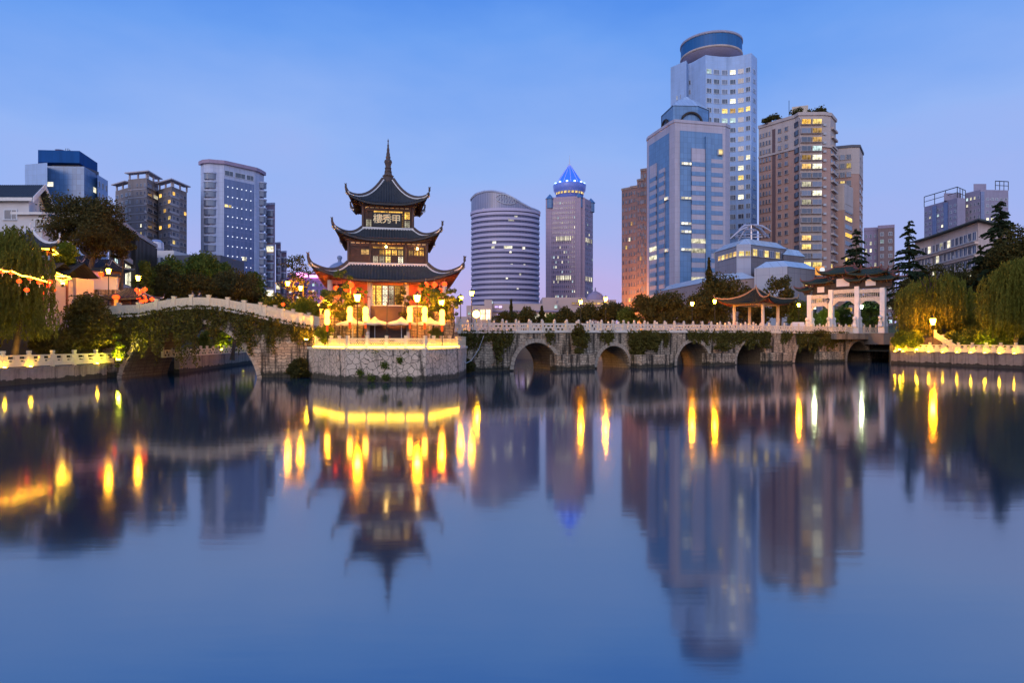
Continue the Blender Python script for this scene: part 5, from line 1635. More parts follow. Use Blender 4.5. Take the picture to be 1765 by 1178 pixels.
m_ = b.mb(); m_.tube([(dc[0], dc[1] - 9, zd1), (dc[0], dc[1] - 9, zd1 + 2.6)], 0.08, 4); m_.build('antenna', iron, b.root)
b.finish()

# --- pink and cream residential tower
b = Bld('apartment_tower', 'pink and cream apartment tower with many lit glazed balconies and plants on its roof', 'apartment building', (X(1308, 243), 243))
zt = zof(196, 230)
f = [cor(1308, 219, zt), cor(1371, 200, zt), cor(1377, 196, zt), cor(1419, 195.5, zt), cor(1431, 197, zt), cor(1440, 208, zt)]
zs = zof(252, 230)
b.block(back(f, 24), 3.3, zs, pink_wall, 'wall'); fo = offset(f, 0.12)
b.block(back(fo, 24), zs, zt, cream_wall, 'upper_wall'); b.band(f, zs - 0.5, 0.7, 0.5, cream_wall, 'cornice'); b.band(f, zt - 0.7, 1.1, 0.6, cream_wall, 'roof_cornice')
nf = 24; z0g = 7
b.grid(f[0], f[1], z0g, zt - 2.2, 4, nf, 0.55, 0.5, 'res', 0.03, u0=0.02, u1=0.36, proud=0.36)
b.grid(f[0], f[1], z0g, zt - 2.2, 2, nf, 0.5, 0.5, 'res', 0.08, u0=0.5, u1=0.86, proud=0.36)
def strip(bb, p, q, u0, u1, z0, z1, mat, name, proud):
    p, q = Vector(p), Vector(q); a = p.lerp(q, u0); c = p.lerp(q, u1); d = (q - p).normalized(); n_ = Vector((d.y, -d.x)) * proud
    m_ = bb.mb(); m_.hexa([(a.x + n_.x, a.y + n_.y, z0), (c.x + n_.x, c.y + n_.y, z0), (c.x - n_.x, c.y - n_.y, z0), (a.x - n_.x, a.y - n_.y, z0)],
                          [(a.x + n_.x, a.y + n_.y, z1), (c.x + n_.x, c.y + n_.y, z1), (c.x - n_.x, c.y - n_.y, z1), (a.x - n_.x, a.y - n_.y, z1)])
    return m_.build(name, mat, bb.root)
strip(b, f[0], f[1], 0.38, 0.47, 3.3, zt - 2.5, mat_plain('recess_shade', (0.13, 0.08, 0.08), 0.9), 'recess', 0.14)  # flat dark strip, painted for the shade inside a recess
litb = {(0, 23): lit_gold, (1, 22): lit_amber, (1, 20): lit_cool, (0, 18): lit_amber, (1, 15): lit_white, (0, 14): lit_white, (0, 9): lit_warm, (0, 10): lit_amber, (0, 7): lit_warm, (1, 7): lit_warm, (0, 3): lit_cool, (1, 5): lit_warm, (1, 21): lit_amber}
m0 = Vector(f[1]); m1 = Vector(f[3])
strip(b, f[2], f[3], 0.0, 0.9, 4, zt - 1.6, cream_wall, 'balcony_stack', 0.8)
b.grid(f[2], f[3], z0g, zt - 1.8, 2, nf, 0.9, 0.6, 'res', 0.1, force=lambda i, j: litb.get((i, j)), u0=0.0, u1=0.88, proud=1.8)
for k in range(nf): strip(b, f[1], f[2], 0.0, 1.0, z0g + (zt - 2 - z0g) * (k + 0.25) / nf, z0g + (zt - 2 - z0g) * (k + 0.8) / nf, glass_dark, 'corner_window', 0.5)
acm = mat_plain('air_unit', (0.4, 0.4, 0.42), 0.7)
m_ = MB(); m_.box((0, 0, 0), (1.1, 0.7, 0.8)); acme = m_.mesh('air_conditioner', acm)
for k in range(nf):
    p = Vector(f[3]).lerp(Vector(f[4]), 0.1); put(acme, 'air_conditioner', b.root, Vector((p.x, p.y - 0.4, z0g + (zt - 2 - z0g) * (k + 0.3) / nf)) - b.org)
b.grid(f[4], f[5], z0g, zt - 2, 2, nf, 0.6, 0.5, 'res', 0.08)
for k in range(nf): strip(b, f[4], f[5], 0.1, 0.95, z0g + (zt - 2 - z0g) * k / nf, z0g + (zt - 2 - z0g) * k / nf + 0.7, cream_wall, 'balcony', 1.0)
ph = [(X(1365, 240), 240), (X(1393, 238), 238)]
b.block(back(ph, 8), zt, zof(181, 238), grey_glass, 'penthouse')
m_ = b.mb(); m_.tube([(X(1360, 238), 238, zt), (X(1360, 238), 238, zof(173, 238))], 0.1, 4); m_.build('antenna', iron, b.root)
bt_root = b
b.finish(cream_wall)
bA = (f, zt)

# --- tower behind it
b = Bld('apartment_tower', 'narrower cream and pink apartment tower standing half behind the larger pink tower', 'apartment building', (X(1438, 270), 270))
zt = zof(252, 260)
f = [cor(1436, 255, zt), cor(1468, 252, zt), cor(1481, 252, zt), cor(1487, 266, zt)]
zs = zof(300, 260)
b.block(back(f, 20), 3.3, zs, pink_wall); b.block(back(offset(f, .12), 20), zs, zt, cream_wall, 'upper_wall'); b.band(f, zt - 0.5, 1.0, 0.5, roof_grey, 'roof_cornice')
b.grid(f[0], f[1], 9, zt - 2.5, 3, 20, 0.8, 0.6, 'res', 0.14, proud=0.36); b.grid(f[2], f[3], 9, zt - 1.5, 2, 20, 0.6, 0.5, 'res', 0.06)
f2 = [(X(1438, 240), 240), (X(1455, 238), 238), (X(1470, 246), 246)]; z2 = zof(318, 240)
b.block(back(f2, 12), 3.3, z2 - 10, pink_wall, 'low_wall'); b.block(back(offset(f2, .1), 12), z2 - 10, z2, cream_wall, 'low_upper_wall')
b.grid(f2[1], f2[2], 8, z2 - 5, 1, 16, 0.8, 0.55, 'gold', 0.3)
b.finish(cream_wall)
for (x0, x1, yt, D, lab, m) in ((1489, 1515, 397, 340, 'distant lilac apartment block with white windows, left one of the pair behind the cedar', mauve), (1513, 1536, 393, 335, 'distant dark mauve apartment block of the pair behind the cedar, its right end', brown_wall)):
    b = Bld('apartment_block', lab, 'apartment building', (X(x0, D), D)); zt = zof(yt, D)
    f = [(X(x0, D), D), (X(x1, D), D - 3)]; b.block(back(f, 20), 3.3, zt, m); b.band(f, zt - 0.4, 1.6, 0.2, mauve, 'parapet')
    b.grid(*f, 12, zt - 1.5, 4 if m is mauve else 2, 13, 0.45, 0.5, 'off', 0.25); b.finish(frame_w)

# --- far residential pair on the right with trellised roofs
b = Bld('apartment_tower', 'far grey violet apartment tower with steel trellis on its roof, above the long slab block', 'apartment building', (X(1593, 330), 330))
zt = zof(338, 320)
f = [cor(1593, 357, zt), cor(1650, 341, zt), cor(1664, 342, zt)]
greyv = mat_grid('grey_violet', (0.36, 0.32, 0.42), (0.281, 0.25, 0.328), 3.3, 3.05, 0.06, 0.8, c2=(0.335, 0.298, 0.391), spec=0.3)
b.block(back(f, 20), 3.3, zt, greyv)
zt2 = zof(328, 325); f2 = [cor(1664, 333, zt2), cor(1690, 327, zt2), cor(1738, 328, zt2)]
b.block(back(f2, 22), 3.3, zt2, greyv, 'tower_wall')
b.block(back([(X(1678, 328), 328), (X(1700, 328), 328)], 10), zt2, zof(317, 328), greyv, 'lift_house'); b.block(back([(X(1627, 330), 330), (X(1657, 330), 330)], 10), zt, zof(333, 330), greyv, 'roof_house')
for u0, u1 in ((0.28, 0.4), (0.62, 0.74)): strip(b, f[0], f[1], u0, u1, 5, zt - 1, blue_curtain, 'glazed_bay', 0.4)
strip(b, f2[1], f2[2], 0.0, 0.12, 5, zt2 - 1, blue_curtain, 'glazed_bay', 0.4)
b.grid(f[0], f[1], 20, zt - 2, 8, 18, 0.5, 0.45, 'off', 0.09); b.grid(f2[0], f2[1], 20, zt2 - 2, 4, 18, 0.5, 0.45, 'off', 0.1); b.grid(f2[1], f2[2], 20, zt2 - 3, 6, 17, 0.6, 0.4, 'off', 0.08)
for (ff, za, zb_) in (([f[0], f[1], f2[0]], zt, zt + 5.5), ([((f2[1][0] + f2[2][0]) / 2, f2[1][1]), f2[2]], zt2, zt2 + 4.4)):
    m_ = b.mb()
    for i in range(len(ff) - 1):
        p, q = Vector(ff[i]), Vector(ff[i + 1]); m_.tube([(*p, zb_), (*q, zb_)], 0.22, 4); m_.tube([(*p, (za + zb_) / 2), (*q, (za + zb_) / 2)], 0.16, 4)
        for t_ in (0, 0.33, 0.66, 1): r_ = p.lerp(q, t_); m_.tube([(*r_, za), (*r_, zb_)], 0.2, 4)
    m_.build('roof_trellis', iron, b.root)
b.finish()

# --- long slab block on the slope, right
b = Bld('slab_building', 'long three storey slab block with pale sills and ribbon windows on the wooded slope', 'building', (X(1577, 182), 182), 3.0)
zt = zof(383, 150)
f = [cor(1577, 419, zt), cor(1606, 411, zt), cor(1686, 383, zt)]
pale_sl = mat_grid('pale_salmon', (0.8, 0.58, 0.48), (0.624, 0.452, 0.374), 3.3, 3.05, 0.06, 0.8, c2=(0.744, 0.539, 0.446), spec=0.3)  # facade colour brightened to stand in for street light from below
fe = f + [(X(1765, 156), 160)]
b.block(back(fe, 14), 3.0, zt, pale_sl)
m_ = b.mb(); o_ = offset(fe, 1.4); i_ = offset(fe, -6)
for i in range(len(fe) - 1): m_.hexa([(*o_[i], zt), (*o_[i + 1], zt), (*i_[i + 1], zt), (*i_[i], zt)], [(*o_[i], zt + 0.35), (*o_[i + 1], zt + 0.35), (*i_[i + 1], zt + 2.2), (*i_[i], zt + 2.2)])
m_.build('roof', mat_plain('slab_roof', (0.07, 0.08, 0.07), 0.9), b.root)
nf = 5
for k in range(nf):
    z = zt - 1.2 - (k + 1) * 3.15
    for i in (0, 1): b.grid(f[i], f[i + 1], z + 0.1, z + 2.5, (5, 11)[i], 1, 0.86, 0.85, 'off', 0.22, u0=0.02, u1=0.98, proud=0.1)
    b.band(f, z - 0.75, 0.75, 0.7, pale_sl, 'balcony_band')
    b.band(f, z - 0.2, 0.12, 1.0, white_wall, 'sill_band')
for k in range(7):
    p = Vector(f[1]).lerp(Vector(f[2]), rnd.uniform(0.1, 0.95)); put(acme, 'air_conditioner', b.root, Vector((p.x, p.y - 1.1, zt - 3.6 - 3.15 * rnd.randrange(3))) - b.org)
b.grid((X(1712, 151), 153.2), (X(1765, 154), 159.2), zt - 2.6, zt - 0.6, 4, 1, 0.8, 0.9, force=lambda i, j: lit_amber if i < 2 else glass_mid, proud=0.2)
b.finish(white_wall)

# --- low faceted glass hall with steel star
b = Bld('glass_hall', 'low faceted hall of grey glass with pale glazed roofs and a steel star sculpture', 'hall', (X(1302, 150), 150))
def tier(pts, zb, zw, zr, inset, m=grey_glass, depth=14):
    fp = back(pts, depth)
    b.block(fp, zb, zw, m, 'glass_wall')
    c_ = Vector((sum(p[0] for p in fp) / len(fp), sum(p[1] for p in fp) / len(fp)))
    m_ = b.mb(); m_.prism(offset(fp, 0.25, True), zw, zr, offset(fp, -inset, True)); return m_.build('glazed_roof', sky_glazing, b.root)
D = 150
z1 = zof(460, 146); tier([(X(1303, 150), 150), (X(1358, 146), 146), (X(1405, 152), 152)], 3.3, z1, zof(449, 148), 2.2)
z2 = zof(424, 160); tier([(X(1232, 172), 172), (X(1271, 160), 160), (X(1295, 158), 158), (X(1356, 166), 166)], 3.3, z2, zof(413, 162), 2.4, grey_glass, 12)
z3 = zof(440, 165); tier([(X(1345, 166), 164), (X(1386, 168), 168)], 3.3, z3, zof(429, 166), 1.4, grey_glass, 8)
z4 = zof(496, 140); tier([(X(1140, 190), 190), (X(1222, 160), 160), (X(1303, 150.5), 151)], 3.3, zof(489, 165), zof(476, 165), 3.0, mat_grid('tan_glass', (0.34, 0.24, 0.21), (0.16, 0.1, 0.1), 1.4, 3.0, 0.05, 0.3), 12)
b.block(back([(X(1271, 157), 157.6), (X(1295, 157), 157.2)], 3), 3.3, z2 + 0.05, silver_glass, 'corner_panel'); b.block(back([(X(1303, 148.6), 149.6), (X(1357, 145.6), 145.6)], 3), 3.3, z1 + 0.05, silver_glass, 'corner_panel')
b.grid((X(1297, 157.5), 157.8), (X(1354, 165.5), 165.5), zof(444, 160), zof(430, 160), 6, 1, 0.8, 0.9, force=lambda i, j: (lit_warm, glass_mid, lit_warm, glass_mid, lit_warm, glass_mid)[i])
b.grid((X(1236, 171), 170.5), (X(1270, 160), 159.7), zof(447, 165), zof(437, 165), 5, 1, 0.85, 0.9, force=lambda i, j: lit_warm if i % 2 else lit_amber)
b.grid((X(1273, 157), 157.2), (X(1294, 157), 156.8), zof(443, 158), zof(433, 158), 2, 1, 0.85, 0.9, force=lambda i, j: lit_warm)
b.grid((X(1386, 149.5), 149.2), (X(1404, 151), 151.4), zof(497, 150), zof(486, 150), 2, 1, 0.9, 0.9, force=lambda i, j: lit_warm)
b.finish(steel)
st = thing('roof_sculpture', 'steel star sculpture of splayed tubes on the roof of the glass hall', 'sculpture', (X(1295, 164), 164, zof(414, 164)))
hub = Vector((0, 0, 3.9))
m_ = MB(); m_.tube([(0, 0, 0), hub], 0.28, 8); m_.build('mast', steel, st)
for k, (dx, dy, dz) in enumerate([(-5.8, -1, 0.2), (-4.2, -2.5, 2.2), (-2.6, 2, 0.2), (2.4, -2.5, 0.1), (4.5, -1.5, 2.0), (5.2, 1.5, 0.8), (0.8, 2.5, 1.8), (2.9, 1.0, 3.0)]):
    m_ = MB(); m_.tube([hub, hub * 0.5 + Vector((dx, dy, dz)) * 0.55 + Vector((0, 0, 0.4)), (dx, dy, dz)], [0.2, 0.28, 0.12], 7); m_.build('arm', (steel, ridge_m)[k == 3], st)
m_ = MB()
for r_, z in ((2.2, 2.6), (4.4, 1.1)): m_.tube([(r_ * math.cos(a_), r_ * 0.5 * math.sin(a_), z) for a_ in np.linspace(0, 2 * math.pi, 17)], 0.13, 5)
m_.build('ring', steel, st)
# small lit sign behind the gateway
b = Bld('sign_box', 'orange sign panel with a white round emblem at the foot of the pink tower', 'sign', (X(1407, 140), 140, ), 3.3)
m_ = b.mb(); m_.tube([(X(1406, 140), 140, 3.3), (X(1406, 140), 140, zof(474, 140))], 0.15, 5); m_.tube([(X(1420, 140), 140, 3.3), (X(1420, 140), 140, zof(474, 140))], 0.15, 5); m_.build('post', iron, b.root)
m_ = b.mb(); m_.box((X(1413, 140), 140, zof(467, 140)), (X(1420.5, 140) - X(1405.5, 140), 0.3, 1.9)); m_.build('panel', mat_emit('orange_sign', (1.0, 0.4, 0.08), 0.9), b.root)
m_ = b.mb(); m_.M = b.T @ Matrix.Translation((X(1416.5, 140), 139.8, zof(465.5, 140))) @ Matrix.Rotation(math.pi / 2, 4, 'X'); m_.lathe([(0.55, -0.02), (0.55, 0.05)], 18); m_.build('emblem', mat_emit('emblem_white', (0.9, 0.95, 1.0), 0.9), b.root)

# --- slab hall with fins, left
b = Bld('finned_hall', 'two storey hall with dark upright fins and lit glazing, receding behind the big tree', 'building', (X(200, 123), 123), 3.0)
zt = zof(398, 132); f = [(X(196, 118), 118), cor(225, 399, zt), cor(262, 421, zt)]
b.block(back(f, 14), 3.0, zt - 0.8, mat_plain('hall_back', (0.12, 0.1, 0.1), 0.8)); 
m_ = b.mb(); o_ = offset(f, 1.2); i_ = offset(f, -8)
for i in range(2): m_.hexa([(*o_[i], zt - 0.8), (*o_[i + 1], zt - 0.8), (*i_[i + 1], zt - 0.8), (*i_[i], zt - 0.8)], [(*o_[i], zt), (*o_[i + 1], zt), (*i_[i + 1], zt + 0.6), (*i_[i], zt + 0.6)])
m_.build('roof', cream_wall, b.root)
for k, z in enumerate((zt - 6.2, zt - 12)):
    b.band(f, z - 0.7, 0.9, 0.5, cream_wall, 'floor_band')
    b.grid(f[0], f[1], z + 0.3, z + 4.8, 5, 1, 0.9, 0.95, 'off', 0.5, proud=0.1); b.grid(f[1], f[2], z + 0.3, z + 4.8, 9, 1, 0.9, 0.95, 'off', 0.45, proud=0.1)
m_ = MB(); m_.box((0, 0, 0), (0.42, 0.9, 11.2)); me = m_.mesh('fin', iron)
for k in range(17):
    t_ = k / 16; p = Vector(f[1]).lerp(Vector(f[2]), t_); q_ = (Vector(f[2]) - Vector(f[1])).normalized(); put(me, 'fin', b.root, Vector((p.x + q_.y * 0.6, p.y - q_.x * 0.6, zt - 6.6)) - b.org, math.atan2(q_.y, q_.x))
for k in range(8): p = Vector(f[0]).lerp(Vector(f[1]), k / 8); put(me, 'fin', b.root, Vector((p.x, p.y - 0.6, zt - 6.6)) - b.org)
b.finish(iron)
b = Bld('low_house', 'low flat roofed white house with a parapet, below the grey apartment tower', 'house', (X(256, 160), 160), 3.0)
b.block([(X(258, 160), 160), (X(300, 160), 160), (X(300, 160), 172), (X(258, 160), 172)], 3.0, zof(432, 160), white_wall); b.block([(X(300, 158), 158), (X(380, 158), 158), (X(380, 158), 172), (X(300, 158), 172)], 3.0, zof(440, 158), roof_grey, 'rear_wing')
b.grid((X(259, 159.9), 159.9), (X(299, 159.9), 159.9), 21, 25.0, 5, 1, 0.6, 0.8, 'off', 0.1)
m_ = b.mb(); m_.lathe([(1.3, 0), (1.7, 1.0), (1.6, 2.6), (0.9, 3.3)], 14, (X(270, 164), 164, zof(432, 160))); m_.build('water_tank', steel, b.root)
b.finish()

# --- white gabled house on the hill
b = Bld('gabled_house', 'white plastered house with dark tiled gable roof above the big tree', 'house', (X(-40, 85), 86), 9)
D = 85; zr = zof(321, 88); ze = zof(343, D)
x0, x1 = X(-60, D), X(50, D); dw = 8.5
# plan slightly turned so that the gable end shows
u = Vector((1, 0.0)); g0 = Vector((x0, D)); g1 = Vector((x1, D)); h0 = Vector((x0 + 0.5, D + dw)); h1 = Vector((X(80, D + dw) , D + dw))
zb = 8.0
m_ = b.mb(); mid0 = (g0 + h0) / 2; mid1 = (g1 + h1) / 2
m_.prism([tuple(g0), tuple(g1), tuple(h1), tuple(h0)], zb, ze)
m_.add([(*g1, ze), (*h1, ze), (*mid1, zr)], [(0, 1, 2)])
m_.build('wall', white_wall, b.root)
ov = 0.6
m_ = b.mb()
for (a, c) in ((g0, g1), (h0, h1)):
    s = -1 if a is g0 else 1
    A, C = a + Vector((-1, s * ov)), c + Vector((0.9, s * ov)); M0, M1 = mid0 + Vector((-1, 0)), mid1 + Vector((0.9, 0))
    zA = ze - 0.25
    n_ = 60
    r0 = [(*(A.lerp(C, i / n_)), zA + 0.3 + 0.07 * (i % 2)) for i in range(n_ + 1)]; r1 = [(*(M0.lerp(M1, i / n_)), zr + 0.45 + 0.07 * (i % 2)) for i in range(n_ + 1)]
    q0 = [(p[0], p[1], zA) for p in r0]; q1 = [(p[0], p[1], zr + 0.1) for p in r1]
    m_.grid([q0, r0, r1, q1, q0])
m_.build('roof', mat_plain('house_tile', (0.035, 0.04, 0.045), 0.8, var=0.4, scale=3), b.root)
m_ = b.mb()
for s, c in ((-1, g1), (1, h1)):
    C = c + Vector((0.95, s * ov)); M1 = mid1 + Vector((0.95, 0))
    m_.hexa([(*C, ze - 0.55), (C.x + 0.12, C.y, ze - 0.55), (M1.x + 0.12, M1.y, zr - 0.15), (*M1, zr - 0.15)], [(*C, ze + 0.15), (C.x + 0.12, C.y, ze + 0.15), (M1.x + 0.12, M1.y, zr + 0.6), (*M1, zr + 0.6)])
m_.hexa([(g0.x - 1, D - 0.72, ze - 0.4), (g1.x + 0.9, D - 0.72, ze - 0.4), (g1.x + 0.9, D - 0.6, ze - 0.4), (g0.x - 1, D - 0.6, ze - 0.4)], [(g0.x - 1, D - 0.72, ze + 0.05), (g1.x + 0.9, D - 0.72, ze + 0.05), (g1.x + 0.9, D - 0.6, ze + 0.05), (g0.x - 1, D - 0.6, ze + 0.05)])
m_.build('verge', ridge_white, b.root)
b.grid((X(7, D), D), (X(30, D), D), zof(379, D), zof(361, D), 1, 1, 1, 1, force=lambda i, j: glass_dark)
b.grid((X(-40, D), D), (X(-20, D), D), zof(379, D), zof(361, D), 1, 1, 1, 1, force=lambda i, j: glass_dark)
b.grid(g1, h1, zof(352, D), zof(343, D), 2, 1, 0.5, 0.9, force=lambda i, j: glass_dark, u0=0.5, u1=0.9)
m_ = b.mb()   # lower lean-to with a big dark window
xx0, xx1 = X(50, 84), X(92, 84)
m_.prism([(xx0, 82), (xx1, 82), (xx1, 88), (xx0, 88)], zb, zof(370, 82)); w_ = m_.build('lean_to', white_wall, b.root)
m_ = b.mb(); m_.hexa([(xx0 - .4, 81.4, zof(371, 82)), (xx1 + .4, 81.4, zof(371, 82)), (xx1 + .4, 88, zof(353, 82)), (xx0 - .4, 88, zof(353, 82))], [(xx0 - .4, 81.4, zof(367, 82)), (xx1 + .4, 81.4, zof(367, 82)), (xx1 + .4, 88, zof(349, 82)), (xx0 - .4, 88, zof(349, 82))]); m_.build('roof', ridge_white, b.root)
b.grid((X(60, 82), 82), (X(84, 82), 82), zof(398, 82), zof(378, 82), 1, 1, 1, 1, force=lambda i, j: glass_dark, proud=0.1)
b.finish()

# ---------------------------------------------------------------- vegetation
def leaf_geo(name, C, size, mat, elong=1.5, U=None, seed=0):
    """many small leaf-shaped quads at the points C"""
    g = np.random.default_rng(seed)
    n = len(C)
    u = g.normal(size=(n, 3)) if U is None else U + g.normal(size=(n, 3)) * 0.25
    u /= np.linalg.norm(u, axis=1, keepdims=True) + 1e-9
    w = g.normal(size=(n, 3)); v = np.cross(u, w); v /= np.linalg.norm(v, axis=1, keepdims=True) + 1e-9
    s = np.asarray(size).reshape(-1, 1) * np.ones((n, 1))
    V = np.empty((n, 4, 3), dtype=np.float32)
    V[:, 0] = C - u * s * elong * 0.5; V[:, 1] = C - v * s * 0.5; V[:, 2] = C + u * s * elong * 0.5; V[:, 3] = C + v * s * 0.5
    me = bpy.data.meshes.new(name)
    me.vertices.add(4 * n); me.vertices.foreach_set('co', V.reshape(-1))
    me.loops.add(4 * n); me.loops.foreach_set('vertex_index', np.arange(4 * n, dtype=np.int32))
    me.polygons.add(n); me.polygons.foreach_set('loop_start', np.arange(0, 4 * n, 4, dtype=np.int32))
    try: me.polygons.foreach_set('loop_total', np.full(n, 4, dtype=np.int32))
    except Exception: pass
    me.materials.append(mat)
    me.update(calc_edges=True); me.validate()
    return me


def clump_points(g, n, rx, ry, rz, nc, rc, top=0.0, flat=1.0):
    """leaf points gathered in clumps spread through an ellipsoid"""
    d = g.normal(size=(nc, 3)); d /= np.linalg.norm(d, axis=1, keepdims=True)
    r = (0.35 + 0.65 * g.random(nc) ** 0.6)[:, None]
    cc = d * r * np.array([rx - rc * 0.7, ry - rc * 0.7, rz - rc * 0.6])
    cr = rc * (0.55 + 0.75 * g.random(nc))
    wts = cr ** 2; idx = g.choice(nc, size=n, p=wts / wts.sum())
    q = g.normal(size=(n, 3)); q /= np.linalg.norm(q, axis=1, keepdims=True)
    q[:, 2] = np.where(q[:, 2] < -0.3, q[:, 2] * 0.5, q[:, 2])
    rr = (0.45 + 0.6 * g.random(n) ** 0.7)
    rr = np.where(g.random(n) < 0.06, rr * 1.35, rr)
    return cc[idx] + q * (cr[idx] * rr)[:, None] * np.array([1, 1, flat]), cc


def trunk_geo(m_, base, top, r0, targets=(), g=None):
    b, t = Vector(base), Vector(top)
    mid = b.lerp(t, 0.5) + Vector((0.05, 0.03, 0)) * (t - b).length
    m_.tube([b, b.lerp(mid, 0.15), mid, t], [r0 * 1.35, r0, r0 * 0.75, r0 * 0.45], 8)
    for tg in targets:
        tg = Vector(tg); s = b.lerp(t, 0.45 + 0.4 * rnd.random())
        m_.tube([s, s.lerp(tg, 0.5) + Vector((0, 0, 0.08)) * (tg - s).length, tg], [r0 * 0.38, r0 * 0.25, r0 * 0.08], 5)


def tree(label, px, D, ytop, ycb, hpx, n, mat, zb, seed, name='broadleaf_tree', cat='tree', group=None, leaf=None, nc=None, rcf=0.34, ry=None, dens=1.0):
    g = np.random.default_rng(seed)
    if px < 445 and D > 76: zb = left_h(X(px, D), D) - 0.1
    zt_, zc_ = Z(ytop, D), Z(ycb, D)
    rx = hpx * D / F; rz = (zt_ - zc_) / 2; ry = ry or rx * 0.8
    root = thing(name, label, cat, (X(px, D), D, zb), 0, group)
    cz = (zt_ + zc_) / 2 - zb
    nc = nc or 26
    P_, cc = clump_points(g, int(n * dens), rx, ry, rz, nc, min(rx, rz * 1.3) * rcf)
    P_[:, 2] += cz
    P_ = P_[P_[:, 2] > 0.02]
    leaf = (leaf or max(0.12, D * 0.0030)) * 0.78; n = int(n * 1.5)
    me = leaf_geo('crown', P_, leaf * (0.7 + 0.6 * g.random(len(P_))), mat, 1.5, seed=seed)
    put(me, 'crown', root)
    m_ = MB(); trunk_geo(m_, (0, 0, -0.3), (0.1, 0, cz + rz * 0.3), max(0.08, rx * 0.07), [tuple(c + np.array([0, 0, cz])) for c in cc[:9]])
    m_.build('trunk', bark, root, smooth=True)
    return root


def bush(label, px, D, ytop, ybot, hpx, n, mat, seed, group=None, ry=None, name='shrub', leaf=None, zb=None):
    g = np.random.default_rng(seed)
    zt_, z0_ = Z(ytop, D), (Z(ybot, D) if zb is None else zb)
    rx = hpx * D / F; rz = (zt_ - z0_) * 0.55; ry = ry or rx * 0.7
    root = thing(name, label, 'shrub', (X(px, D), D, z0_), 0, group)
    P_, cc = clump_points(g, int(n * 1.4), rx, ry, rz, 24, min(rx, rz) * 0.4)
    P_[:, 2] += rz * 0.82
    P_ = P_[P_[:, 2] > 0.0]
    put(leaf_geo('foliage', P_, 0.8 * (leaf or max(0.11, D * 0.0028)) * (0.7 + 0.6 * g.random(len(P_))), mat, 1.6, seed=seed), 'foliage', root)
    m_ = MB()
    for c in cc[:6]: m_.tube([(0, 0, -0.2), (c[0] * 0.4, c[1] * 0.4, rz * 0.5), (c[0], c[1], max(0.2, c[2] + rz * 0.8))], [0.07, 0.05, 0.02], 5)
    m_.build('stem', bark, root)
    return root


def willow(label, px, D, ytop, ybot, hpx, ns, seed, zb, mat=None, ry=None, name='willow_tree', pitch=0.14, leaf=0.2, group='weeping willows on the banks'):
    g = np.random.default_rng(seed); mat = mat or leaf_willow
    root = thing(name, label, 'tree', (X(px, D), D, zb), 0, group)
    rx = hpx * D / F; ry = ry or rx * 0.75; zt_ = Z(ytop, D) - zb; zl = Z(ybot, D) - zb
    pts = []; U = []
    # billows: groups of strands that fall from a few limbs
    nb = 16; bc = []
    for k in range(nb):
        a = g.random() * 2 * math.pi; r = math.sqrt(g.random()) * 0.8
        bc.append((math.cos(a) * r, math.sin(a) * r, 0.3 + 0.7 * g.random(), g.random()))
    bc = np.array(bc)
    for k in range(ns):
        c = bc[g.integers(nb)]
        q = g.normal(size=2) * 0.15
        x, y = (c[0] + q[0]) * rx, (c[1] + q[1]) * ry
        rr = min(1.15, math.hypot(x / rx, y / ry))
        z = zt_ * (1 - 0.2 * rr ** 2) * (0.5 + 0.5 * c[2]) * (0.93 + 0.14 * c[3]) - abs(g.normal()) * 0.05 * zt_
        low = zl + (zt_ - zl) * (0.02 + 0.3 * c[3] + 0.15 * g.random() ** 2)
        L = max(0.5, z - low); m = int(L / pitch)
        t = np.linspace(0, 1, m)
        ox = (x / max(rx, .1)) * 0.5 * np.sqrt(t) + 0.12 * np.sin(t * 7 + k)
        arc = np.stack([x + ox, y + (y / max(ry, .1)) * 0.4 * np.sqrt(t) + 0.1 * np.cos(t * 6 + k), z - L * t + 0.25 * np.sin(np.minimum(t * 6, math.pi))], axis=1)
        arc += g.normal(size=arc.shape) * 0.05
        pts.append(arc); U.append(np.tile(np.array([[0.15 * math.cos(k), 0.15 * math.sin(k), -1.0]]), (m, 1)))
    P_ = np.concatenate(pts); U_ = np.concatenate(U)
    put(leaf_geo('crown', P_, leaf * (0.7 + 0.6 * g.random(len(P_))) * 0.6, mat, 3.2, U=U_, seed=seed), 'crown', root)
    m_ = MB(); trunk_geo(m_, (0, 0, -0.3), (0.3, 0.1, zt_ * 0.8), 0.28, [(c[0] * rx * 0.8, c[1] * ry * 0.8, zt_ * 0.88) for c in bc[:9]]); m_.build('trunk', bark, root, smooth=True)
    return root


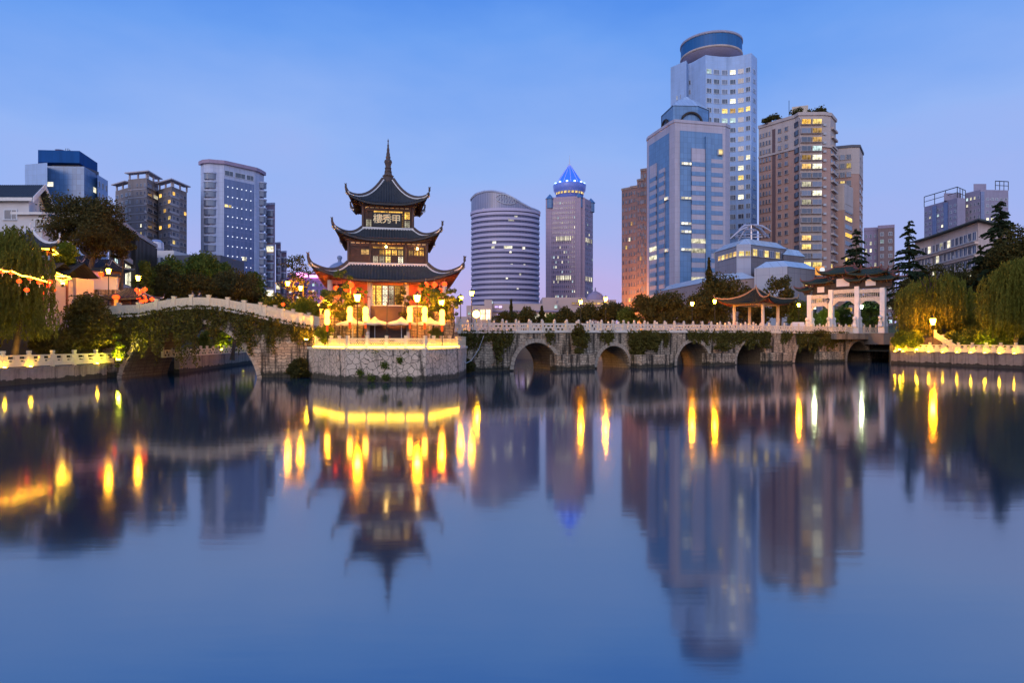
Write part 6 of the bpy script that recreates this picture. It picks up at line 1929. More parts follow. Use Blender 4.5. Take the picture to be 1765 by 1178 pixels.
def cedar(label, px, D, ytop, hpx, zb, seed, n_tier=15, ragged=1.0, group='deodar cedars on the slope'):
    g = np.random.default_rng(seed)
    H = Z(ytop, D) - zb; rx = hpx * D / F
    root = thing('cedar_tree', label, 'tree', (X(px, D), D, zb), 0, group)
    m_ = MB(); m_.tube([(0, 0, -0.3), (0.1, 0, H * 0.5), (0, 0.05, H * 0.85), (0.08, 0, H)], [0.35, 0.25, 0.1, 0.03], 7)
    pts = []; U = []
    zlow = max(0.25, 1 - (rx * 4.2) / H)
    for k in range(n_tier):
        f = (k + 0.4) / n_tier; z00 = H * (1 - (1 - zlow) * f)
        L0 = rx * (0.12 + 0.95 * f ** 0.85)
        for j in range(8):
            z = z00 + g.normal() * 0.035 * H * 0.5; a = g.random() * 6.28; L = L0 * (0.45 + 0.7 * g.random() * ragged)
            m = max(10, int(L / 0.022)); t = g.random(m) ** 0.8
            x = np.cos(a) * L * t; y = np.sin(a) * L * t
            zz = z + 0.22 * L * np.sin(t * 1.4) - 0.38 * L * t ** 1.8
            w = 0.26 * L * (1 - t * 0.6)
            s = g.normal(size=m) * w * 0.5
            P0 = np.stack([x - np.sin(a) * s, y + np.cos(a) * s, zz - np.abs(s) * 0.5 + g.normal(size=m) * 0.06], axis=1)
            pts.append(P0); U.append(np.stack([np.cos(a) * np.ones(m), np.sin(a) * np.ones(m), -0.5 * np.ones(m)], axis=1) + g.normal(size=(m, 3)) * 0.3)
            m_.tube([(0, 0, z), (np.cos(a) * L * .5, np.sin(a) * L * .5, z + 0.22 * L * math.sin(.7) - 0.38 * L * .5 ** 1.8), (np.cos(a) * L * .95, np.sin(a) * L * .95, z + 0.22 * L * math.sin(1.33) - 0.38 * L * 0.92)], [0.06, 0.04, 0.015], 4)
    m_.build('trunk', bark, root)
    P_ = np.concatenate(pts); U_ = np.concatenate(U)
    put(leaf_geo('crown', P_, 0.22 * (0.7 + 0.6 * g.random(len(P_))), leaf_fir, 2.2, U=U_, seed=seed), 'crown', root)
    return root


# left bank
tree('large brown leaved tree with a broad domed crown below the blue glass office', 150, 70, 325, 468, 76, 24000, leaf_brown, 9.0, 11, nc=46, rcf=0.27, leaf=0.2)
tree('side limb crown of a smaller dark tree, lower right of the large domed tree', 205, 73, 385, 452, 30, 5000, leaf_brown, 9.0, 12, leaf=0.2)
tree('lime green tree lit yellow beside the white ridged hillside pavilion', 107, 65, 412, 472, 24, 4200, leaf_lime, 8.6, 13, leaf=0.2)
willow('weeping willow at the left picture edge, strands hanging to the quay railing', 20, 53.5, 388, 612, 68, 900, 14, 1.4, leaf=0.15, pitch=0.08, mat=leaf_willow)
willow('weeping willow beyond the left picture edge, partly out of view', -70, 50, 380, 610, 60, 350, 15, 1.4)
bush('huge dark ivy covered shrub between the willow and the hump bridge', 143, 60.5, 503, 640, 62, 16000, leaf_ivy, 16, ry=2.2, leaf=0.2)
bush('low dark shrub between the willow trunk and the big ivy mound', 75, 57, 560, 618, 26, 2500, leaf_dark, 17)
bush('sunken shrub lit lime green at the last post of the left quay railing', 203, 60.3, 570, 640, 10, 900, leaf_lime, 18)
tree('small yellow lit tree behind the second lamp of the hump bridge', 248, 78, 447, 528, 24, 4200, leaf_mid, 7, 19)
tree('dark rounded tree behind the left rise of the hump bridge', 278, 82, 446, 534, 32, 7500, leaf_dark, 7, 20, nc=34)
tree('light green tree rising highest behind the crown of the hump bridge', 350, 96, 428, 500, 38, 7500, leaf_mid, 6, 21, nc=34)
tree('dark tree directly behind the hump bridge crown', 330, 80, 470, 530, 40, 7500, leaf_dark, 6, 22, nc=34)
tree('dark spreading tree behind the right slope of the hump bridge', 400, 86, 462, 532, 48, 9000, leaf_brown, 5, 23, nc=38)
tree('small dark tree at the end of the garden row, above the far parapet posts', 452, 88, 500, 548, 24, 3600, leaf_dark, 4.6, 24)
tree('leafy tree glowing green under the twin lamps left of the pagoda', 478, 82, 508, 556, 34, 5200, leaf_mid, 4.6, 25)
tree('yellow green tree between the twin lamps and the pagoda', 523, 76, 512, 566, 32, 5200, leaf_lime, 4.6, 26)
for i, (px, yt, lab) in enumerate(((505, 452, 'tall spindly tree with sparse leaf tufts, left one of the thin pair'), (522, 447, 'tall spindly tree with sparse leaf tufts, right one of the thin pair'))):
    g = np.random.default_rng(30 + i); D = 80; zb = 4.6; r = thing('spindly_tree', lab, 'tree', (X(px, D), D, zb)); H = Z(yt, D) - zb
    m_ = MB(); m_.tube([(0, 0, -0.2), (0.1, 0, H * 0.5), (0, 0, H)], [0.1, 0.07, 0.03], 6); pp = []
    for k in range(9):
        z = H * (0.45 + 0.55 * k / 8); a = g.random() * 6.28; L = 1.1 * (1.2 - 0.7 * k / 8)
        e = np.array([math.cos(a) * L, math.sin(a) * L * 0.6, z + 0.2]); m_.tube([(0, 0, z - 0.3), tuple(e)], [0.04, 0.015], 4)
        pp.append(e + g.normal(size=(60, 3)) * np.array([0.5, 0.4, 0.16]))
    m_.build('trunk', bark, r); P_ = np.concatenate(pp); put(leaf_geo('crown', P_, 0.2, leaf_dark, 1.8, seed=i), 'crown', r)
tree('green tree layered behind the lamp and kiosk, left of the dark rounded tree', 300, 92, 436, 510, 30, 5200, leaf_mid, 6, 140, nc=34)
tree('olive tree between the highest green tree and the dark spreading tree', 382, 98, 446, 515, 30, 5200, leaf_mid, 6, 141, nc=34)
tree('green tree far behind the right slope of the hump bridge', 432, 104, 470, 530, 32, 5200, leaf_mid, 4.6, 142, nc=34)
# beside the tower
tree('leafy tree in front of the left half of the pagoda base, leaning outwards', 585, 59.5, 462, 572, 33, 5200, leaf_mid, 3.0, 40, nc=44, rcf=0.2, leaf=0.17)
tree('slim tree between the left lanterns, in front of the pagoda columns', 622, 59.0, 478, 560, 13, 1300, leaf_mid, 3.0, 41, nc=20, rcf=0.3, leaf=0.16)
tree('leafy tree in front of the right half of the pagoda base', 742, 59.5, 478, 572, 30, 4600, leaf_mid, 3.0, 42, nc=44, rcf=0.2, leaf=0.17)
tree('slim tree right of the pagoda steps, behind the lamp post', 697, 59.5, 488, 560, 15, 1500, leaf_dark, 3.0, 43, nc=20, rcf=0.3, leaf=0.16)
tree('small tree reaching out over the bastion corner towards the long bridge', 778, 62, 496, 560, 20, 2000, leaf_mid, 3.0, 44, nc=26, rcf=0.26, leaf=0.17)
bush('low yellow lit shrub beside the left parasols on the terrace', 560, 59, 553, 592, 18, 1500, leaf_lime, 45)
bush('low shrub under the right parasols on the terrace', 752, 58.5, 562, 592, 14, 900, leaf_mid, 46)
bush('shrub at the waterline left of the bastion', 514, 61.0, 618, 654, 24, 2600, leaf_dark, 47, ry=0.8)
bush('shrub at the waterline right of the bastion', 806, 70.2, 620, 645, 14, 1200, leaf_dark, 48, ry=0.7)
# seen under the big arch
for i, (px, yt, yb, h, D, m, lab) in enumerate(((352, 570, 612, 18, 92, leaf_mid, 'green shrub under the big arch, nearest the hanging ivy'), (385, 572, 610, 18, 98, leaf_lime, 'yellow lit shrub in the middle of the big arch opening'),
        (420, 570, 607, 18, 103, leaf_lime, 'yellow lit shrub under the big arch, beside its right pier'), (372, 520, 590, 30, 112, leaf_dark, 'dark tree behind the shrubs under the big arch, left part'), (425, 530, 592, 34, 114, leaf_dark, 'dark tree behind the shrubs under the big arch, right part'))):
    bush(lab, px, D, yt, yb, h, 2600, m, 50 + i)
# behind the long bridge
cg = 'trees behind the long bridge'
def fir(label, px, D, yt, hpx, seed, zb=3.4, group=None):
    g = np.random.default_rng(seed); H = Z(yt, D) - zb; rx = hpx * D / F
    r = thing('fir_tree', label, 'tree', (X(px, D), D, zb), 0, group)
    m_ = MB(); m_.tube([(0, 0, -0.2), (0, 0, H)], [0.2, 0.03], 6); m_.build('trunk', bark, r)
    n = 3800; f = g.random(n) ** 0.7; a = g.random(n) * 6.28; tier = 0.75 + 0.3 * np.sin(f * 40)
    rr = rx * f * tier * (0.55 + 0.5 * g.random(n))
    P_ = np.stack([np.cos(a) * rr, np.sin(a) * rr, H * (1 - f * 0.93) - rr * 0.15], axis=1)
    put(leaf_geo('crown', P_, 0.36 * (0.6 + 0.7 * g.random(n)), leaf_dark, 1.6, seed=seed), 'crown', r)
    return r
fir('thin spiky fir in front of the purple shopfront', 881, 140, 516, 9, 60)
fir('squat fir in front of the shopping hall canopy', 934, 135, 528, 22, 61)
tl = [(893, 132, 541, 572, 22, 3000, leaf_mid, 'small green tree filling the gap right of the thin spiky fir'), (955, 133, 537, 572, 20, 3000, leaf_mid, 'small green tree right of the squat fir'), (1083, 122, 528, 572, 20, 3400, leaf_mid, 'green tree at the foot of the brown stepped tower'), (1305, 128, 520, 570, 30, 4200, leaf_dark, 'dark tree seen between the columns of the garden pavilion'), (1400, 132, 536, 572, 16, 2400, leaf_mid, 'small green tree beside the left gateway column'),
      (905, 130, 530, 572, 30, 4200, leaf_dark, 'low dark rounded tree in front of the purple shopfront'), (868, 128, 536, 572, 20, 2600, leaf_dark, 'low dark tree at the left end of the row behind the long bridge'),
      (975, 128, 530, 572, 24, 3400, leaf_dark, 'low dark tree between the shopping hall and the lamp'), (1012, 126, 524, 572, 28, 4600, leaf_dark, 'rounded dark tree below the violet cone tower'),
      (1052, 125, 518, 572, 28, 4600, leaf_dark, 'rounded dark tree just left of the brown stepped tower'), (1133, 118, 503, 572, 52, 11000, leaf_dark, 'broad dense dark tree in front of the glass office foot'),
      (1196, 116, 500, 572, 28, 5200, leaf_dark, 'dark tree behind the pair of lamps on the long bridge'), (1240, 120, 474, 570, 44, 9000, leaf_dark, 'tall dark tree left of the garden pavilion roof'),
      (1280, 122, 488, 560, 28, 5000, leaf_brown, 'brownish tree close behind the garden pavilion roof, left of its peak'), (1343, 124, 470, 560, 30, 6200, leaf_dark, 'dark tree right of the garden pavilion peak'),
      (1376, 124, 515, 570, 22, 3400, leaf_mid, 'green tree between the garden pavilion and the gateway'), (1427, 138, 528, 572, 22, 3000, leaf_lime, 'bright green tree seen through the left bay of the gateway'),
      (1452, 140, 520, 572, 20, 3000, leaf_mid, 'green tree seen through the middle bay of the gateway'), (1500, 136, 512, 574, 32, 4800, leaf_mid, 'green tree seen through the right bay of the gateway')]
for i, (px, D, yt, yb, h, n, m, lab) in enumerate(tl):
    tree(lab, px, D, yt, yb, h, n, m, 4.0, 70 + i, group=cg, nc=32, leaf=0.36 if D > 110 else None)
fir('conical fir top rising above the dark trees left of the garden pavilion', 1222, 119, 444, 22, 90, 4.0)
# right bank
cedar('dark cedar rising behind the gateway roofs', 1476, 128, 393, 40, 5, 100, 13)
cedar('gnarled cedar with a bare leaning top, right of the gateway', 1567, 116, 383, 40, 4, 101, 13, 1.4)
cedar('cedar with layered boughs in front of the slab block, highest on the slope', 1724, 104, 350, 46, 8, 102, 14, 1.2)
cedar('lower half hidden cedar left of the highest one, on the slope', 1690, 106, 424, 28, 7, 103, 12)
for (px, D, yt, yb, h, n, m, lab, sd) in ((1560, 112, 470, 575, 30, 5200, leaf_brown, 'brownish tree behind the first willow beside the gateway', 110), (1652, 112, 452, 560, 38, 8000, leaf_dark, 'dark tree between the two willows below the slab block', 111),
        (1702, 106, 438, 560, 42, 10000, leaf_dark, 'dense dark tree under the highest cedar', 112), (1755, 100, 385, 540, 46, 12000, leaf_dark, 'large dark tree at the right picture edge above the willow', 113),
        (1815, 96, 380, 560, 50, 9000, leaf_dark, 'large dark tree just beyond the right picture edge', 114), (1675, 103, 500, 580, 32, 5200, leaf_lime, 'pale green tree with layered sprays right of the first willow', 115),
        (1612, 118, 448, 540, 36, 6200, leaf_brown, 'brownish tree below the left end of the slab block', 116)):
    tree(lab, px, D, yt, yb, h, n, m, right_h(X(px, D), D) - 0.2, sd, nc=42, leaf=0.3)
willow('weeping willow behind the square lamp, right of the gateway', 1602, 99.5, 458, 588, 66, 950, 120, 2.2, leaf=0.2, pitch=0.11)
willow('weeping willow at the right picture edge, its strands almost touching the railing', 1750, 84, 436, 586, 58, 950, 121, 2.2, leaf=0.19, pitch=0.105)
willow('weeping willow beyond the right picture edge, partly out of view', 1840, 78, 440, 590, 50, 300, 122, 2.2, leaf=0.25, pitch=0.18)
for i, (px, D, yt, yb, h, m, lab) in enumerate(((1552, 97, 566, 600, 16, leaf_lime, 'yellow lit shrub at the start of the willow quay'), (1578, 95.8, 568, 600, 16, leaf_lime, 'yellow lit shrub left of the square lamp'),
        (1640, 94, 570, 600, 16, leaf_mid, 'shrub behind the small stair railing'), (1672, 92, 566, 600, 20, leaf_mid, 'green shrub right of the stair railing'), (1702, 90, 558, 602, 22, leaf_lime, 'lime lit shrub between the stair railing and the edge willow'),
        (1742, 86, 565, 604, 24, leaf_mid, 'green shrub below the edge willow strands'), (1640, 100, 545, 590, 46, leaf_mid, 'hedge bank above the stair railing'), (1700, 97, 540, 590, 46, leaf_mid, 'hedge bank behind the lime lit shrub'))):
    bush(lab, px, D, yt, yb, h, 2600, m, 130 + i, leaf=0.24)


# ivy: hanging strands gathered into masses
def ivy_mass(name, label, loc, rz, spans, ztop, seed, step=0.07, pitch=0.1, leaf=0.17, front=0.0, mat=None):
    g = np.random.default_rng(seed); pts = []; U = []
    for (x0, x1, L0, L1) in spans:
        for k in range(max(1, int((x1 - x0) / step))):
            x = x0 + (x1 - x0) * g.random(); f = (x - x0) / (x1 - x0)
            nz_ = mn.noise((x * 0.9, seed, 0.0)); nz2 = mn.noise((x * 3.1, seed + 5, 0.0))
            L = (L0 + (L1 - L0) * f) * (0.72 + 0.6 * nz_ + 0.3 * nz2) * (0.6 + 0.5 * g.random())
            L *= min(1.0, 0.35 + math.sqrt(max(0, min(x - x0, x1 - x)) / 1.1)) * (0.75 + 0.5 * mn.noise((x * 1.7, seed + 9, 3.0)) + 0.12)
            if L < 0.2: continue
            x += g.normal() * 0.16
            m = int(L / pitch); t = np.linspace(0, 1, m)
            bulge = 0.15 + 0.45 * max(0, nz_ + 0.3)
            P0 = np.stack([x + 0.1 * np.sin(t * 5 + k), -(0.08 + bulge * g.random() * np.sin(t * 2.6 + 0.3)) - front, ztop(x) + 0.1 - L * t], axis=1)
            P0 += g.normal(size=P0.shape) * np.array([0.1, 0.06, 0.06])
            P0[:, 1] = np.minimum(P0[:, 1], -0.03)
            pts.append(P0); U.append(g.normal(size=(m, 3)) * 0.6 + np.array([[0, 0, -0.6]]))
    P_ = np.concatenate(pts); P_ = P_[P_[:, 2] > 0.05]; U_ = np.concatenate(U)[:len(P_)]
    o = put(leaf_geo(name, P_, leaf * (0.6 + 0.8 * g.random(len(P_))), mat or leaf_ivy, 1.5, U=U_, seed=seed), name, None, loc, rz)
    return tag(o, label, 'ivy', kind='stuff')
HXs = lambda p: X(p, HB) - ox
ivy_mass('ivy', 'curtain of ivy hanging over the big arch of the hump bridge', (ox, HB, 0), 0,
         [(HXs(a), HXs(b), l0, l1) for a, b, l0, l1 in ((150, 200, 2.5, 4.0), (200, 262, 6.2, 5.6), (262, 300, 5.2, 5.4), (300, 345, 7.0, 7.4), (345, 352, 5.6, 3.6), (352, 400, 4.4, 4.6), (400, 440, 4.6, 4.8), (440, 480, 5.2, 4.0), (475, 542, 2.6, 2.4))], lambda x: hump_z(x + ox), 200, step=0.038, pitch=0.085, leaf=0.15)
LT = lambda p: bt(p)
ivy_mass('ivy', 'patches of ivy and creeper hanging on the long bridge face', (B0.x, B0.y, 0), BANG,
         [(LT(a), LT(b), l0, l1) for a, b, l0, l1 in ((796, 838, 3.0, 3.4), (842, 882, 4.2, 3.8), (941, 953, 2.6, 2.4), (985, 1012, 2.0, 2.4), (1034, 1056, 2.0, 2.2), (1082, 1112, 4.6, 4.2), (1112, 1150, 3.2, 3.0), (1186, 1222, 2.2, 2.6), (1224, 1268, 3.0, 2.8), (1268, 1326, 3.2, 3.4), (1345, 1364, 2.6, 2.2), (1372, 1445, 3.8, 4.2), (1445, 1462, 2.6, 2.4))],
         lambda t: deckz(t) - 0.05, 201, step=0.05, pitch=0.1, leaf=0.19)
g_ = np.random.default_rng(5)
for (px, off, yt, yb, h, n, lab) in ((1000, -1.2, 556, 610, 16, 1800, 'bushy tuft sprouting over the railing above the first cutwater'), (1115, -1.0, 570, 604, 34, 2600, 'bushy tuft spilling over the second cutwater'), (1098, -0.6, 580, 625, 18, 1500, 'creeper mound beside the second arch'),
        (1245, -1.0, 588, 606, 18, 900, 'green tuft on top of the third cutwater'), (1322, -0.7, 568, 602, 10, 700, 'upright tuft against the railing right of the fourth arch'), (1412, -0.9, 566, 600, 16, 1200, 'bushy tuft over the coping near the concrete slab'), (1445, -0.8, 612, 630, 9, 400, 'small shrub at the waterline by the last arch')):
    t = bt(px, off); p = bw(t, off); D = p.y
    bush(lab, px, D, yt, yb, h, n, leaf_ivy, int(px), ry=0.7, name='creeper_tuft', leaf=0.19, group='tufts growing on the long bridge')
# weeds on the bastion
fa = Vector((isl[0][0], isl[0][1], 0)); fb = Vector((isl[1][0], isl[1][1], 0)); Lb = (fb - fa).length
ivy_mass('weeds', 'thin weeds trailing down the pale stones of the bastion', (fa.x, fa.y, 0), 0, [(0.1, Lb, 0.5, 0.5), (1.6, 2.6, 1.1, 1.1), (5.2, 5.8, 1.3, 0.9)], lambda x: 2.75, 210, step=0.25, pitch=0.07, leaf=0.09, mat=leaf_mid)
for (x, z, r_) in ((3.3, 1.55, 0.36), (1.2, 0.9, 0.28), (3.4, 0.5, 0.3), (4.6, 2.0, 0.22), (2.2, 0.45, 0.3), (5.4, 0.4, 0.25)):
    P_ = g_.normal(size=(160, 3)) * np.array([r_, 0.06, r_]) * 0.55 + np.array([0, -0.12, -0.1]); P_[:, 1] = np.minimum(P_[:, 1], -0.02)
    o = put(leaf_geo('wall_weed', P_, 0.1, leaf_mid, 1.6, seed=int(x * 10)), 'wall_weed', None, (fa.x + x, fa.y, z))
    tag(o, 'weed tuft rooted in the joints of the bastion wall', 'weed', 'weed tufts on the bastion wall')

# ---------------------------------------------------------------- lamps
m_ = MB(); m_.lathe([(0.2, 0), (0.2, 0.12), (0.12, 0.2), (0.1, 0.55), (0.065, 0.62), (0.055, 1.0)], 10); LP_BASE = m_.mesh('base', iron, True)
LAMPC = {}
def street_lamp(label, px, D, yh, zb, glow=None, sc=1.0, group='lantern headed street lamps', lit=True, rr=1.0):
    glow = glow or e_lamp
    r = thing('street_lamp', label, 'street lamp', (X(px, D), D, zb), 0, group)
    h = Z(yh, D) - zb - 0.25 * sc
    put(LP_BASE, 'base', r)
    m_ = MB(); m_.tube([(0, 0, 1.0), (0, 0, h - 0.1)], [0.055, 0.04], 8); m_.lathe([(0.04, 0), (0.1, 0.06), (0.05, 0.12)], 8, (0, 0, h - 0.15)); m_.build('pole', iron, r)
    m_ = MB()
    m_.lathe([(0.30 * sc, 0.54 * sc), (0.34 * sc, 0.56 * sc), (0.16 * sc, 0.72 * sc), (0.05 * sc, 0.78 * sc), (0.05 * sc, 0.86 * sc), (0.01, 0.92 * sc)], 6, (0, 0, h)); m_.lathe([(0.12 * sc, 0), (0.16 * sc, 0.04 * sc)], 6, (0, 0, h))
    for k in range(6):
        a = k * math.pi / 3; m_.tube([(0.155 * sc * math.cos(a), 0.155 * sc * math.sin(a), h + 0.03), (0.275 * sc * math.cos(a), 0.275 * sc * math.sin(a), h + 0.55 * sc)], 0.014, 4)
    m_.build('cage', iron, r)
    m_ = MB(); m_.lathe([(0.13 * sc, 0.05 * sc), (0.25 * sc, 0.53 * sc)], 6, (0, 0, h)); m_.build('lamp_glass', glow if lit else glass_mid, r)
    return r
e_lamp2 = mat_emit('lamp_glow_far', (1.0, 0.35, 0.003), 1500)
L_ = street_lamp
e_lamp_s = mat_emit('lamp_glow_small', (1.0, 0.42, 0.008), 260)
L_('lit lamp on the hillside road, left one beyond the parapet of the hump bridge', 187, 66, 469, 5.6, e_lamp_s)
L_('lit lamp beside the dark kiosk, right one beyond the left end of the hump bridge', 238, 67.5, 481, 5.8, e_lamp_s)
L_('lit lamp in the garden left of the pagoda, higher one of the close pair', 496, 79, 490, 4.55)
L_('lit lamp in the garden left of the pagoda, lower one of the close pair', 518, 78, 498, 4.55)
L_('lit lamp over the left end of the terrace, above a lantern pair', 563, 60.0, 523, 3.0)
L_('lit lamp over the right end of the terrace, above a lantern pair', 761, 60.0, 523, 3.0)
L_('tall lit lamp in front of the pagoda between the two left inner lantern pairs', 616, 57.0, 515, 3.0, sc=1.15)
L_('tall lit lamp in front of the pagoda between the two right inner lantern pairs', 719, 57.0, 516, 3.0, sc=1.15)
L_('lower one of the two lit lamps at the start of the long bridge', 794, 75, 516, 4.6)
L_('taller one of the two lit lamps at the start of the long bridge', 813, 77, 507, 4.6)
L_('lit lamp behind the long bridge in front of the violet cone tower', 1001, 94, 522, 4.8, e_lamp2)
L_('lit lamp behind the long bridge left of the brown stepped tower', 1044, 96, 517, 4.8, e_lamp2)
L_('lit lamp on the long bridge before the glass office, left one of the pair', 1193, 96.5, 525, 4.9, e_lamp2)
L_('lit lamp on the long bridge left of the garden pavilion, right one of the pair', 1232, 100, 521, 4.95, e_lamp2)
L_('lit lamp between the garden pavilion and the gateway', 1377, 110, 527, 4.95, e_lamp2)
L_('unlit black lamp in front of the left bay of the gateway', 1427, 108.5, 520, 4.95, lit=False, sc=1.1)
L_('lit lamp with a broad glowing head standing on the willow quay', 1608, 93.6, 556, 1.95, e_lamp, sc=1.7)
L_('white green lamp seen through the left bay of the gateway', 1404, 127, 531, 4.9, e_lamp_w, sc=1.1)
L_('white green lamp seen through the right bay of the gateway', 1485, 124, 530, 4.9, e_lamp_w, sc=1.1)
r = thing('flood_lamp', 'blazing round yellow lamp low behind the start of the long bridge', 'lamp', (X(821, 92), 92, 4.6))
m_ = MB(); m_.tube([(0, 0, 0), (0, 0, Z(546, 92) - 4.6)], 0.07, 6); m_.build('pole', iron, r)
m_ = MB(); m_.lathe([(0.05, -0.5), (0.36, -0.34), (0.5, 0), (0.36, 0.34), (0.05, 0.5)], 14, (0, 0, Z(542, 92) - 4.6)); m_.build('globe', mat_emit('flood_glow', (1.0, 0.48, 0.005), 900), r, smooth=True)

# lantern pairs on posts around the terrace
m_ = MB(); m_.lathe([(0.12, -0.36), (0.2, -0.3), (0.245, -0.12), (0.25, 0.05), (0.21, 0.26), (0.13, 0.36)], 14); LN = m_.mesh('lantern', e_lantern, True)
m_ = MB(); m_.lathe([(0.11, 0), (0.14, -0.06), (0.13, -0.1)], 10); m_.lathe([(0.13, 0), (0.11, 0.06), (0.03, 0.1)], 10, (0, 0, 0.72)); LC = m_.mesh('cap', wood_red)
m_ = MB(); m_.lathe([(0.07, 0.05), (0.1, -0.1), (0.11, -0.5), (0.05, -0.55)], 8); LT_ = m_.mesh('tassel', mat_emit('tassel_glow', (1.0, 0.12, 0.02), 0.9))
def lantern_post(label, px, D, y1, y2, zb=3.0):
    r = thing('lantern_post', label, 'lantern post', (X(px, D), D, zb), 0, 'posts with paired glowing lanterns')
    z1, z2 = Z(y1, D) - zb, Z(y2, D) - zb
    m_ = MB(); m_.tube([(0.0, 0.2, 0), (0.0, 0.2, z1 + 0.55)], 0.035, 6); m_.tube([(0, 0.2, z1 + 0.5), (0, 0, z1 + 0.5)], 0.025, 5); m_.build('post', iron, r)
    for z in (z1, z2):
        l = put(LN, 'lantern', r, (0, 0, z)); put(LC, 'cap', l, (0, 0, -0.36))
    put(LT_, 'tassel', r, (0, 0, z2 - 0.42))
for lab, px, D, a, b in (('lantern pair at the left end of the terrace, below a lamp', 564, 57.6, 541, 553.5), ('lantern pair left of the tall left lamp', 603, 56.6, 536, 548), ('lantern pair right of the tall left lamp', 630, 56.6, 536, 548),
                         ('lantern pair left of the tall right lamp', 706.5, 56.6, 536, 548.5), ('lantern pair right of the tall right lamp', 732, 56.6, 536, 549), ('lantern pair at the right end of the terrace, below a lamp', 762, 57.6, 541, 553.5)):
    lantern_post(lab + ', before the pagoda', px, D, a, b)

m_ = MB(); m_.lathe([(0.1, -0.24), (0.24, -0.16), (0.31, 0), (0.24, 0.16), (0.1, 0.24)], 14); RL = m_.mesh('lantern_body', e_red, True)
m_ = MB(); m_.lathe([(0.11, 0), (0.11, 0.05)], 10, (0, 0, 0.23)); m_.lathe([(0.11, 0), (0.11, 0.05)], 10, (0, 0, -0.28)); m_.tube([(0, 0, 0.26), (0, 0, 0.6)], 0.015, 4); m_.lathe([(0.03, 0), (0.06, -0.4)], 8, (0, 0, -0.28)); RF = m_.mesh('fitting', gold)
def red_lantern(label, px, D, y, sc=1.0, group='small red lanterns'):
    r = thing('red_lantern', label, 'lantern', (X(px, D), D, Z(y, D)), 0, group); r.scale = (sc, sc, sc)
    put(RL, 'lantern_body', r); put(RF, 'fitting', r)
for px, y, s, lab in ((604, 492, 1.2, 'large red lantern under the left lower eave of the pagoda'), (580, 497, 0.9, 'red lantern at the left end of the pagoda porch'), (588, 508, 0.8, 'lowest red lantern left of the pagoda porch'),
                      (734, 492, 1.1, 'red lantern under the right lower eave of the pagoda, nearest the white column'), (749, 491, 0.9, 'red lantern near the right end of the pagoda porch'), (739, 508, 0.8, 'lowest red lantern right of the pagoda porch'), (758, 501, 0.9, 'outermost red lantern right of the pagoda porch'),
                      (596, 500, 0.8, 'red lantern second from the left under the pagoda lower eave'), (613, 504, 0.8, 'red lantern nearest the left white column of the pagoda'), (724, 498, 0.8, 'red lantern just right of the right white column of the pagoda'), (766, 490, 0.8, 'highest red lantern at the right tip of the pagoda lower eave')):
    red_lantern(lab, px, 60.6, y, s)
for k, (px, y) in enumerate(((119, 474), (133, 474), (152, 473), (174, 473))): red_lantern(('%s red lantern from the willow hanging on the stepped white wall' % ordn[k]), px, 69, y, 0.9)
hl = [(20, 470), (52, 480), (68, 487), (86, 486), (4, 468), (33, 485), (46, 500), (3, 490), (9, 470), (16, 500), (38, 476), (46, 478), (60, 484), (66, 486), (77, 490), (84, 493), (92, 500), (72, 505), (30, 455), (44, 437), (12, 428)]
for k, (px, y) in enumerate(hl):
    if k < 7: red_lantern('small red lantern hanging under the string of bulbs before the willow', px, 50.6, y, 0.6, 'red lanterns under the string of bulbs')
    else: red_lantern('red lantern glowing through the willow on the hillside gallery', px, 60.5, y, 0.8, 'red lanterns on the hillside gallery')
e_bulb = mat_emit('bulb_glow', (1.0, 0.5, 0.02), 45)
def bulbs(label, pts, D, n):
    a = P(*pts[0], D); r = thing('string_of_bulbs', label, 'string lights', a, 0, 'strings of bulbs on the left bank')
    q = [P(x, y, D) - a for x, y in pts]; m_ = MB(); m_.tube(q, 0.012, 4); m_.build('wire', iron, r)
    m_ = MB(); m_.lathe([(0.01, -0.05), (0.035, -0.02), (0.03, 0.03), (0.01, 0.05)], 6); me = m_.mesh('bulb', e_bulb)
    for k in range(n):
        t = k / (n - 1) * (len(q) - 1); i = min(int(t), len(q) - 2); put(me, 'bulb', r, q[i].lerp(q[i + 1], t - i) - Vector((0, 0, 0.06)))
bulbs('string of warm bulbs sagging across the left willow', [(-8, 460), (8, 467), (22, 467), (36, 474), (50, 476), (68, 481), (86, 486)], 50.5, 44)
bulbs('short string of warm bulbs between the left willow and the stepped wall', [(92, 477), (106, 483), (104, 484), (122, 479)], 61.5, 18)
bulbs('warm bulbs along the upper edge of the small roof beside the stepped wall', [(98, 470), (108, 474), (120, 477)], 61.5, 16)
for k, (px, y) in enumerate(((236, 500), (240, 505), (245, 502), (250, 499), (243, 510), (248, 512), (251, 518), (244, 520), (238, 514), (262, 516))):
    red_lantern('red lantern in the cluster beside the dark kiosk and its lamp', px, 69.5, y, 0.75, 'cluster of red lanterns by the kiosk')
red_lantern('single small red lantern in the bushes below the garden lamp pair', 488, 76, 525, 0.7)

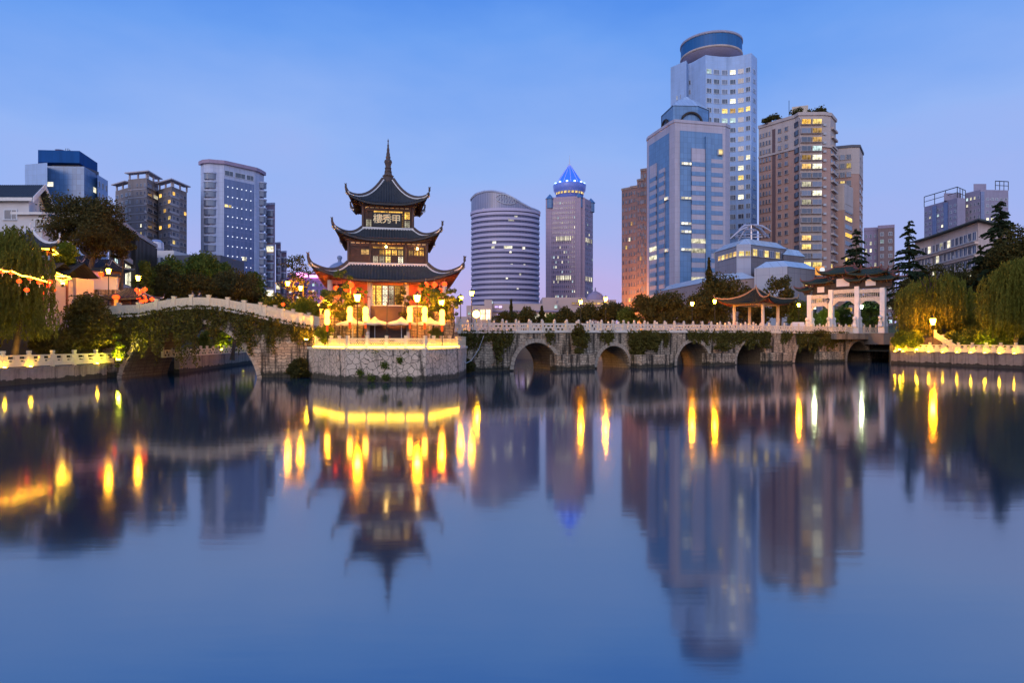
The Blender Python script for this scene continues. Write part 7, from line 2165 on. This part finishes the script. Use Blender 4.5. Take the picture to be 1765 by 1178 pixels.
# ---------------------------------------------------------------- hillside gallery, walls and kiosk (left bank)
GD = 62
gal = thing('hillside_gallery', 'timber gallery with lit eaves and orange walls behind the willow', 'building', (X(0, GD), GD, 5.0))
T_ = Matrix.Translation(-Vector(gal.location))
def gbox(name, x0, x1, y0, y1, z0, z1, mat, par=gal):
    m_ = MB(T_); m_.box(((x0 + x1) / 2, (y0 + y1) / 2, (z0 + z1) / 2), (x1 - x0, y1 - y0, z1 - z0)); return m_.build(name, mat, par)
for (p0, p1, ya, d) in ((-60, 45, 466, 62), (45, 86, 477, 61.5), (86, 122, 476, 64)):
    xa, xb = X(p0, d), X(p1, d); z = Z(ya, d)
    gbox('wall', xa, xb, d + 0.8, d + 3.5, 3.5, z - 0.1, tan_m)
    for k in range(int((xb - xa) / 1.2)): gbox('window', xa + 0.25 + 1.2 * k, xa + 1.1 + 1.2 * k, d + 0.74, d + 0.8, z - 1.7, z - 0.5, lit_gold)
    for k in range(int((xb - xa) / 1.8) + 1): gbox('post', xa + 1.8 * k, xa + 0.16 + 1.8 * k, d - 0.3, d - 0.14, z - 4.0, z, wood_red)
    m_ = MB(T_); n_ = 16
    m_.grid([[(xa - 0.3 + (xb - xa + 0.6) * i / n_ , d - 0.9, z + 0.05 + 0.05 * (i % 2)) for i in range(n_ + 1)], [(xa - 0.3 + (xb - xa + 0.6) * i / n_, d + 1.6, z + 1.5 + 0.05 * (i % 2)) for i in range(n_ + 1)], [(xa - 0.3 + (xb - xa + 0.6) * i / n_, d + 4.0, z + 0.1) for i in range(n_ + 1)]])
    m_.build('roof', tile, gal)
    m_ = MB(T_); m_.tube([(xa, d - 0.92, z - 0.06), (xb, d - 0.92, z - 0.16)], 0.055, 6); m_.build('light_strip', e_strip, gal)
sw = thing('stepped_wall', 'white plastered garden wall stepping down under dark tile caps, on a rubble stone base', 'wall', (X(118, 70), 70, 6.0))
T_ = Matrix.Translation(-Vector(sw.location))
for (p0, p1, yt, yb) in ((116, 135, 474, 494), (135, 151, 468, 496), (151, 176, 467, 499), (176, 202, 476, 503)):
    gbox('panel', X(p0, 70), X(p1, 70), 69.8, 70.2, Z(yb, 70), Z(yt, 70), white_wall, sw)
    m_ = MB(T_); xa, xb = X(p0, 70) - 0.1, X(p1, 70) + 0.25; z = Z(yt, 70)
    m_.add([(xa, 69.5, z), (xb, 69.5, z - 0.12), (xb, 70.5, z - 0.12), (xa, 70.5, z), (xa, 70, z + 0.35), (xb, 70, z + 0.2)], [(3, 2, 1, 0), (0, 1, 5, 4), (2, 3, 4, 5), (1, 2, 5), (3, 0, 4)])
    m_.build('tile_cap', tile, sw)
gbox('stone_base', X(90, 70), X(204, 70), 69.6, 70.4, 4, Z(500, 70), masonry, sw)
for k, (px, yy, hw, D) in enumerate(((139, 460, 17, 75), (182, 466, 20, 76))):
    r = thing('tiled_house', ('small orange lit tiled house behind the stepped wall, beside the big trunk', 'small tiled house with upturned eaves behind the right end of the stepped wall')[k], 'house', (X(px, D), D, 6.0))
    hwm = hw * D / F; ze_ = Z(yy, D) - 6.0
    m_ = MB(); m_.box((0, 0, ze_ / 2), (hwm * 1.6, 3.4, ze_)); m_.build('wall', mat_plain('orange_plaster', (0.6, 0.25, 0.12), 0.8), r)
    m_ = MB(); m_.box((0, -1.73, ze_ - 1.0), (hwm * 0.8, 0.04, 0.9)); m_.build('window', lit_amber, r)
    chinese_roof(r, ze_ + 1.2, ze_, hwm * 0.5, hwm * 1.1, 0.08, 2.3, lift=0.35, ext=0.25, curl=0.5, pitch=0.3, nv=5, rr=0.09, rafters=False, sp=4)
ki = thing('kiosk', 'dark timber kiosk with tiled roof and white notice, beyond the hump bridge left end', 'kiosk', (X(228, 70.5), 70.5, 5.4))
m_ = MB(); m_.box((0, 0, 1.35), (2.9, 2.4, 2.7)); m_.build('wall', wood, ki)
for x in (-1.4, -0.5, 0.6, 1.4):
    m_ = MB(); m_.box((x, -1.3, 1.35), (0.14, 0.14, 2.7)); m_.build('post', wood_red, ki)
m_ = MB(); m_.box((-0.88, -1.4, 1.75), (0.62, 0.04, 0.85)); m_.build('notice', mat_plain('notice_paper', (0.75, 0.68, 0.55), 0.8, var=0.08), ki)
chinese_roof(ki, 3.9, 2.75, 0.7, 2.0, 0.06, 1.8, lift=0.3, ext=0.25, curl=0.45, pitch=0.25, nv=5, rr=0.08, rafters=False, sp=4)
r = thing('lantern_column', 'orange glowing paper column under a round red shade, left of the kiosk', 'lantern', (X(200, 68.5), 68.5, 5.4))
m_ = MB(); m_.box((0, 0, 1.3), (0.26, 0.26, 2.6)); m_.build('paper_body', mat_emit('paper_column_glow', (1.0, 0.33, 0.05), 1.1), r)
m_ = MB(); m_.lathe([(0.1, -0.22), (0.3, -0.12), (0.36, 0.05), (0.25, 0.2), (0.08, 0.26)], 12, (0, 0, 2.85)); m_.build('shade', e_red, r, smooth=True)
for sx in (-0.3, 0.3): m_ = MB(); m_.tube([(sx, 0, 0), (sx, 0, 2.7)], 0.04, 6); m_.build('post', wood_red, r)


def parasol(label, px, D, zt_, ze_, R_, zb, mat, group, n=8):
    r = thing('parasol', label, 'parasol', (X(px, D), D, zb), rnd.random(), group)
    h0, h1 = ze_ - zb, zt_ - zb
    m_ = MB(); rows = []
    for j in range(7):
        f = j / 6; row = []
        for i in range(n * 4 + 1):
            a = 2 * math.pi * i / (n * 4); w = abs(((i / 4) % 1) - 0.5) * 2
            rr = R_ * f * (0.93 + 0.07 * w); row.append((rr * math.cos(a), rr * math.sin(a), h1 - (h1 - h0) * f ** 1.25 + 0.06 * w * f))
        rows.append(row)
    m_.grid(rows); m_.grid([[(p[0] * 0.995, p[1] * 0.995, p[2] - 0.03) for p in row] for row in rows][::-1])
    m_.grid([rows[-1], [(p[0], p[1], p[2] - 0.14) for p in rows[-1]]])
    m_.build('canopy', mat, r, smooth=False)
    m_ = MB(); m_.lathe([(0.45 * R_ * 0.6, 0), (0.12, 0.2), (0.03, 0.3)], n, (0, 0, h1 - 0.05)); m_.build('vent_cap', mat, r)
    m_ = MB(); m_.tube([(0, 0, 0), (0, 0, h1)], 0.035, 8); m_.lathe([(0.25, 0), (0.25, 0.08), (0.05, 0.12)], 12); m_.build('pole', frame_w, r)
    m_ = MB()
    for k in range(n):
        a = 2 * math.pi * k / n + math.pi / n * 0
        m_.tube([(0, 0, h0 - 0.1), (R_ * 0.5 * math.cos(a), R_ * 0.5 * math.sin(a), h0 + (h1 - h0) * 0.5)], 0.012, 4)
    m_.build('strut', iron, r)
    return r
for lab, px, D in (('cream parasol on the terrace, leftmost of the four below the pagoda', 608, 58.6), ('cream parasol on the terrace directly left of the central dark pole', 646, 57.8), ('cream parasol on the terrace directly right of the central dark pole', 692, 57.8), ('cream parasol on the terrace, rightmost of the four below the pagoda', 741, 58.6)):
    parasol(lab, px, D, 5.5, 5.08, 1.5, 2.97, canvas, 'cream parasols on the terrace')
parasol('purple parasol peeping over the left end of the hump bridge parapet', 213, 66.5, 6.85, 6.4, 0.75, 4.6, mat_plain('purple_cloth', (0.16, 0.1, 0.4), 0.8), 'small parasols beyond the hump bridge')
parasol('pale parasol peeping over the left end of the hump bridge parapet', 230, 66.5, 6.95, 6.4, 0.85, 4.6, mat_plain('pale_cloth', (0.55, 0.45, 0.5), 0.8), 'small parasols beyond the hump bridge')
r = thing('slender_pole', 'tall slender dark pole with a hooked top in the middle of the terrace', 'pole', (X(667, 56.8), 56.8, 2.97))
m_ = MB(); m_.tube([(0, 0, 0), (0, 0, 3.9), (0.1, 0, 4.25), (0.3, 0, 4.35)], [0.05, 0.04, 0.035, 0.03], 8); m_.lathe([(0.16, 0), (0.16, 0.1), (0.06, 0.2)], 10); m_.build('shaft', iron, r)
m_ = MB(); m_.lathe([(0.02, 0.06), (0.1, 0), (0.08, -0.1)], 8, (0.32, 0, 4.34)); m_.build('head', iron, r)
# tables and chairs
red_m = mat_plain('red_seat', (0.35, 0.06, 0.03), 0.6); cloth = mat_plain('table_cloth', (0.7, 0.55, 0.42), 0.85, var=0.08)
def table(label, px, D):
    r = thing('cafe_table', label, 'table', (X(px, D), D, 2.97), 0, 'cafe tables on the terrace')
    m_ = MB(); m_.box((0, 0, 0.73), (1.1, 0.7, 0.04)); m_.build('tabletop', cloth, r)
    m_ = MB()
    for s in (-1, 1): m_.box((0, s * 0.352, 0.58), (1.1, 0.01, 0.3))
    m_.build('cloth_edge', cloth, r)
    for sx in (-1, 1):
        for sy in (-1, 1): m_ = MB(); m_.box((sx * 0.48, sy * 0.28, 0.355), (0.05, 0.05, 0.71)); m_.build('leg', wood, r)
def make_chair():
    r = thing('cafe_chair', 'x', 'chair', (0, 0, 2.97), 0, 'red chairs on the terrace')
    m_ = MB(); m_.box((0, 0, 0.44), (0.45, 0.45, 0.06)); m_.build('seat', red_m, r)
    m_ = MB(); m_.box((0, 0.21, 0.88), (0.43, 0.04, 0.34)); m_.box((-0.19, 0.21, 0.6), (0.04, 0.04, 0.28)); m_.box((0.19, 0.21, 0.6), (0.04, 0.04, 0.28)); m_.build('backrest', red_m, r)
    for sx in (-1, 1):
        for sy in (-1, 1): m_ = MB(); m_.box((sx * 0.19, sy * 0.19, 0.205), (0.04, 0.04, 0.41)); m_.build('leg', wood, r)
    return r
tbl = [(607, 57.9, 'leftmost'), (645, 57.2, 'second from the left'), (692, 57.2, 'third from the left'), (738, 57.9, 'rightmost')]
c0_ = make_chair(); first = True
for px, D, w in tbl:
    table('cloth covered table under a parasol, %s on the terrace' % w, px, D)
    for s, ws in ((-1, 'left'), (1, 'right')):
        o = c0_ if first else copy_tree(c0_); first = False
        o.location = (X(px, D) + s * 0.85, D, 2.97); o.rotation_euler = (0, 0, -s * math.pi / 2)
        o['label'] = 'red chair on the %s side of the %s parasol table' % (ws, w)

# ---------------------------------------------------------------- people
skin = mat_plain('skin', (0.45, 0.27, 0.18), 0.6, var=0.05); hair_m = mat_plain('hair', (0.01, 0.008, 0.007), 0.7)
def skin_obj(name, pts, edges, radii, mat, parent, lvl=1):
    me = bpy.data.meshes.new(name); me.from_pydata(pts, edges, []); me.materials.append(mat)
    o = bpy.data.objects.new(name, me); COL.objects.link(o); o.parent = parent
    sk = o.modifiers.new('skin', 'SKIN'); ss = o.modifiers.new('sub', 'SUBSURF'); ss.levels = lvl; ss.render_levels = lvl
    for i, r_ in enumerate(radii):
        d = me.skin_vertices[0].data[i]; d.radius = (r_, r_) if not isinstance(r_, tuple) else r_
        d.use_root = (i == 0)
    return o
def person(label, px, D, zb, rz, shirt, trousers, s=1.0, stride=0.18, arm=0.1):
    r = thing('person', label, 'person', (X(px, D), D, zb), rz, 'people on the bridges'); r.scale = (s, s, s)
    P_ = [(0, 0, .95), (0, 0, 1.15), (0, 0, 1.36), (0, -.01, 1.47), (0, -.02, 1.56), (0, -.02, 1.66), (.1, 0, .9), (.11, -stride, .5), (.11, -stride * .6, .08), (.11, -stride * .6 - .17, .04),
          (-.1, 0, .9), (-.11, stride * .5, .5), (-.11, stride, .1), (-.11, stride - .15, .04), (.19, 0, 1.38), (.24, arm, 1.12), (.22, arm - .14, .9), (.21, arm - .18, .8), (-.19, 0, 1.38), (-.24, -arm, 1.12), (-.22, -arm - .1, .9), (-.21, -arm - .14, .8)]
    E_ = [(0, 1), (1, 2), (2, 3), (3, 4), (4, 5), (0, 6), (6, 7), (7, 8), (8, 9), (0, 10), (10, 11), (11, 12), (12, 13), (2, 14), (14, 15), (15, 16), (16, 17), (2, 18), (18, 19), (19, 20), (20, 21)]
    R_ = [(.13, .1), (.12, .09), (.14, .09), .05, .085, .09, .085, .06, .04, .04, .085, .06, .04, .04, .055, .04, .032, .035, .055, .04, .032, .035]
    skin_obj('body', P_, E_, R_, skin, r, 2)
    tp_ = [P_[i] for i in (0, 1, 2, 14, 15, 18, 19)]; skin_obj('shirt', tp_, [(0, 1), (1, 2), (2, 3), (3, 4), (2, 5), (5, 6)], [(.15, .12), (.14, .11), (.165, .11), .075, .055, .075, .055], shirt, r, 2)
    lp_ = [P_[i] for i in (0, 6, 7, 8, 10, 11, 12)]; skin_obj('trousers', lp_, [(0, 1), (1, 2), (2, 3), (0, 4), (4, 5), (5, 6)], [(.15, .12), .105, .08, .06, .105, .08, .06], trousers, r, 2)
    m_ = MB(); m_.lathe([(0.095, -0.05), (0.108, 0.03), (0.09, 0.1), (0.04, 0.14)], 12, (0, 0.012, 1.64)); m_.build('hair', hair_m, r, smooth=True)
    m_ = MB(); m_.lathe([(0.012, -0.02), (0.018, 0), (0.006, 0.03)], 6, (0, -0.115, 1.6)); m_.build('nose', skin, r)
w_sh = mat_plain('white_shirt', (0.6, 0.58, 0.55), 0.8, var=0.05); b_sh = mat_plain('dark_shirt', (0.03, 0.03, 0.04), 0.8); r_sh = mat_plain('red_shirt', (0.4, 0.04, 0.04), 0.8); g_sh = mat_plain('blue_shirt', (0.06, 0.1, 0.25), 0.8); jean = mat_plain('dark_trousers', (0.03, 0.035, 0.05), 0.8)
person('person in dark clothes at the top of the hump bridge, left of two', 332, 64.2, hump_z(X(332, HB)), 0.3, b_sh, jean, 1.02)
person('person in dark clothes on top of the hump bridge, right one of two', 344, 64.0, hump_z(X(345, HB)), 2.6, b_sh, jean)
for k, (px, sh, lab, rz_) in enumerate(((1022, w_sh, 'person in white walking on the long bridge above the first cutwater', 1.2), (1208, b_sh, 'person in black on the long bridge, left of the pair before the pavilion', -1.3), (1222, g_sh, 'person in blue on the long bridge, second from the left before the pavilion', 1.4),
                                  (1258, w_sh, 'person in white on the long bridge left of the pavilion columns', -1.5), (1269, r_sh, 'person in a red top on the long bridge beside the left pavilion column', 1.5), (1311, w_sh, 'person in white on the long bridge in front of the pavilion', 0.4), (1352, b_sh, 'person in black on the long bridge right of the pavilion', 1.8), (1476, g_sh, 'person in blue in the middle of the gateway', 2.8))):
    t = bt(px, 2.2 + 0.7 * (k % 3)); p = bw(t, 2.2 + 0.7 * (k % 3)); person(lab, px, p.y, deckz(t) - 0.02, rz_, sh, jean, 1.0 + 0.02 * (k % 3))

# ---------------------------------------------------------------- small things
r = thing('notice_board', 'white notice board standing left of the gateway', 'board', (X(1376, 107), 107, 4.95))
m_ = MB(); m_.box((0, 0, 1.15), (2.0, 0.08, 1.3)); m_.build('panel', mat_white, r)
for sx in (-0.9, 0.9): m_ = MB(); m_.box((sx, 0.1, 0.9), (0.08, 0.08, 1.8)); m_.build('post', frame_w, r)
m_ = MB(); pa = P(834, 579, 69.6); pb2 = P(812, 622, 69.0); pc = P(795, 619, 66); m_.tube([pa, pa.lerp(pb2, 0.5) + Vector((0.1, -0.1, -0.2)), pb2, pb2.lerp(pc, 0.5) + Vector((0, 0, -0.35)), pc], 0.03, 6)
tag(m_.build('mooring_rope', frame_w), 'pale slack rope between the long bridge and the bastion', 'rope')
st0 = P(1612, 571, 95); st1 = P(1653, 596, 91)
railing('short pale railing descending beside the stairs behind the broad headed lamp', [(st0.x + (st1.x - st0.x) * k / 3, st0.y + (st1.y - st0.y) * k / 3, st0.z - 1.0 + (st1.z - st0.z) * k / 3) for k in range(4)], 'cap', 'solid', 1.15, 0.85, marble_y)
# plants on the roof of the pink tower
for k, (px, dz_, s, lab) in enumerate(((1322, 0, 2.2, 'roof garden shrub at the left corner of the pink tower'), (1336, 0, 2.6, 'roof garden shrub near the left end of the pink tower roof'), (1376, 0, 3.0, 'drooping roof garden shrub under the penthouse of the pink tower'), (1402, 0, 3.2, 'dark roof garden shrub right of the penthouse'), (1414, 0, 3.0, 'tallest roof garden shrub at the right of the pink tower roof'), (1427, 0, 2.0, 'small roof garden shrub at the right corner of the pink tower'))):
    f_, z_ = bA; D = 234 if px > 1370 else 243 - (px - 1308) * 0.15
    g = np.random.default_rng(k); P_, _ = clump_points(g, 500, s, s * 0.7, s * 0.62, 8, s * 0.4)
    r = thing('roof_shrub', lab, 'shrub', (X(px, D), D, z_), 0, 'shrubs on the roof of the pink tower'); put(leaf_geo('foliage', P_ + np.array([0, 0, s * 0.55]), 0.5, leaf_dark, 1.4, seed=k), 'foliage', r)
    m_ = MB(); m_.lathe([(0.5, -0.1), (0.6, 0.5)], 8); m_.build('planter', roof_grey, r)

def ground_spot(label, px, D, zb, glow):
    r = thing('garden_spotlight', label, 'spotlight', (X(px, D), D, zb), 0, 'garden spotlights hidden in the shrubs')
    m_ = MB(); m_.lathe([(0.16, 0), (0.13, 0.14), (0.18, 0.3)], 10); m_.build('housing', iron, r)
    m_ = MB(); m_.lathe([(0.15, 0.3), (0.15, 0.33)], 10); m_.build('lens', glow, r)
e_spot = mat_emit('spot_glow_lime', (0.95, 0.9, 0.04), 1500); e_spoty = mat_emit('spot_glow_amber', (1.0, 0.55, 0.02), 700)
for lab, px, D, zb, g_ in (('garden spotlight under the lime lit shrub by the edge willow', 1700, 88.3, 2.0, e_spot), ('garden spotlight under the edge willow strands', 1745, 83.5, 2.0, e_spoty), ('garden spotlight under the first willow, left of the broad lamp', 1580, 94.2, 2.0, e_spoty), ('garden spotlight at the start of the willow quay', 1551, 96.2, 2.0, e_spoty),
        ('garden spotlight at the last post of the left quay', 204, 59.7, 1.5, e_spot), ('garden spotlight by the yellow shrub in the big arch', 383, 95.5, 2.0, e_spot), ('garden spotlight by the right pier seen through the big arch', 421, 100, 2.0, e_spot),
        ('garden spotlight under the lime tree by the hillside pavilion', 108, 63.2, 8.9, e_spoty), ('garden spotlight under the left tree on the pagoda terrace', 590, 58.3, 3.0, e_spoty), ('garden spotlight under the right tree on the pagoda terrace', 742, 58.0, 3.0, e_spoty),
        ('garden spotlight at the island end of the hump bridge', 528, 60.6, 3.4, e_spoty), ('garden spotlight below the twin garden lamps', 508, 75, 4.6, e_spoty), ('garden spotlight seen through the left gateway bay', 1425, 134, 3.5, e_spot), ('garden spotlight under the left willow', 40, 52.5, 1.5, e_spoty)):
    ground_spot(lab, px, D, zb, g_)
